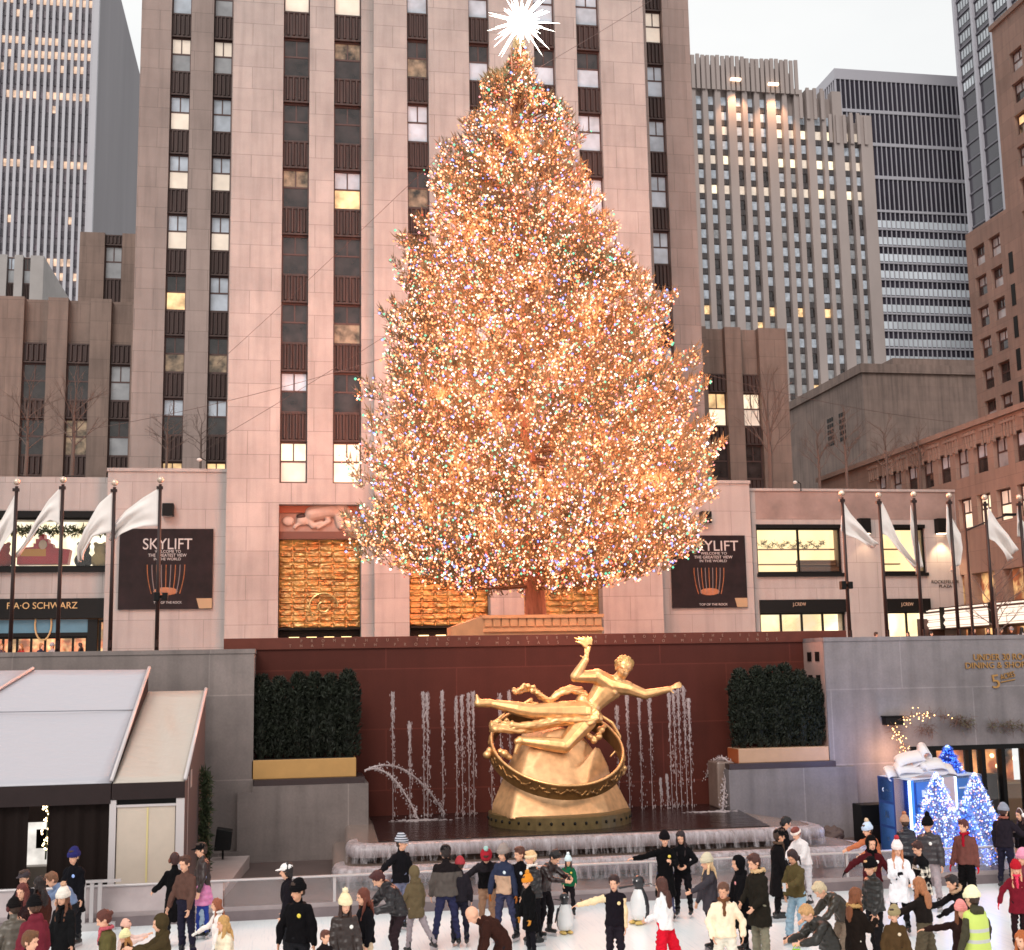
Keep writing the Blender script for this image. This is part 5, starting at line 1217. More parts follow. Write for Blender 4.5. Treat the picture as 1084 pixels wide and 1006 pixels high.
for u in (25, 635, 760):
    c_ = pp(u, 810, YPD+1.0); bl = (160, 40, 30) if u == 25 else ((28, 18, 14) if u == 635 else (190, 165, 110))
    q = MB().ell((0, 0, .45), (.5, 0, 0), (0, .4, 0), (0, 0, .45)).ell((0, 0, 1.05), (.35, 0, 0), (0, .3, 0), (0, 0, .33)).ell((-.25, 0, 1.35), (.13, 0, 0), (0, .1, 0), (0, 0, .13)).ell((.25, 0, 1.35), (.13, 0, 0), (0, .1, 0), (0, 0, .13))
    o = vox(q, 'plush_toy', cloth(bl, 'knit'), .06, 1); o.location = (c_[0], YPD+1.0, zb_+.02); tag(o, {25: 'orange red plush toy at the left end of the upper shop window', 635: 'dark plush toy beside the red toy house in the upper window', 760: 'olive and white plush toy right of the upper window post'}[u], 'plush toy')
def needles(mb, c, n, rad, ln, wd, rnd):
    for _ in range(n):
        d = Vector((rnd.gauss(0, 1), rnd.gauss(0, 1), rnd.gauss(0, 1))); d.normalize(); p_ = Vector(c) + d*rad*rnd.random(); e_ = p_ + (d + Vector((rnd.gauss(0,.5), rnd.gauss(0,.5), rnd.gauss(0,.5)))).normalized()*ln
        s_ = d.orthogonal().normalized()*wd; mb.tri(p_ - s_, p_ + s_, e_)
GREEN = mat('evergreen_needles', (.035, .05, .018), .7, noise_amt=.35, nscale=2)
g_ = MB(); rr_ = random.Random(3)
for i in range(60):
    u = 70 + (820-70)*i/60; c_ = pp(u, 590 + 8*math.sin(i*.8), YPD-.15); needles(g_, (c_[0], YPD-.15, c_[1]), 14, .25, .25, .05, rr_)
tag(g_.obj('garland', GREEN), 'dark green garland swagged along the top of the toy window', 'garland')
# left banner block
xC = PY(240.5, 600, 71.5).x
t = thing('stone_block', 'plain pink stone wall block carrying the banner, left of the entrance', 'wall', (xB, 71.4, PLZ)); ox, oy, oz = t.location
zBk = PY(178, 499.5, 71.4).z
MB().box(0, xC-ox+.2, 0, 8, .95, zBk-oz).obj('wall', LIMEP, t); MB().box(0, xC-ox+.2, -.06, 8, 0, .95).obj('plinth', mat('plinth_grey', (.16, .125, .12), .5, noise_amt=.2, nscale=3), t)
MB().box(-.05, xC-ox+.25, -.08, 8.1, zBk-oz, zBk-oz+.18).obj('coping', LIMEP, t)
# right banner block
xD = PY(690, 600, 71.4).x - .3; xE = PY(797, 600, 71.4).x; zBk2 = PY(770, 512, 71.4).z
t = thing('stone_block', 'plain pink stone wall block half hidden by the tree, right of the entrance', 'wall', (xD, 71.4, PLZ)); ox, oy, oz = t.location
MB().box(0, xE-ox, 0, 8, .95, zBk2-oz).obj('wall', LIMEP, t); MB().box(0, xE-ox, -.06, 8, 0, .95).obj('plinth', mat('plinth_grey', (.16, .125, .12)), t)
MB().box(-.05, xE-ox+.05, -.08, 8.1, zBk2-oz, zBk2-oz+.18).obj('coping', LIMEP, t)
bnm = mat('banner_print', (.013, .0065, .0075), .55, spec=.2, noise_amt=.5, nscale=1.2); WT = mat('banner_white', (.48, .45, .44), .5); AMB = mat('banner_amber', (.32, .12, .05), .5, noise_amt=.3)
def banner(cx_, w_, zt_, zb2, label, PX0B=126.5, yo=0):
    t = thing('banner', label, 'banner', (cx_, 71.3, zb2)); H_ = zt_ - zb2
    MB().box(-w_/2, w_/2, -.04, .04, 0, H_).obj('panel', bnm, t)
    o_ = PX0B; fit_text(t, 'lettering', 'SKYLIFT', o_+25, o_+77, yo+576, 11.2, 71.3, WT, dy=-.05); fit_text(t, 'lettering', 'WELCOME TO', o_+37.5, o_+65, yo+584, 2.7, 71.3, WT, dy=-.05)
    fit_text(t, 'lettering', 'THE GREATEST VIEW', o_+30.5, o_+71, yo+588, 3.1, 71.3, WT, dy=-.05, depth=.02); fit_text(t, 'lettering', 'IN THE WORLD', o_+36.5, o_+65, yo+592, 2.7, 71.3, WT, dy=-.05); fit_text(t, 'lettering', 'TOP OF THE ROCK', o_+36, o_+66, yo+638, 2.4, 71.3, WT, dy=-.05)
    for k in range(9):   # lift seen from outside: curved ribs and a seated glow
        u = (k-4)/4; MB().tube([(u*w_*.2*(1-.25*s_*s_), -.05, H_*(.55 - s_*.36)) for s_ in [q_/6 for q_ in range(7)]], .025, 4).obj('lift_rib', mat('rib_grey', (.2, .17, .17)) if k % 2 else AMB, t)
    MB().ell((0, -.05, H_*.22), (w_*.13, 0, 0), (0, .02, 0), (0, 0, H_*.05)).obj('lift_floor', AMB, t)
    MB().prism([(w_*.36, .02), (w_*.498, .02), (w_*.498, H_*.13), (w_*.33, H_*.13)], -.05, -.035).obj('corner_patch', mat('patch_tan', (.38, .26, .15)), t)
l_ = PY(127, 560, 71.3).x, PY(226, 560, 71.3).x
banner((l_[0]+l_[1])/2, l_[1]-l_[0], PY(176, 560, 71.3).z, PY(176, 645, 71.3).z, 'dark banner in full view on the left stone block with white lettering')
l_ = PY(708, 600, 71.3).x, PY(789.5, 600, 71.3).x
l_ = (l_[1] - (PY(226, 560, 71.3).x - PY(127, 560, 71.3).x)*.92, l_[1])
banner((l_[0]+l_[1])/2, l_[1]-l_[0], PY(750, 567, 71.3).z, PY(750, 643.5, 71.3).z, 'dark banner on the right stone block, partly covered by tree branches', 707 - 3, 2)
for px_, lb in ((178, 'dark box floodlight above the left banner'), (747, 'dark box floodlight above the right banner near the tree')):
    py_ = 540 if px_ == 178 else 548; p_ = PY(px_, py_, 71.1)
    t = thing('wall_light', lb, 'wall light', (p_.x, 71.3, p_.z)); MB().box(-.3, .3, -.45, .1, -.35, .35).obj('housing', BLACK, t, bevel=.03); MB().box(-.25, .25, -.4, 0, -.37, -.352).obj('lens', mat('lens_grey', (.3, .3, .3), .2), t)
# right shop building
xF, xG_ = PY(797.5, 600, YPD).x, PY(1018, 600, YPD).x
t = thing('shop_building', 'stone clothing shop building at right with two wide lit upper windows', 'building', (xF, YPD, PLZ)); ox, oy, oz = t.location
zr_ = PY(900, 520.5, YPD).z; za, zb_ = PY(850, 559, YPD).z, PY(850, 607, YPD).z; zc_, zd = PY(850, 635, YPD).z, PY(850, 648.5, YPD).z
bx = [PY(p_, 600, YPD).x for p_ in (802, 892, 934, 981)]
m = MB()
m.box(0, xG_-ox, 0, 9, za+.2-oz, zr_-oz)
for a_, b_ in ((xF, bx[0]), (bx[1], bx[2]), (bx[3], xG_)): m.box(a_-ox, b_-ox, 0, 2.6, 0, za+.2-oz)
for a_, b_ in ((bx[0], bx[1]), (bx[2], bx[3])): m.box(a_-ox, b_-ox, .02, 1, zc_-oz, zb_-.2-oz)
m.box(0, xG_-ox, 2.6, 9, 0, za+.2-oz)
m.obj('wall', LIMEP, t)
MB().box(-.1, xG_-ox+.1, -.1, 9.1, zr_-oz, zr_-oz+.15).obj('coping', LIMEP, t)
MB().box(.3, xG_-ox-.2, -.02, -.002, zr_-oz-1.7, zr_-oz-.02).obj('frieze', mat('frieze_stained', (.27, .2, .18), .8, noise_amt=.3, nscale=.5), t)
for i, (a_, b_) in enumerate(((bx[0], bx[1]), (bx[2], bx[3]))):
    MB().box(a_-ox, b_-ox, -.12, .25, za-oz, za+.2-oz).obj('window_header', BLACK, t); MB().box(a_-ox-.05, b_-ox+.05, -.15, .25, zb_-.2-oz, zb_-oz).obj('window_sill', BLACK, t)
    storefront(t, a_, b_, YPD + .2, zb_, za, SHOPY, panes=2 if i == 0 else 1)
    MB().box(a_-ox, b_-ox, -.2, .3, zd-oz, zc_-oz).obj('sign_band', BLACK, t)
    fit_text(t, 'shop_name', 'J.CREW', *((837.5, 851.5) if i == 0 else (952, 965)), 640.5, 3.6, YPD, mat('sign_pale', srgb(176, 150, 128), .5), dy=-.24)
    storefront(t, a_, b_, YPD + .2, PLZ, zd, SHOPW, panes=4 if i == 0 else 2)
    # shelves and goods
    for k in range(2): MB().box(a_-ox+.4, a_-ox+(5.2 if i == 0 else 1.5), 0.65, .95, zb_-oz+.55+k*.9, zb_-oz+.62+k*.9).obj('shelf', mat('shelf_wood', (.3, .16, .07)), t)
g_ = MB()
for i in range(34): needles(g_, (bx[0]+.5+i*.12, YPD+.8, zb_+1.75 + .15*math.sin(i)), 10, .12, .22, .04, rr_)
tag(g_.obj('shelf_greenery', mat('dried_greenery', (.16, .13, .04), .8)), 'dried greenery along the top shelf in the right shop window', 'greenery')
c_ = thing('sofa', 'low brown sofa in the upper right shop window', 'sofa', (PY(867, 603, YPD+.6).x, YPD + .62, zb_)); MB().box(-1.3, 1.3, -.35, .35, .12, .42).obj('seat', mat('sofa_brown', (.16, .07, .03)), c_, bevel=.08); MB().box(-1.3, 1.3, .2, .38, .42, .85).obj('backrest', mat('sofa_brown', (.16, .07, .03)), c_, bevel=.06)
fit_text(t, 'street_name', 'ROCKEFELLER', 986, 1015, 616, 3.6, YPD, mat('letter_dark', (.05, .035, .03))); fit_text(t, 'street_name', 'PLAZA', 994, 1007.5, 620.6, 3.4, YPD, mat('letter_dark', (.05, .035, .03)))
# wall lamps
for i, (px_, on, lb) in enumerate(((915, 0, 'dark sconce box between the two lit upper shop windows'), (997, 1, 'dark sconce box lighting the wall at the right end of the shop'))):
    p_ = PY(px_, 556, YPD-.3); s_ = thing('wall_light', lb, 'wall light', (p_.x, YPD, p_.z)); MB().box(-.35, .35, -.5, 0, -.5, .4).obj('housing', BLACK, s_, bevel=.03); MB().box(-.28, .28, -.42, -.05, -.53, -.502).obj('lens', emis('sconce_lens', (1, .75, .5), 4), s_)
    lamp('SPOT', 'sconce_beam', (p_.x, YPD-.6, p_.z-.55), (p_.x, YPD+.1, p_.z-5), 60 if i == 0 else 330, (1, .7, .42), .1, 80)
xg_ = PY(1004, 680, YPD-.1).x; MB().box(xg_-1.9, xg_-.2, YPD-.12, YPD-.01, PLZ, PLZ+2.6).obj('service_door', mat('door_brown', (.06, .03, .025), .5)); tag(bpy.data.objects['service_door'], 'small dark brown service door below the street name', 'door')
# ================================================================ rink surround walls
YR = 38.4; YWL = 36.8
xw = lambda px, Y=YR, py=760: PY(px, py, Y).x
rt = thing('fountain_wall', 'polished red granite wall with an inscribed top band behind the golden statue', 'wall', (7, YR, 0)); ox, oy, oz = rt.location
zt = PY(560, 672, YR).z
MB().box(xw(255)-ox, xw(880)-ox, 0, .45, .9, zt-oz-.34).obj('wall_face', GRANR, rt)
RB = mat('red_band', (.125, .032, .021), .5, spec=.2, noise_amt=.15, nscale=2)
MB().box(xw(237, YR, 675)-ox, xw(895, YR, 671)-ox, -.06, .5, zt-oz-.34, zt-oz).obj('inscription_band', RB, rt, bevel=.01)
LET = mat('letter_bronze', (.34, .17, .12), .4, .1)
xa_, xb_ = PY(316, 680, YR).x, PY(815, 677, YR).x
for s_, z_, w0, w1 in (('PROMETHEUS TEACHER IN EVERY ART BROUGHT THE FIRE', zt-.105, 318, 812), ('THAT HATH PROVED TO MORTALS A MEANS TO MIGHTY ENDS', zt-.245, 306, 822)):
    o = text('inscription', s_, .125, (0, -.07, z_-oz), LET, rt, .008, align='LEFT', spacing=1.0)
    xs_ = [v.co.x for v in o.data.vertices]; w_ = max(xs_) - min(xs_); xl_, xr_ = PY(w0, 680, YR).x, PY(w1, 678, YR).x
    # widen the spacing, not the letters
    me = o.data; bpy.data.objects.remove(o)
    o = text('inscription', s_, .125, (xl_-ox, -.07, z_-oz), LET, rt, .008, align='LEFT', spacing=1 + ((xr_-xl_)/w_-1)*1.35)
    xs_ = [v.co.x for v in o.data.vertices]; o.scale.x = (xr_-xl_)/(max(xs_)-min(xs_))
# left grey wall, ledge block
gw = thing('rink_wall', 'tall grey granite retaining wall left of the fountain behind the tent', 'wall', (-10, YWL, 0)); ox, oy, oz = gw.location
zl = PY(200, 688, YWL).z; xe = xw(268.5, YWL)
MB().box(PX0-ox, xe-ox, 0, 1.65, .12, zl-oz-.12).obj('wall_face', GRAN, gw); MB().box(PX0-ox, xe-ox+.02, -.03, 1.7, zl-oz-.12, zl-oz).obj('coping', GRAN, gw)
MB().box(PX0-ox, PY(252, 880, YWL).x-ox, -.35, 0, .12, .42).obj('wall_bench', GRAN, gw)
lb_ = thing('planter_ledge', 'grey granite ledge block under the yellow planter left of the fountain', 'ledge', (xe, YWL-.25, 0)); ox, oy, oz = lb_.location
zb_ = PY(330, 831, YWL-.25).z; xr_ = PY(390, 830, YWL-.25).x
MB().box(0, xr_-ox, 0, 1.85, .12, zb_).obj('block', GRAN, lb_); MB().box(-.4, 0, .0, .28, .12, PY(250, 840, YWL-.25).z).obj('side_block', GRAN, lb_)
TRAY = mat('tray_dark', (.04, .022, .022), .4)
MB().box(.02, xr_-ox-.1, .06, 1.6, zb_, zb_+.17).obj('tray', TRAY, lb_)
pl = thing('planter_box', 'long ochre yellow planter box under the left hedge', 'planter', (PY(266, 818, YWL).x, YWL, zb_+.17)); ox = pl.location.x
xp = PY(377, 815, YWL).x; H_ = PY(330, 806, YWL).z - PY(330, 826, YWL).z
MB().box(0, xp-ox, 0, .9, 0, H_).obj('trough', mat('ochre_paint', (.50, .27, .085), .55, noise_amt=.06, nscale=2), pl, bevel=.015); MB().box(.06, xp-ox-.06, .06, .84, H_-.05, H_-.02+.03).obj('soil', mat('soil', (.03, .02, .015), .9), pl)
# right ledge, planter
gr = thing('rink_wall', 'tall grey granite retaining wall at right with gold dining lettering', 'wall', (16, YWL, 0)); ox, oy, oz = gr.location
zr_ = PY(980, 673.5, YWL).z; xl_ = xw(873, YWL, 700); PXR = 40.
GRANB = stone('blue_grey_granite', (.225, .195, .20), 4.6, 2.2, joint=.02, jdark=1.3, var=.05, stain=.38, streak=.3, grain=16, rough=.5, bump=.05)
do0, do1 = PY(966, 830, YWL).x, PXR-.1; zd0, zd1 = .3, PY(1020, 789, YWL).z
m = MB(); m.box(xl_-ox, PXR-ox, 0, .5, zd1, zr_-.12); m.box(xl_-ox, do0-ox, 0, .5, .12, zd1); m.box(xl_-ox, xl_-ox+.5, .5, 1.6, .12, zr_-.12)
m.obj('wall_face', GRANB, gr); MB().box(xl_-ox-.02, PXR-ox, -.03, 1.65, zr_-.12, zr_).obj('coping', GRANB, gr)
# return face: side light put into its pink colour, four little openings
pk = MB().box(xl_-ox-.012, xl_-ox, .05, 1.58, PY(852, 790, YR).z, zr_-.12); pk.obj('return_face', mat('return_side_lit', (.38, .25, .22), .5, noise_amt=.12), gr)
for dy in (.35, .95):
    for dz in (.5, 1.2, 1.9): MB().box(xl_-ox-.03, xl_-ox-.011, dy, dy+.3, zr_-.2-dz, zr_-.2-dz+.28).obj('vent_opening', BLACK, gr) if dz < 1.5 else None
# door zone: warm dining room behind glass
MB().box(do0-ox-.1, 24-ox, 3.8, 3.9, .2, zd1+.3).obj('room_wall', emis('dining_glow', (1, .42, .14), .55, vary=1., vscale=1.1, col2=(.5, .12, .04)), gr); MB().box(do0-ox-.1, 24-ox, .5, 3.8, .13, .2).obj('room_floor', mat('room_floor', (.12, .06, .03), .5), gr)
MB().box(do0-ox-.1, 24-ox, .5, 3.8, zd1+.02, zd1+.3).obj('room_ceiling', mat('room_ceiling', (.1, .05, .03), .6), gr)
for k, px_ in enumerate((971, 991, 1029, 1043, 1064, 1088)):
    x_ = PY(px_, 830, YWL).x; MB().box(x_-ox-.06, x_-ox+.06, -.02, .3, .12, zd1).obj('door_post', BLACK, gr)
MB().box(do0-ox, 24-ox, -.04, .32, zd1-.14, zd1-.002).obj('door_header', BLACK, gr); MB().box(do0-ox, 24-ox, .1, .13, .12, zd1-.15).obj('door_glass', CLEAR, gr)
LAMPW = emis('interior_lamp', (1, .6, .25), 3)
for px_, py_ in ((976, 808), (984, 800), (1050, 800), (1056, 811), (1074, 803), (1082, 797), (1041, 806)): 
    p_ = PY(px_, py_, YWL+2); MB().ell((p_.x-ox, 2, p_.z), (.07, 0, 0), (0, .07, 0), (0, 0, .07), 8, 6).obj('lamp', LAMPW, gr)
tb = thing('bar_counter', 'long wooden bar counter inside the dining room at right', 'counter', (PY(1068, 860, YWL+1.5).x, YWL+1.6, .2)); MB().box(-.4, 2, 0, .6, 0, 1.1).obj('front', mat('bar_wood', (.35, .18, .08), .5), tb); MB().box(-.45, 2, -.06, .66, 1.1, 1.16).obj('top', mat('bar_top', (.6, .4, .22), .4), tb)
GL = mat('gold_letters', (.42, .22, .07), .35, .6)
fit_text(gr, 'lettering', 'UNDER 30 ROCK', 1030, 1094, 695.5, 7, YWL, GL, .02)
fit_text(gr, 'lettering', 'DINING & SHOPPING', 1021.5, 1104, 704, 6.6, YWL, GL, .02)
fit_text(gr, 'lettering', '5', 1049.5, 1057.5, 722, 15, YWL, GL, .02, tilt=-6)
fit_text(gr, 'lettering', 'ACRES', 1058.5, 1074, 717, 6, YWL, GL, .02, tilt=-12); u0, u1 = PY(1059, 722.5, YWL), PY(1074, 719.5, YWL); MB().tube([(u0.x-ox, -.02, u0.z), (u1.x-ox, -.02, u1.z)], .02, 5).obj('underline', GL, gr)
rb_ = thing('planter_ledge', 'grey granite ledge block under the tan planter right of the fountain', 'ledge', (PY(772, 830, YWL-.25).x, YWL-.25, 0)); ox, oy, oz = rb_.location
zb2_ = PY(820, 814, YWL-.25).z; xr2 = xl_ + .7
MB().box(0, xr2-ox, 0, 1.85, .12, zb2_).obj('block', GRANB, rb_); MB().box(.05, xl_-ox+.1, .06, 1.6, zb2_, zb2_+.17).obj('tray', TRAY, rb_)
p2 = thing('planter_box', 'long tan planter box with an orange end under the right hedge', 'planter', (PY(782, 800, YWL).x, YWL, zb2_+.17)); ox = p2.location.x
H2 = PY(830, 793, YWL).z - PY(830, 808, YWL).z
MB().box(0, xl_-ox-.02, 0, .95, 0, H2).obj('trough', mat('tan_paint', (.50, .30, .19), .55, noise_amt=.06), p2, bevel=.015)
MB().box(-.012, 0, .01, .94, 0, H2-.01).obj('end_panel', mat('orange_paint', (.42, .10, .03), .5), p2)
def hedge_plant(x, y, z, h, r, label, rnd, base=None):
    t = thing('hedge_shrub', label, 'shrub', (x, y, z), 0, 'evergreen hedge shrubs in the planters'); m = MB(); st = MB()
    st.tube([(0, 0, 0), (.02, 0, h*.8)], [.035, .012], 6); st.obj('stem', mat('bark', (.05, .035, .025), .9), t)
    nn = 1500; 
    for i in range(nn):
        u = rnd.random()**.8; a_ = rnd.random()*6.283; rr = r*(1.02 if u < .75 else max(.12, math.sqrt(max(0, (1-u)/.25))))*(.72 + .36*rnd.random()) * (1+.18*noise.noise((x*3+math.cos(a_)*2, math.sin(a_)*2, u*7)))
        c_ = Vector((math.cos(a_)*rr, math.sin(a_)*rr*.9, .04 + u*h)); d = Vector((math.cos(a_)*.5, math.sin(a_)*.5, .9 + rnd.gauss(0, .3))).normalized()
        s_ = d.cross(Vector((rnd.gauss(0,1), rnd.gauss(0,1), .2))).normalized()*.028; l_ = .13 + .07*rnd.random()
        m.quad(c_ - s_*.5, c_ + s_*.5, c_ + d*l_*.7 + s_, c_ + d*l_*.7 - s_) if False else m.tri(c_ - s_, c_ + s_, c_ + d*l_)
        m.tri(c_ - s_ + d*l_*.4, c_ + d*l_*.4 + s_, c_ + d*l_*.3 + s_.cross(d).normalized()*.1 + d*l_*.5)
    # inner dark core of twigs keeps the wall from showing straight through
    m.ell((0, 0, h*.45), (r*.72, 0, 0), (0, r*.7, 0), (0, 0, h*.47), 10, 8)
    m.obj('foliage', mat('yew_green', (.010, .014, .006), .7, noise_amt=.5, nscale=2.5), t)
rh = random.Random(11)
hz = zb_+.17+H_-.03
tops = [(277, 716, 'leftmost shrub of the left hedge above the yellow planter'), (296, 718, 'second shrub from the left in the hedge above the yellow planter'), (316, 714, 'third shrub from the left in the hedge above the yellow planter'), (333, 714, 'fourth shrub from the left in the hedge above the yellow planter'), (350, 715, 'fifth shrub from the left in the hedge above the yellow planter'), (368, 711, 'tall right hand end shrub of the hedge above the yellow planter')]
for px_, py_, lb in tops: p_ = PY(px_, py_, YWL+.45); hedge_plant(p_.x, YWL+.45, hz, p_.z-hz-.08, .30, lb, rh)
hz2 = zb2_+.17+H2-.03
tops = [(783, 710, 'leftmost shrub of the right hedge above the tan planter'), (801, 707, 'second shrub from the left in the hedge above the tan planter'), (816, 707, 'third shrub from the left in the hedge above the tan planter'), (830, 704, 'tallest shrub in the middle of the hedge above the tan planter'), (846, 711, 'fifth shrub from the left in the hedge above the tan planter'), (862, 720, 'right hand end shrub of the hedge above the tan planter')]
for px_, py_, lb in tops: p_ = PY(px_, py_, YWL+.45); hedge_plant(p_.x, YWL+.45, hz2, p_.z-hz2-.08, .31, lb, rh)
# ================================================================ fountain
fo = thing('fountain', 'wide stepped granite fountain with water spilling over two rounded lips', 'fountain', (7.5, 34, .12)); ox, oy, oz = fo.location
WETG = mat('wet_granite', (.22, .155, .13), .18, noise_amt=.15, nscale=2.5, bump=.12, bscale=14)
z1_ = 1.02; z2_ = .58; 
yl1 = 32.15; yl2 = 31.45
x1a, x1b = 1.4, 13.75; x2a, x2b = 1.05, 14.7
def tier(xa, xb, yf, z, thick, back, rad=.16, back_in=1.6):
    """slab whose front edge is a rounded lip, sides run back and inwards"""
    m = MB(); prof = [(yf + 1.2, z), (yf + rad, z)] + [(yf + rad - rad*math.sin(q_), z - rad + rad*math.cos(q_)) for q_ in [math.pi*k/8 for k in range(1, 9)]] + [(yf + .5, z - rad*2)]
    # outline in plan with rounded corners
    def path(off):
        return [(xa + off*.8 + .2, back), (xa + off, yf + 1.0 + off), (xa + off, yf + .35 + off), (xa + .12 + off, yf + .1 + off), (xa + .4 + off, yf + off), ] + [(xa + .4 + (xb-xa-.8)*k/10, yf + off) for k in range(1, 10)] + [(xb - .4 - off, yf + off), (xb - .12 - off, yf + .1 + off), (xb - off, yf + .35 + off), (xb - off, yf + 1.0 + off), (xb - off*.8 - back_in, back)]
    secs = [(2.2, z - .03), (.5, z - .01), (rad, z)] + [(rad - rad*math.sin(math.pi*k/8), z - rad + rad*math.cos(math.pi*k/8)) for k in range(1, 9)] + [(.45, z - rad*2), (.45, 0.12)]
    rows_ = [[(x_-ox, y_-oy, zz-oz) for x_, y_ in path(o_)] for o_, zz in secs]
    n0 = len(m.v); k_ = len(rows_[0])
    for r_ in rows_: m.v += r_
    for i in range(len(rows_)-1):
        for j in range(k_-1):
            a_ = n0 + i*k_ + j; m.f.append((a_, a_+1, a_+1+k_, a_+k_)); m.mi.append(0)
    return m, path
m, path1 = tier(x1a, x1b, yl1, z1_, .3, YR-.1)
# deck of the upper tier: ring of stone, pool inside
m.obj('upper_tier', WETG, fo, smooth=True, fix=True)
m, path2 = tier(x2a, x2b, yl2, z2_, .3, YR-.1)
m.obj('lower_tier', WETG, fo, smooth=True, fix=True)
pin = [(x1a+2.6, YR-.05), (x1a+1.5, yl1+2.2), (x1b-1.5, yl1+2.2), (x1b-2.1, YR-.05)]
xq0, xq1 = PY(396, 880, 34.5).x, PY(786, 862, 34.8).x
pool = MB(); yq = 32.75
pool.hexa([(xq0-ox, yq-oy, z1_-oz-.3), (xq1-ox, yq-oy, z1_-oz-.3), (PY(768, 850, YR).x-ox, YR-.02-oy, z1_-oz-.3), (PY(392, 850, YR).x-ox, YR-.02-oy, z1_-oz-.3), (xq0-ox, yq-oy, z1_+.012-oz), (xq1-ox, yq-oy, z1_+.012-oz), (PY(768, 850, YR).x-ox, YR-.02-oy, z1_+.012-oz), (PY(392, 850, YR).x-ox, YR-.02-oy, z1_+.012-oz)])
def water_mat():
    m, nt, b = newmat('pool_water'); L = nt.links.new
    b.inputs['Base Color'].default_value = (.018, .010, .010, 1); b.inputs['Roughness'].default_value = .12; b.inputs['Specular IOR Level'].default_value = .6
    tc = N(nt, 'ShaderNodeTexCoord'); mp = N(nt, 'ShaderNodeMapping'); mp.inputs['Scale'].default_value = (1, 2.2, 1); L(tc.outputs['Object'], mp.inputs[0])
    n = N(nt, 'ShaderNodeTexNoise', i_Scale=2.2, i_Detail=5.); L(mp.outputs[0], n.inputs['Vector']); bp = N(nt, 'ShaderNodeBump', i_Strength=.6, i_Distance=.12); L(n.outputs[0], bp.inputs['Height']); L(bp.outputs[0], b.inputs['Normal']); return m
POOLW = water_mat(); pool.obj('pool_water', POOLW, fo)
def foam_mat(name, dens, col=(.62, .56, .58)):
    if name in MATS: return MATS[name]
    m = bpy.data.materials.new(name); m.use_nodes = True; nt = m.node_tree; b = nt.nodes['Principled BSDF']; L = nt.links.new; o = nt.nodes['Material Output']
    b.inputs['Base Color'].default_value = tuple(col) + (1,); b.inputs['Roughness'].default_value = .35
    tr = N(nt, 'ShaderNodeBsdfTransparent'); mxs = N(nt, 'ShaderNodeMixShader'); tc = N(nt, 'ShaderNodeTexCoord'); mp = N(nt, 'ShaderNodeMapping'); mp.inputs['Scale'].default_value = (6, 4, .5); L(tc.outputs['Object'], mp.inputs[0])
    n = N(nt, 'ShaderNodeTexNoise', i_Scale=1.4, i_Detail=6., i_Roughness=.7); L(mp.outputs[0], n.inputs['Vector'])
    r = N(nt, 'ShaderNodeMapRange'); r.inputs[1].default_value = .58 - dens*.35; r.inputs[2].default_value = .95 - dens*.25; L(n.outputs[0], r.inputs[0])
    L(r.outputs[0], mxs.inputs[0]); L(tr.outputs[0], mxs.inputs[1]); L(b.outputs[0], mxs.inputs[2]); L(mxs.outputs[0], o.inputs[0]); MATS[name] = m; return m
def curtain(path, off, z_top, z_bot, mat_, name, dens=1):
    m = MB(); P_ = path(off); pts = []
    for (xa, ya), (xb, yb) in zip(P_[1:-1], P_[2:-1]):
        n_ = max(1, int(abs(xb-xa)/.12 + abs(yb-ya)/.12))
        for k in range(n_): pts.append((xa+(xb-xa)*k/n_, ya+(yb-ya)*k/n_))
    r0 = random.Random(2); zs_ = [z_top, z_top-.08, (z_top+z_bot)/2, z_bot]; rows_ = []
    for i, zz in enumerate(zs_): rows_.append([(x_-ox, y_-oy - [0, .03, .06, .09][i] + .02*noise.noise((x_*6, y_, i)), zz-oz) for x_, y_ in pts])
    k_ = len(pts); n0 = 0
    for r_ in rows_: m.v += r_
    for i in range(3):
        for j in range(k_-1):
            a_ = i*k_+j; m.f.append((a_, a_+1, a_+1+k_, a_+k_)); m.mi.append(0)
    return m.obj(name, mat_, fo, smooth=True)
FO1 = foam_mat('falling_water', .30); FO2 = foam_mat('falling_water_thin', .5)
curtain(path1, -.02, z1_-.02, z2_+.03, FO1, 'water_curtain'); curtain(path2, -.02, z2_-.02, .14, FO2, 'water_curtain')
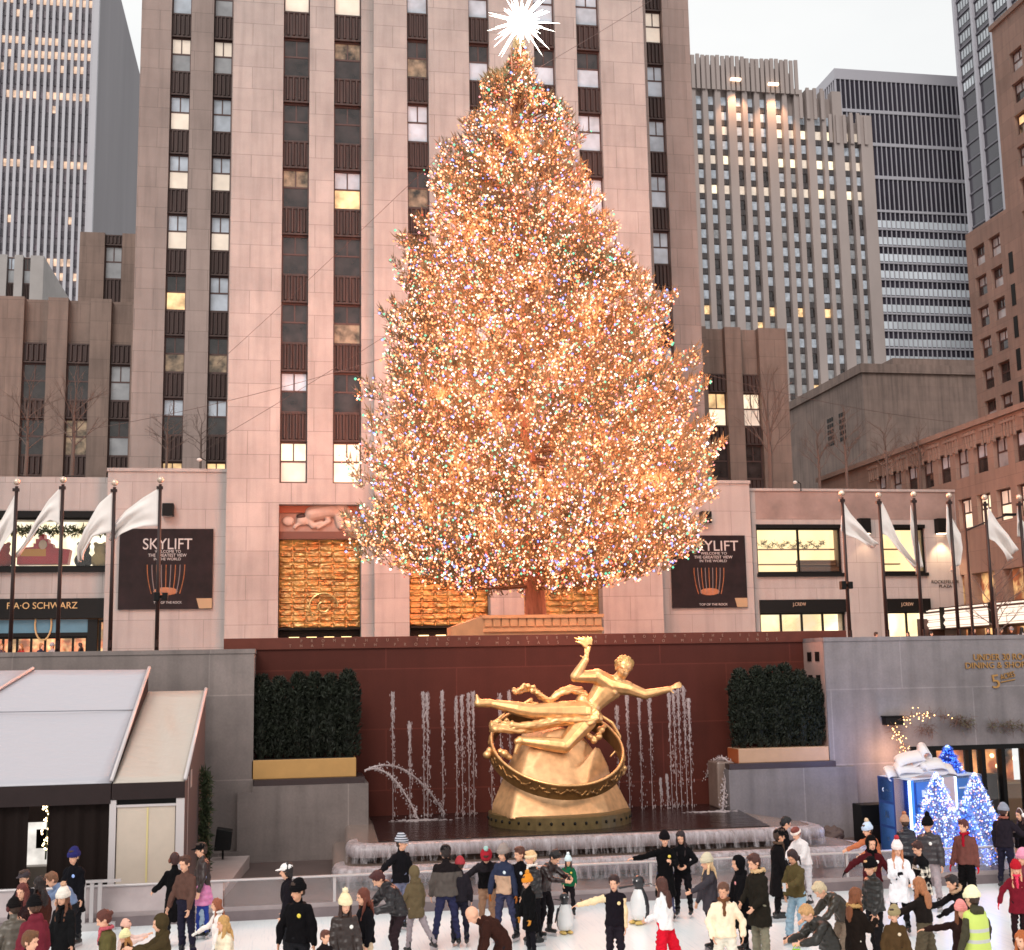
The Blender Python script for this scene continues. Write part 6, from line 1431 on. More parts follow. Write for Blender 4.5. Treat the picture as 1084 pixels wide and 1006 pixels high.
# film of running water over the lips
for path, z_ in ((path1, z1_), (path2, z2_)):
    m = MB(); pts = path(.0)[1:-1]; rad = .17
    secs = [(.30, z_+.012), (.17, z_+.014)] + [(.16 - rad*math.sin(math.pi*k/8), z_ - rad + rad*1.08*math.cos(math.pi*k/8)) for k in range(1, 7)]
    rows_ = [[(x_-ox, y_-oy, zz-oz) for x_, y_ in path(o_)[1:-1]] for o_, zz in secs]; k_ = len(rows_[0])
    for r_ in rows_: m.v += r_
    for i in range(len(rows_)-1):
        for j in range(k_-1): a_ = i*k_+j; m.f.append((a_, a_+1, a_+1+k_, a_+k_)); m.mi.append(0)
    m.obj('water_film', foam_mat('film_water', 1.2, (.42, .36, .375)), fo, smooth=True)
WJ = foam_mat('jet_water', 1.25, (.60, .50, .50))
MISTW = WJ
def jet(px, ptop, pbot=856, y=37.4, w_=.035, tilt=.12, rnd=random.Random(21)):
    p0 = PY(px, pbot, y); p1 = PY(px, ptop, y); h_ = p1.z - z1_; m = MB(); bx_ = p0.x - ox; b0 = z1_ - oz
    m.tube([(bx_ + .01*noise.noise((px, k*.7, 0)), y-oy, b0 + h_*k/14) for k in range(15)], [.007 + .003*noise.noise((px, k, 3)) for k in range(15)], 5)
    for i in range(340):
        u = 1 - abs(rnd.gauss(0, .12 if i % 2 else .45)); u = max(.03, min(1, u)); sp = w_*(.3 + .7*(1-u) + .25*max(0, u-.8)*5)
        c_ = Vector((bx_ + rnd.gauss(0, sp) + tilt*(1-u)*rnd.random()*.6, y-oy + rnd.gauss(0, sp), b0 + h_*u + rnd.gauss(0, .02))); s_ = rnd.uniform(.003, .011)
        m.ell(c_, (s_, 0, 0), (0, s_, 0), (0, 0, s_*rnd.uniform(2, 7)), 4, 3)
    return m.obj('water_jet', WJ, fo)
for px_, pt in ((416, 734), (434, 765), (449, 733), (453, 735), (469, 732), (484, 738), (490, 737), (497, 735), (502, 733), (521, 780), (531, 735), (541, 732), (656, 748), (667, 735), (680, 733), (691, 732), (700, 825), (707, 822), (712, 730), (717, 727), (722, 727), (728, 727), (733, 740)):
    jet(px_, pt, w_=.05 if pt < 790 else .03)
def arc(x0, z0, x1, z1, y0, y1, apex, name='water_arc', n=26, r0=.03, rnd=random.Random(8)):
    m = MB(); pts = []
    for k in range(n+1):
        u = k/n; pts.append(Vector((x0+(x1-x0)*u-ox, y0+(y1-y0)*u-oy, z0 + (z1-z0)*u + 4*apex*u*(1-u) - oz)))
    m.tube(pts, [r0*(.7+.5*abs(noise.noise((k*.9, x1, 0)))) for k in range(n+1)], 6)
    for i in range(220):
        u = rnd.random()**.7; k = min(n-1, int(u*n)); c_ = pts[k].lerp(pts[k+1], u*n-k) + Vector((rnd.gauss(0, .02+.05*u), rnd.gauss(0, .03), rnd.gauss(0, .02+.05*u))); s_ = rnd.uniform(.008, .022)
        m.ell(c_, (s_, 0, 0), (0, s_, 0), (0, 0, s_*1.5), 4, 3)
    m.obj(name, WJ, fo)
P_ = lambda px, py, Y: PY(px, py, Y)
a0 = P_(386, 816, 37.0); e1_ = PZ(471, 862, z1_); e2_ = PZ(443, 868, z1_); arc(a0.x, a0.z, e1_.x, z1_, a0.y, e1_.y, .62); arc(a0.x, a0.z, e2_.x, z1_, a0.y, e2_.y, .5)
a0 = P_(774, 806, 37.2); e1_ = PZ(765, 858, z1_); e2_ = PZ(740, 850, z1_); arc(a0.x, a0.z, e1_.x, z1_, a0.y, e1_.y, .35); arc(a0.x-.1, a0.z, e2_.x, z1_, a0.y, e2_.y, .55); e3 = PZ(752, 848, z1_); arc(a0.x-.1, a0.z, e3.x, z1_, a0.y, e3.y, .5)
# splash foam patches on the pool
rs = random.Random(4)
for px_, py_, rx, ry in ((445, 868, .8, .28), (755, 859, .8, .25), (425, 857, .75, .12), (470, 856, 1., .1), (700, 852, 1.2, .12), (745, 849, .6, .1), (505, 856, .5, .1), (398, 862, .35, .25)):
    c_ = PZ(px_, py_, z1_+.02); m = MB()
    for i in range(int(330*rx)):
        a_ = rs.random()*6.283; q_ = abs(rs.gauss(0, .5)); s_ = rs.uniform(.01, .045); m.ell((c_.x-ox+math.cos(a_)*q_*rx, c_.y-oy+math.sin(a_)*q_*ry, z1_-oz+.014), (s_*1.8, 0, 0), (0, s_*1.5, 0), (0, 0, s_*.12), 5, 3)
    stuff(m.obj('splash', WJ, fo))
# masonry spout at the right end and small rock blocks
m = MB(); p_ = P_(765, 830, 37.3); m.box(p_.x-ox-.25, p_.x-ox+.3, 37.0-oy, 37.9-oy, z1_-oz, P_(765, 806, 37.3).z-oz); m.obj('spout_block', WETG, fo, bevel=.05)
# ================================================================ golden statue
YS = 35.2
st = thing('statue', 'golden statue of a reclining figure holding fire, flying over a ring on a mound', 'statue', (PY(595, 868, YS - 1.6).x, YS, 1.3)); so_ = st.location
def SP(u, v, dy=0.):      # coordinates measured on a 4.169x enlargement of the photo region starting at 480,660
    return PY(480 + u/4.169, 660 + v/4.169, YS + dy) - Vector(so_)
GOLD = gold_mat('statue_gold', (.80, .47, .21), .36, .72); GOLDD = gold_mat('ring_gold_dark', (.30, .16, .06), .38, .75); GOLDM = gold_mat('mound_gold', (.66, .38, .19), .45, .55)
# mound: two peaks, faceted
m = MB()
def blob(points):
    bm = bmesh.new()
    for p_ in points: bm.verts.new(p_)
    r_ = bmesh.ops.convex_hull(bm, input=bm.verts); bm.verts.ensure_lookup_table(); n0 = len(m.v)
    bm.verts.index_update()
    m.v.extend([tuple(v.co) for v in bm.verts]); 
    for f_ in bm.faces: m.f.append(tuple(n0 + v.index for v in f_.verts)); m.mi.append(0)
    bm.free()
blob([SP(165, 868, .2), SP(168, 800, .1), SP(250, 640, .3), SP(300, 480, .4), SP(380, 470, .5), SP(250, 868, -1.2), SP(270, 750, -.8), SP(420, 868, -1.35), SP(520, 868, -1.3), SP(540, 740, -1.0), SP(330, 560, -.3), SP(470, 450, .1), SP(560, 480, .3), SP(640, 620, .6), SP(700, 868, -1.), SP(780, 868, .2), SP(782, 820, .1), SP(720, 700, .3), SP(690, 660, .5), SP(500, 868, 1.6), SP(300, 868, 1.4), SP(650, 868, 1.4)])
blob([SP(520, 672, -.7), SP(625, 540, -.35), SP(690, 640, -.1), SP(740, 860, .0), SP(560, 860, -1.1), SP(600, 640, .5), SP(645, 545, 0)])
blob([SP(340, 640, -.6), SP(420, 470, -.1), SP(500, 455, -.1), SP(590, 520, 0), SP(560, 680, -.5), SP(330, 520, .4), SP(520, 700, .6)])
md = vox(m, 'mound', GOLDM, .05, 9, st); md.data.polygons.foreach_set('use_smooth', [False]*len(md.data.polygons))
md.data.polygons.foreach_set('use_smooth', [True]*len(md.data.polygons))
pl_ = MB(); c0 = SP(472, 868); hw = (SP(782, 868) - SP(165, 868)).length/2
pl_.lathe((c0.x, .1, -.32), [(hw, 0), (hw, .36), (hw-.15, .38)], 48); pl_.obj('base_ring', gold_mat('bronze_wet', (.16, .11, .045), .4, .5), st)
h_ = MB()
for k in range(40):
    a_ = math.pi*2*k/40; h_.ell((c0.x + math.cos(a_)*hw, .1 + math.sin(a_)*hw, -.10), (.04, 0, 0), (0, .04, 0), (0, 0, .045), 6, 4)
stuff(h_.obj('drain_holes', BLACK, st))
# ring: tilted circular band
rc = SP(455, 562, -.05); ra_ = 1.80; tlt = R(33)
ux = Vector((1, 0, -.03)); uy = Vector((0, math.cos(tlt), math.sin(tlt))); un = Vector((0, -math.sin(tlt), math.cos(tlt)))
RG = []
for k in range(73):
    a_ = 2*math.pi*k/72; d_ = ux*math.cos(a_) + uy*math.sin(a_); c_ = rc + d_*ra_
    RG.append([c_ + d_*.05 + un*.21, c_ - d_*.04 + un*.21, c_ - d_*.05 - un*.2, c_ + d_*.07 - un*.2])
mr = MB(); mr.rings(RG, cap=False); mr.obj('zodiac_ring', GOLDD, st, fix=True)
mr = MB(); mr.tube([rc + (ux*math.cos(a_) + uy*math.sin(a_))*(ra_ + .01) + un*.22 for a_ in [2*math.pi*k/72 for k in range(73)]], .035, 6, False); mr.obj('ring_rim', GOLD, st, smooth=True)
cv = MB()       # carved relief signs on the outer band
for k in range(84):
    a_ = 2*math.pi*k/84; d_ = ux*math.cos(a_) + uy*math.sin(a_); tn = un.cross(d_)
    c_ = rc + d_*(ra_+.06) + un*rg.uniform(-.06, .06); cv.capsule(c_ - tn*.06 + un*rg.uniform(-.1, .1), c_ + tn*.05 + un*rg.uniform(-.1, .1), .038, .03, 6); cv.capsule(c_, c_ + un*rg.choice((-.09, .09)) + tn*.03, .024, .016, 6)
stuff(vox(cv, 'ring_relief', GOLDD, .022, 1, st))
kn = MB()
for u, v, dy, r_ in ((150, 580, -.3, .13), (160, 560, -.25, .1), (225, 575, -.2, .13), (245, 590, -.2, .1), (205, 565, -.15, .09), (750, 640, -.5, .11), (745, 660, -.5, .09), (650, 470, .2, .13), (640, 500, .1, .12), (600, 500, .1, .11), (620, 520, .1, .1), (665, 455, .3, .08), (585, 485, .1, .09)):
    c_ = SP(u, v, dy); kn.ell(c_, (r_, 0, 0), (0, r_*.8, 0), (0, 0, r_*.85), 10, 7)
kn.tube([SP(u, v, .3) for u, v in ((640, 400), (700, 440), (735, 500), (720, 560), (690, 590))], [.05, .06, .05, .05, .03], 6); kn.tube([SP(u, v, 0) for u, v in ((230, 392), (200, 420), (175, 455), (160, 480))], [.03, .05, .05, .04], 6)
vox(kn, 'ring_ornament', GOLD, .03, 1, st)
# figure (one continuous body)
b = MB(); _cap, _ell = b.capsule, b.ell; b.capsule = lambda a, c, r0, r1, seg=10: _cap(a, c, r0*1.4 if r0 > .05 else r0, r1*1.4 if r1 > .05 else r1, seg)
sh1, sh2 = SP(635, 235, -.1), SP(765, 285, -.05); nk = SP(715, 262, -.05); hd = SP(752, 195, -.12); pel = SP(585, 405, 0); wst = SP(622, 352, 0); chs = SP(680, 285, 0)
def lr(c, ax, ay, k=14): return [c + ax*math.cos(q_) + ay*math.sin(q_) for q_ in [2*math.pi*j/k for j in range(k)]]
spd = (chs - pel).normalized(); sd_ = Vector((spd.z, 0, -spd.x)); fd_ = Vector((0, 1, 0))
b.rings([lr(pel - spd*.30, sd_*.26, fd_*.19), lr(pel, sd_*.33, fd_*.23), lr(wst, sd_*.27, fd_*.20), lr(wst.lerp(chs, .5), sd_*.33, fd_*.23), lr(chs, sd_*.42, fd_*.25), lr(chs + spd*.22, sd_*.40, fd_*.2), lr(nk, sd_*.14, fd_*.13)])
for c_, r_ in ((chs + sd_*.15 - fd_*.16, .14), (chs - sd_*.16 - fd_*.16, .14)): b.ell(c_, sd_*r_, fd_*r_*.6, spd*r_*.75)
b.capsule(sh1, chs + spd*.1, .16, .2); b.capsule(sh2, chs + spd*.12, .15, .2)
el1, wr1 = SP(538, 236, -.25), SP(584, 160, -.3); b.capsule(sh1, el1, .145, .105); b.capsule(el1, wr1, .108, .07)
el2, wr2 = SP(845, 314, -.15), SP(950, 292, -.25); b.capsule(sh2, el2, .135, .1); b.capsule(el2, wr2, .1, .062)
# hands with fingers
def hand(w0, dirn, side_, s=1.25, curl=.2):
    d = dirn.normalized(); q_ = side_.normalized(); n_ = d.cross(q_)
    b.ell(w0 + d*.1*s, q_*.075*s, n_*.035*s, d*.11*s, 10, 7)
    for i, (o_, l_) in enumerate(((-.055, .16), (-.02, .19), (.02, .195), (.055, .17))):
        a_ = w0 + d*.19*s + q_*o_*s; c_ = a_ + (d + q_*o_*3 + n_*curl).normalized()*l_*.55*s; e_ = c_ + (d + q_*o_*3 + n_*curl*3).normalized()*l_*.5*s
        b.capsule(a_, c_, .024*s, .021*s, 6); b.capsule(c_, e_, .021*s, .015*s, 6)
    b.capsule(w0 + d*.05*s + q_*.06*s, w0 + d*.12*s + q_*.17*s, .026*s, .02*s, 6)
hand(wr1, SP(592, 110, -.3) - wr1, Vector((-1, 0, -.1)), 1.05, -.1); hand(wr2, SP(1000, 268, -.3) - wr2, Vector((0, -.5, -1)), 1.05, .15)
kn1, an1, ft1 = SP(350, 388, -.1), SP(158, 352, 0), SP(108, 345, 0)
b.capsule(pel + spd*.02 - sd_*.12, kn1, .24, .15); b.capsule(kn1, kn1.lerp(an1, .35) + Vector((0, 0, -.01)), .15, .14); b.capsule(kn1.lerp(an1, .35), an1, .14, .072)
b.capsule(an1, ft1 + Vector((0, 0, -.05)), .085, .08); b.capsule(ft1 + Vector((.02, 0, -.04)), ft1 + Vector((-.03, 0, .16)), .075, .04)
kn2, an2, ft2 = SP(488, 540, -.5), SP(300, 518, -.35), SP(272, 572, -.4)
b.capsule(pel - spd*.12 + sd_*.08, kn2, .23, .15); b.capsule(kn2, kn2.lerp(an2, .35), .15, .14); b.capsule(kn2.lerp(an2, .35), an2, .14, .075); b.capsule(an2, an2.lerp(ft2, .3) + Vector((-.06, 0, .08)), .085, .07); b.capsule(an2 + Vector((-.04, 0, .03)), ft2, .075, .045)
b.capsule(nk - spd*.05, hd - Vector((0, 0, .1)), .12, .115)
b.ell(hd + Vector((.01, 0, .05)), (.24, 0, 0), (0, .26, 0), (0, 0, .24), 14, 10)
b.ell(hd + Vector((-.05, -.09, -.12)), (.16, 0, 0), (0, .17, 0), (0, 0, .18)); fc = hd + Vector((-.06, -.245, -.04)); b.capsule(fc + Vector((0, 0, .05)), fc + Vector((-.015, -.05, -.05)), .02, .032, 6)
for sx in (-.06, .06): b.ell(fc + Vector((sx, .02, .055)), (.045, 0, 0), (0, .03, 0), (0, 0, .018), 8, 5)
b.ell(fc + Vector((-.01, .0, -.11)), (.045, 0, 0), (0, .03, 0), (0, 0, .02), 8, 5)
for sx in (-1, 1): b.ell(hd + Vector((sx*.24, 0, -.02)), (.02, 0, 0), (0, .04, 0), (0, 0, .06), 6, 5)
vox(b, 'body', GOLD, .020, 1, st)
b = MB(); b.ell(hd + Vector((.02, .04, .11)), (.26, 0, 0), (0, .28, 0), (0, 0, .23), 14, 10)
vox(b, 'hair', gold_mat('hair_gold', (.6, .38, .15), .5, .7), .022, 1, st, disp=.035, dscale=(14, 14, 9))
b = MB()        # flame held in the raised hand
for u0, v0, u1, v1 in ((590, 100, 530, 62), (592, 95, 548, 58), (594, 92, 568, 56), (598, 92, 590, 54), (604, 95, 608, 58), (588, 108, 535, 78), (575, 80, 538, 70), (600, 85, 600, 60)):
    p0, p1 = SP(u0, v0, -.3), SP(u1, v1, -.34); md_ = p0.lerp(p1, .5) + Vector((.02, 0, .03)); b.tube([p0, md_, p1], [.055, .04, .012], 6)
vox(b, 'flame', gold_mat('flame_gold', (.9, .6, .25), .3, .85), .018, 1, st)
def drape(pts, w0, w1, name, folds=3, dy0=-.05):
    b = MB()
    for f_ in range(folds):
        o_ = (f_ - (folds-1)/2)
        b.tube([SP(u, v + o_*13*(1 - .35*k/len(pts)), dy0 + .06*math.sin(k + f_*2) - .04*(folds - abs(o_))) for k, (u, v) in enumerate(pts)], [w0 + (w1-w0)*k/(len(pts)-1) for k in range(len(pts))], 8)
    return b
b = drape([(640, 400), (600, 430), (540, 425), (460, 430), (390, 448), (320, 462), (250, 462), (190, 455), (160, 450)], .105, .10, 'x', 3, -.15)
for u, v, r_ in ((200, 430, .09), (235, 425, .07), (180, 440, .09), (260, 440, .08), (215, 470, .08)): b.ell(SP(u, v, -.25), (r_, 0, 0), (0, r_, 0), (0, 0, r_*.9), 8, 6)
b.capsule(SP(570, 340, 0), SP(640, 420, -.15), .2, .14)
vox(b, 'drapery', GOLD, .028, 1, st, disp=.03, dscale=(3, 3, 12))
b = drape([(590, 330), (560, 300), (520, 290), (470, 305), (425, 345), (385, 322), (350, 290), (310, 290), (275, 305), (262, 290)], .10, .06, 'x', 2, .12)
for u, v, r_ in ((300, 285, .08), (330, 275, .08), (285, 300, .08), (355, 280, .07), (345, 300, .06), (312, 268, .05)): b.ell(SP(u, v, 0), (r_, 0, 0), (0, r_, 0), (0, 0, r_*.9), 8, 6)
b.tube([SP(u, v, .1) for u, v in ((380, 355), (330, 345), (310, 352), (350, 330))], .04, 6)
vox(b, 'flying_scarf', GOLD, .028, 1, st, disp=.025, dscale=(3, 3, 12))
# floodlights on the statue and wall, read off their light; fittings unseen
lamp('SPOT', 'statue_flood', (2.5, 27, 6.8), (7.5, 36, 2.6), 1150, (1, .70, .48), .8, 32, .7)
lamp('SPOT', 'statue_flood', (13.5, 27.5, 6.8), (7.8, 36, 3.0), 700, (1, .70, .50), 1.2, 32, .7)
lamp('SPOT', 'wall_wash', (8, 33.8, 6.9), (8, 38.4, 5.2), 220, (1, .45, .3), .6, 120, 1)
# ================================================================ the big tree
TY = 52.0; tb = PY(557, 655, TY)
tr = thing('christmas_tree', 'giant spruce covered in thousands of warm and coloured lights with a glowing star', 'tree', (tb.x+.42, TY, PLZ)); to = Vector(tr.location)
prof = [(48, 5), (62, 15), (78, 25), (100, 38), (125, 50), (150, 65), (200, 88), (260, 114), (300, 128), (350, 142), (400, 160), (450, 166), (500, 172), (540, 177), (575, 176), (596, 150), (612, 90)]
mpp = TY / 1356 * 1.0
def zof(py): return PY(560, py, TY).z
PR = [(zof(py), w_*(PY(660, py, TY).x - PY(560, py, TY).x)/100) for py, w_ in prof]
PR.sort()
def Rz(z):
    if z <= PR[0][0]: return PR[0][1]
    for (z0, r0), (z1, r1) in zip(PR, PR[1:]):
        if z <= z1: return r0 + (r1-r0)*(z-z0)/(z1-z0)
    return 0.05
zlo, zhi = PR[0][0], PR[-1][0]
trunk = MB(); SH = -.62; trunk.tube([(0, 0, 0), (0, 0, 2), (.3*SH, 0, 8), (.62*SH, 0, 16), (SH, 0, zhi-PLZ-.3)], [.52, .44, .34, .15, .02], 14); trunk.obj('trunk', mat('spruce_bark', (.16, .085, .06), .9, noise_amt=.3, nscale=3, bump=.8, bscale=12, stretch=(3, 3, .6)), tr)
tr_r = np.random.default_rng(5)
nb = 1300
limb = MB(); FV = []; BP = []
def add_clump(c, ax, n, rad, ln, wd):
    """needle sprays round a twig end: array of triangles"""
    d = tr_r.normal(size=(n, 3)); d /= np.linalg.norm(d, axis=1)[:, None]
    pos = c + ax * tr_r.uniform(-.5, .5, (n, 1)) * rad * 2.2 + d * tr_r.uniform(.05, .5, (n, 1)) * rad
    dirn = ax*.9 + d*.75 + np.array((0, 0, .15)); dirn /= np.linalg.norm(dirn, axis=1)[:, None]
    s_ = np.cross(dirn, tr_r.normal(size=(n, 3))); s_ /= np.linalg.norm(s_, axis=1)[:, None] + 1e-9
    l_ = ln * tr_r.uniform(.6, 1.3, (n, 1))
    FV.append(np.stack([pos - s_*wd, pos + s_*wd, pos + dirn*l_], 1))
for i in range(nb):
    u = (i + .5)/nb; 
    # more branches low down, where the circumference is larger
    f_ = (1 - math.sqrt(1 - u*.985)) if i % 6 else (.45 + .54*((i*0.618) % 1) if i % 12 else .84 + .155*((i*0.618) % 1)); z = zlo + (zhi - zlo)*f_
    ang = i*2.39996 + tr_r.uniform(-.3, .3)
    Rm = Rz(z) * .90 * (1 + .36*noise.noise((math.cos(ang)*2.6, math.sin(ang)*2.6, z*.55))) * tr_r.uniform(.84, 1.06) * (1 + .15*max(0, math.cos(ang))*math.exp(-((f_-.30)/.13)**2))
    d = np.array((math.cos(ang), math.sin(ang), 0.))
    zs_ = z - PLZ - (tr_r.uniform(-.3, .45) if f_ < .07 else 0); droop = -.10*Rm if f_ < .6 else .15*Rm
    st_ = np.array((0, 0, max(1.6, zs_ - .12*Rm - droop*.3))); tip = d*Rm + np.array((0, 0, zs_))
    st_[0] += SH*st_[2]/(zhi-PLZ); tip[0] += SH*tip[2]/(zhi-PLZ)
    mid = st_*.5 + tip*.5 + np.array((0, 0, -.07*Rm))
    if i % 3 == 0: limb.tube([tuple(st_), tuple(mid), tuple(tip)], [.045 + .03*(1-f_), .035, .012], 5)
    nc = int(3 + Rm*1.0)
    for k in range(nc):
        t_ = 1 - (k/nc)*.62 if k else 1.0
        c = (1-t_)**2*st_ + 2*t_*(1-t_)*mid + t_**2*tip
        side_ = np.array((-d[1], d[0], 0))*tr_r.normal()*.42*(1.15-t_+.25)*min(1, Rm/3+.2)
        c = c + side_ + np.array((0, 0, tr_r.uniform(-.15, .25)))
        if noise.noise((c[0]*.55, c[1]*.55, c[2]*.45)) < -.36: continue
        out = d*.55 + np.array((0, 0, .8)) + side_*.4; out /= np.linalg.norm(out)
        rad = tr_r.uniform(.22, .42) * min(1, .55 + Rm*.2)
        add_clump(c, out, 30 if t_ > .6 else 18, rad, .30, .032)
        nbul = tr_r.poisson(9.5 if k == 0 else 7.2 if f_ < .8 else 8.5) if t_ > .55 else tr_r.poisson(3 if f_ < .8 else 5)
        if nbul:
            dd = tr_r.normal(size=(nbul, 3)); dd /= np.linalg.norm(dd, axis=1)[:, None]
            BP.append(c + out*tr_r.uniform(-.8, 1., (nbul, 1))*rad + (dd + d*.7)*rad*.55)
limb.obj('limbs', mat('spruce_limb', (.07, .045, .03), .9), tr); stuff(bpy.data.objects['limbs'])
F_ = np.concatenate(FV); nf = len(F_)
me = bpy.data.meshes.new('crown'); me.vertices.add(nf*3); me.vertices.foreach_set('co', F_.reshape(-1).astype('f')); me.loops.add(nf*3); me.loops.foreach_set('vertex_index', np.arange(nf*3, dtype='i'))
me.polygons.add(nf); me.polygons.foreach_set('loop_start', np.arange(0, nf*3, 3, dtype='i')); me.update(calc_edges=True)
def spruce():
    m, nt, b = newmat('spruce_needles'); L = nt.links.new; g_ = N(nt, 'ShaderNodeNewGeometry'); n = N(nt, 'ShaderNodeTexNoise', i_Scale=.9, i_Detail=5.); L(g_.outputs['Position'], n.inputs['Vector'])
    r = N(nt, 'ShaderNodeValToRGB'); r.color_ramp.elements[0].position = .35; r.color_ramp.elements[1].position = .65; r.color_ramp.elements[0].color = (.075, .065, .03, 1); r.color_ramp.elements[1].color = (.16, .13, .07, 1); L(n.outputs[0], r.inputs[0]); L(r.outputs[0], b.inputs['Base Color'])  # needle green warmed: amber glow of the bulbs put into the colour
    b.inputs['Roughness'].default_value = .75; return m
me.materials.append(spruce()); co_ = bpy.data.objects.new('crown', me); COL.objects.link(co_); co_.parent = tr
# bulbs
BP = np.concatenate(BP); BP = BP[(BP[:, 2] > .9)]
rr2 = np.hypot(BP[:, 0], BP[:, 1])
cols = [('amber', (1, .27, .09), 1.55, .36), ('orange', (1, .38, .19), 1.75, .22), ('warm_white', (1, .66, .45), 2.2, .18), ('white', (.95, .92, 1), 2.2, .045), ('pink', (1, .30, .30), 1.3, .09), ('red', (1, .10, .05), 1.0, .055), ('blue', (.20, .30, 1), 1.7, .055), ('green', (.12, .70, .40), 1.05, .07)]
bm_ = [emis('bulb_' + n_, c_, s_, sample=False) for n_, c_, s_, _ in cols]
pr_ = np.array([c_[3] for c_ in cols]); ci = tr_r.choice(len(cols), len(BP), p=pr_/pr_.sum()); rad = tr_r.uniform(.030, .056, len(BP)); rad[tr_r.random(len(BP)) < .06] *= 1.35; rad[ci >= 6] *= 1.25
octv = np.array([(1,0,0),(-1,0,0),(0,1,0),(0,-1,0),(0,0,1),(0,0,-1)], 'f'); octf = np.array([(0,2,4),(2,1,4),(1,3,4),(3,0,4),(2,0,5),(1,2,5),(3,1,5),(0,3,5)], 'i')
order = np.argsort(BP[:, 1] - rad*30); P1 = BP[order]; C1 = ci[order]; R1 = rad[order]     # nearest the camera first
unit = {}
for q_ in range(100):
    k = int(C1[q_])
    if k not in unit:
        mm_ = bpy.data.meshes.new('light_bulb'); mm_.from_pydata([tuple(v*.055) for v in octv], [], [tuple(f) for f in octf]); mm_.materials.append(bm_[k]); unit[k] = mm_
    o = bpy.data.objects.new('light_bulb', unit[k]); COL.objects.link(o); o.parent = tr; o.location = P1[q_]
P1, C1, R1 = P1[100:], C1[100:], R1[100:]; nB = len(P1)
V_ = (P1[:, None, :] + octv[None]*R1[:, None, None]).reshape(-1, 3); Fx = (octf[None] + (np.arange(nB)*6)[:, None, None]).reshape(-1)
me = bpy.data.meshes.new('light_bulbs'); me.vertices.add(len(V_)); me.vertices.foreach_set('co', V_.reshape(-1).astype('f')); me.loops.add(len(Fx)); me.loops.foreach_set('vertex_index', Fx.astype('i')); me.polygons.add(nB*8); me.polygons.foreach_set('loop_start', np.arange(0, nB*24, 3, dtype='i'))
for m_ in bm_: me.materials.append(m_)
me.polygons.foreach_set('material_index', np.repeat(C1, 8).astype('i')); me.update(calc_edges=True)
o = bpy.data.objects.new('light_bulbs', me); COL.objects.link(o); o.parent = tr; stuff(o)
print('tree tris', nf, 'bulbs', nB)
# lamps standing for the summed light of the strings
for k in range(64):
    u = (k+.5)/64; f_ = 1 - math.sqrt(1-u*.96); z = zlo + (zhi-zlo)*f_; a_ = k*2.39996; r_ = Rz(z)*.80
    lamp('POINT', 'string_glow', (to.x + math.cos(a_)*r_, to.y + math.sin(a_)*r_, z), None, 510, (1, .335, .18), .9)
for k in range(40):
    u = (k+.5)/40; f_ = 1 - math.sqrt(1-u*.97); z = zlo + (zhi-zlo)*f_; a_ = k*2.39996 + 1; r_ = Rz(z)*.5
    lamp('POINT', 'string_glow', (to.x + math.cos(a_)*r_, to.y + math.sin(a_)*r_, z), None, 170, (1, .29, .12), .4)
for k in range(26):
    u = (k+.5)/26; f_ = 1 - math.sqrt(1-u*.93); z = zlo + (zhi-zlo)*f_; a_ = -math.pi/2 + (k*1.27 % 2.6) - 1.3; r_ = Rz(z) + .9
    lamp('POINT', 'string_glow', (to.x + math.cos(a_)*r_, to.y + math.sin(a_)*r_, z), None, 110, (1, .38, .22), .8)
# star
sp0 = PY(551, 23, TY); star = thing('tree_star', 'blazing white spiky star at the very top of the lit tree', 'star', sp0)
m = MB(); rs = random.Random(6); npx = 84
for k in range(npx):
    zz = 1 - 2*(k+.5)/npx; a_ = k*2.39996; r_ = math.sqrt(1-zz*zz); d = Vector((r_*math.cos(a_), r_*math.sin(a_), zz)); l_ = 1.12*rs.choice((.8, 1.0, 1.3, 1.6)) * (1 if abs(d.y) < .75 else .7)
    u_ = d.orthogonal().normalized(); w__ = d.cross(u_); b0 = d*.35
    for q_ in range(4):
        a0, a1 = math.pi/2*q_, math.pi/2*(q_+1); m.tri(b0 + (u_*math.cos(a0)+w__*math.sin(a0))*.055, b0 + (u_*math.cos(a1)+w__*math.sin(a1))*.055, d*l_)
m.obj('spikes', emis('star_white', (1, .93, .82), 7, sample=False), star); MB().ell((0, 0, 0), (.55, 0, 0), (0, .55, 0), (0, 0, .55), 16, 12).obj('core', emis('star_core', (1, .95, .88), 9, sample=False), star, smooth=True)
for k in range(8): zz = zhi - 1.2 - k*.75; lamp('POINT', 'string_glow', (to.x + SH*(zz-PLZ)/(zhi-PLZ) + math.cos(k*2.4)*.5*Rz(zz), to.y - .6*Rz(zz) - .2, zz), None, 60, (1, .36, .16), .3)
lamp('POINT', 'star_light', sp0 + Vector((0, -1.8, 0)), None, 900, (1, .85, .7), .5)
# warm floodlights washing the tower face, as in the place
lamp('SPOT', 'facade_flood', (0, 50, 8), (6, 70, 34), 4000, (1, .82, .78), 1.5, 85, 1)
lamp('SPOT', 'facade_flood', (20, 50, 8), (12, 70, 34), 4000, (1, .82, .78), 1.5, 85, 1)
lamp('SPOT', 'facade_flood', (-12, 52, 6), (-6, 72, 12), 1800, (1, .82, .76), 1., 100, 1); lamp('SPOT', 'facade_flood', (31, 52, 6), (27, 72, 12), 1800, (1, .82, .76), 1., 100, 1)
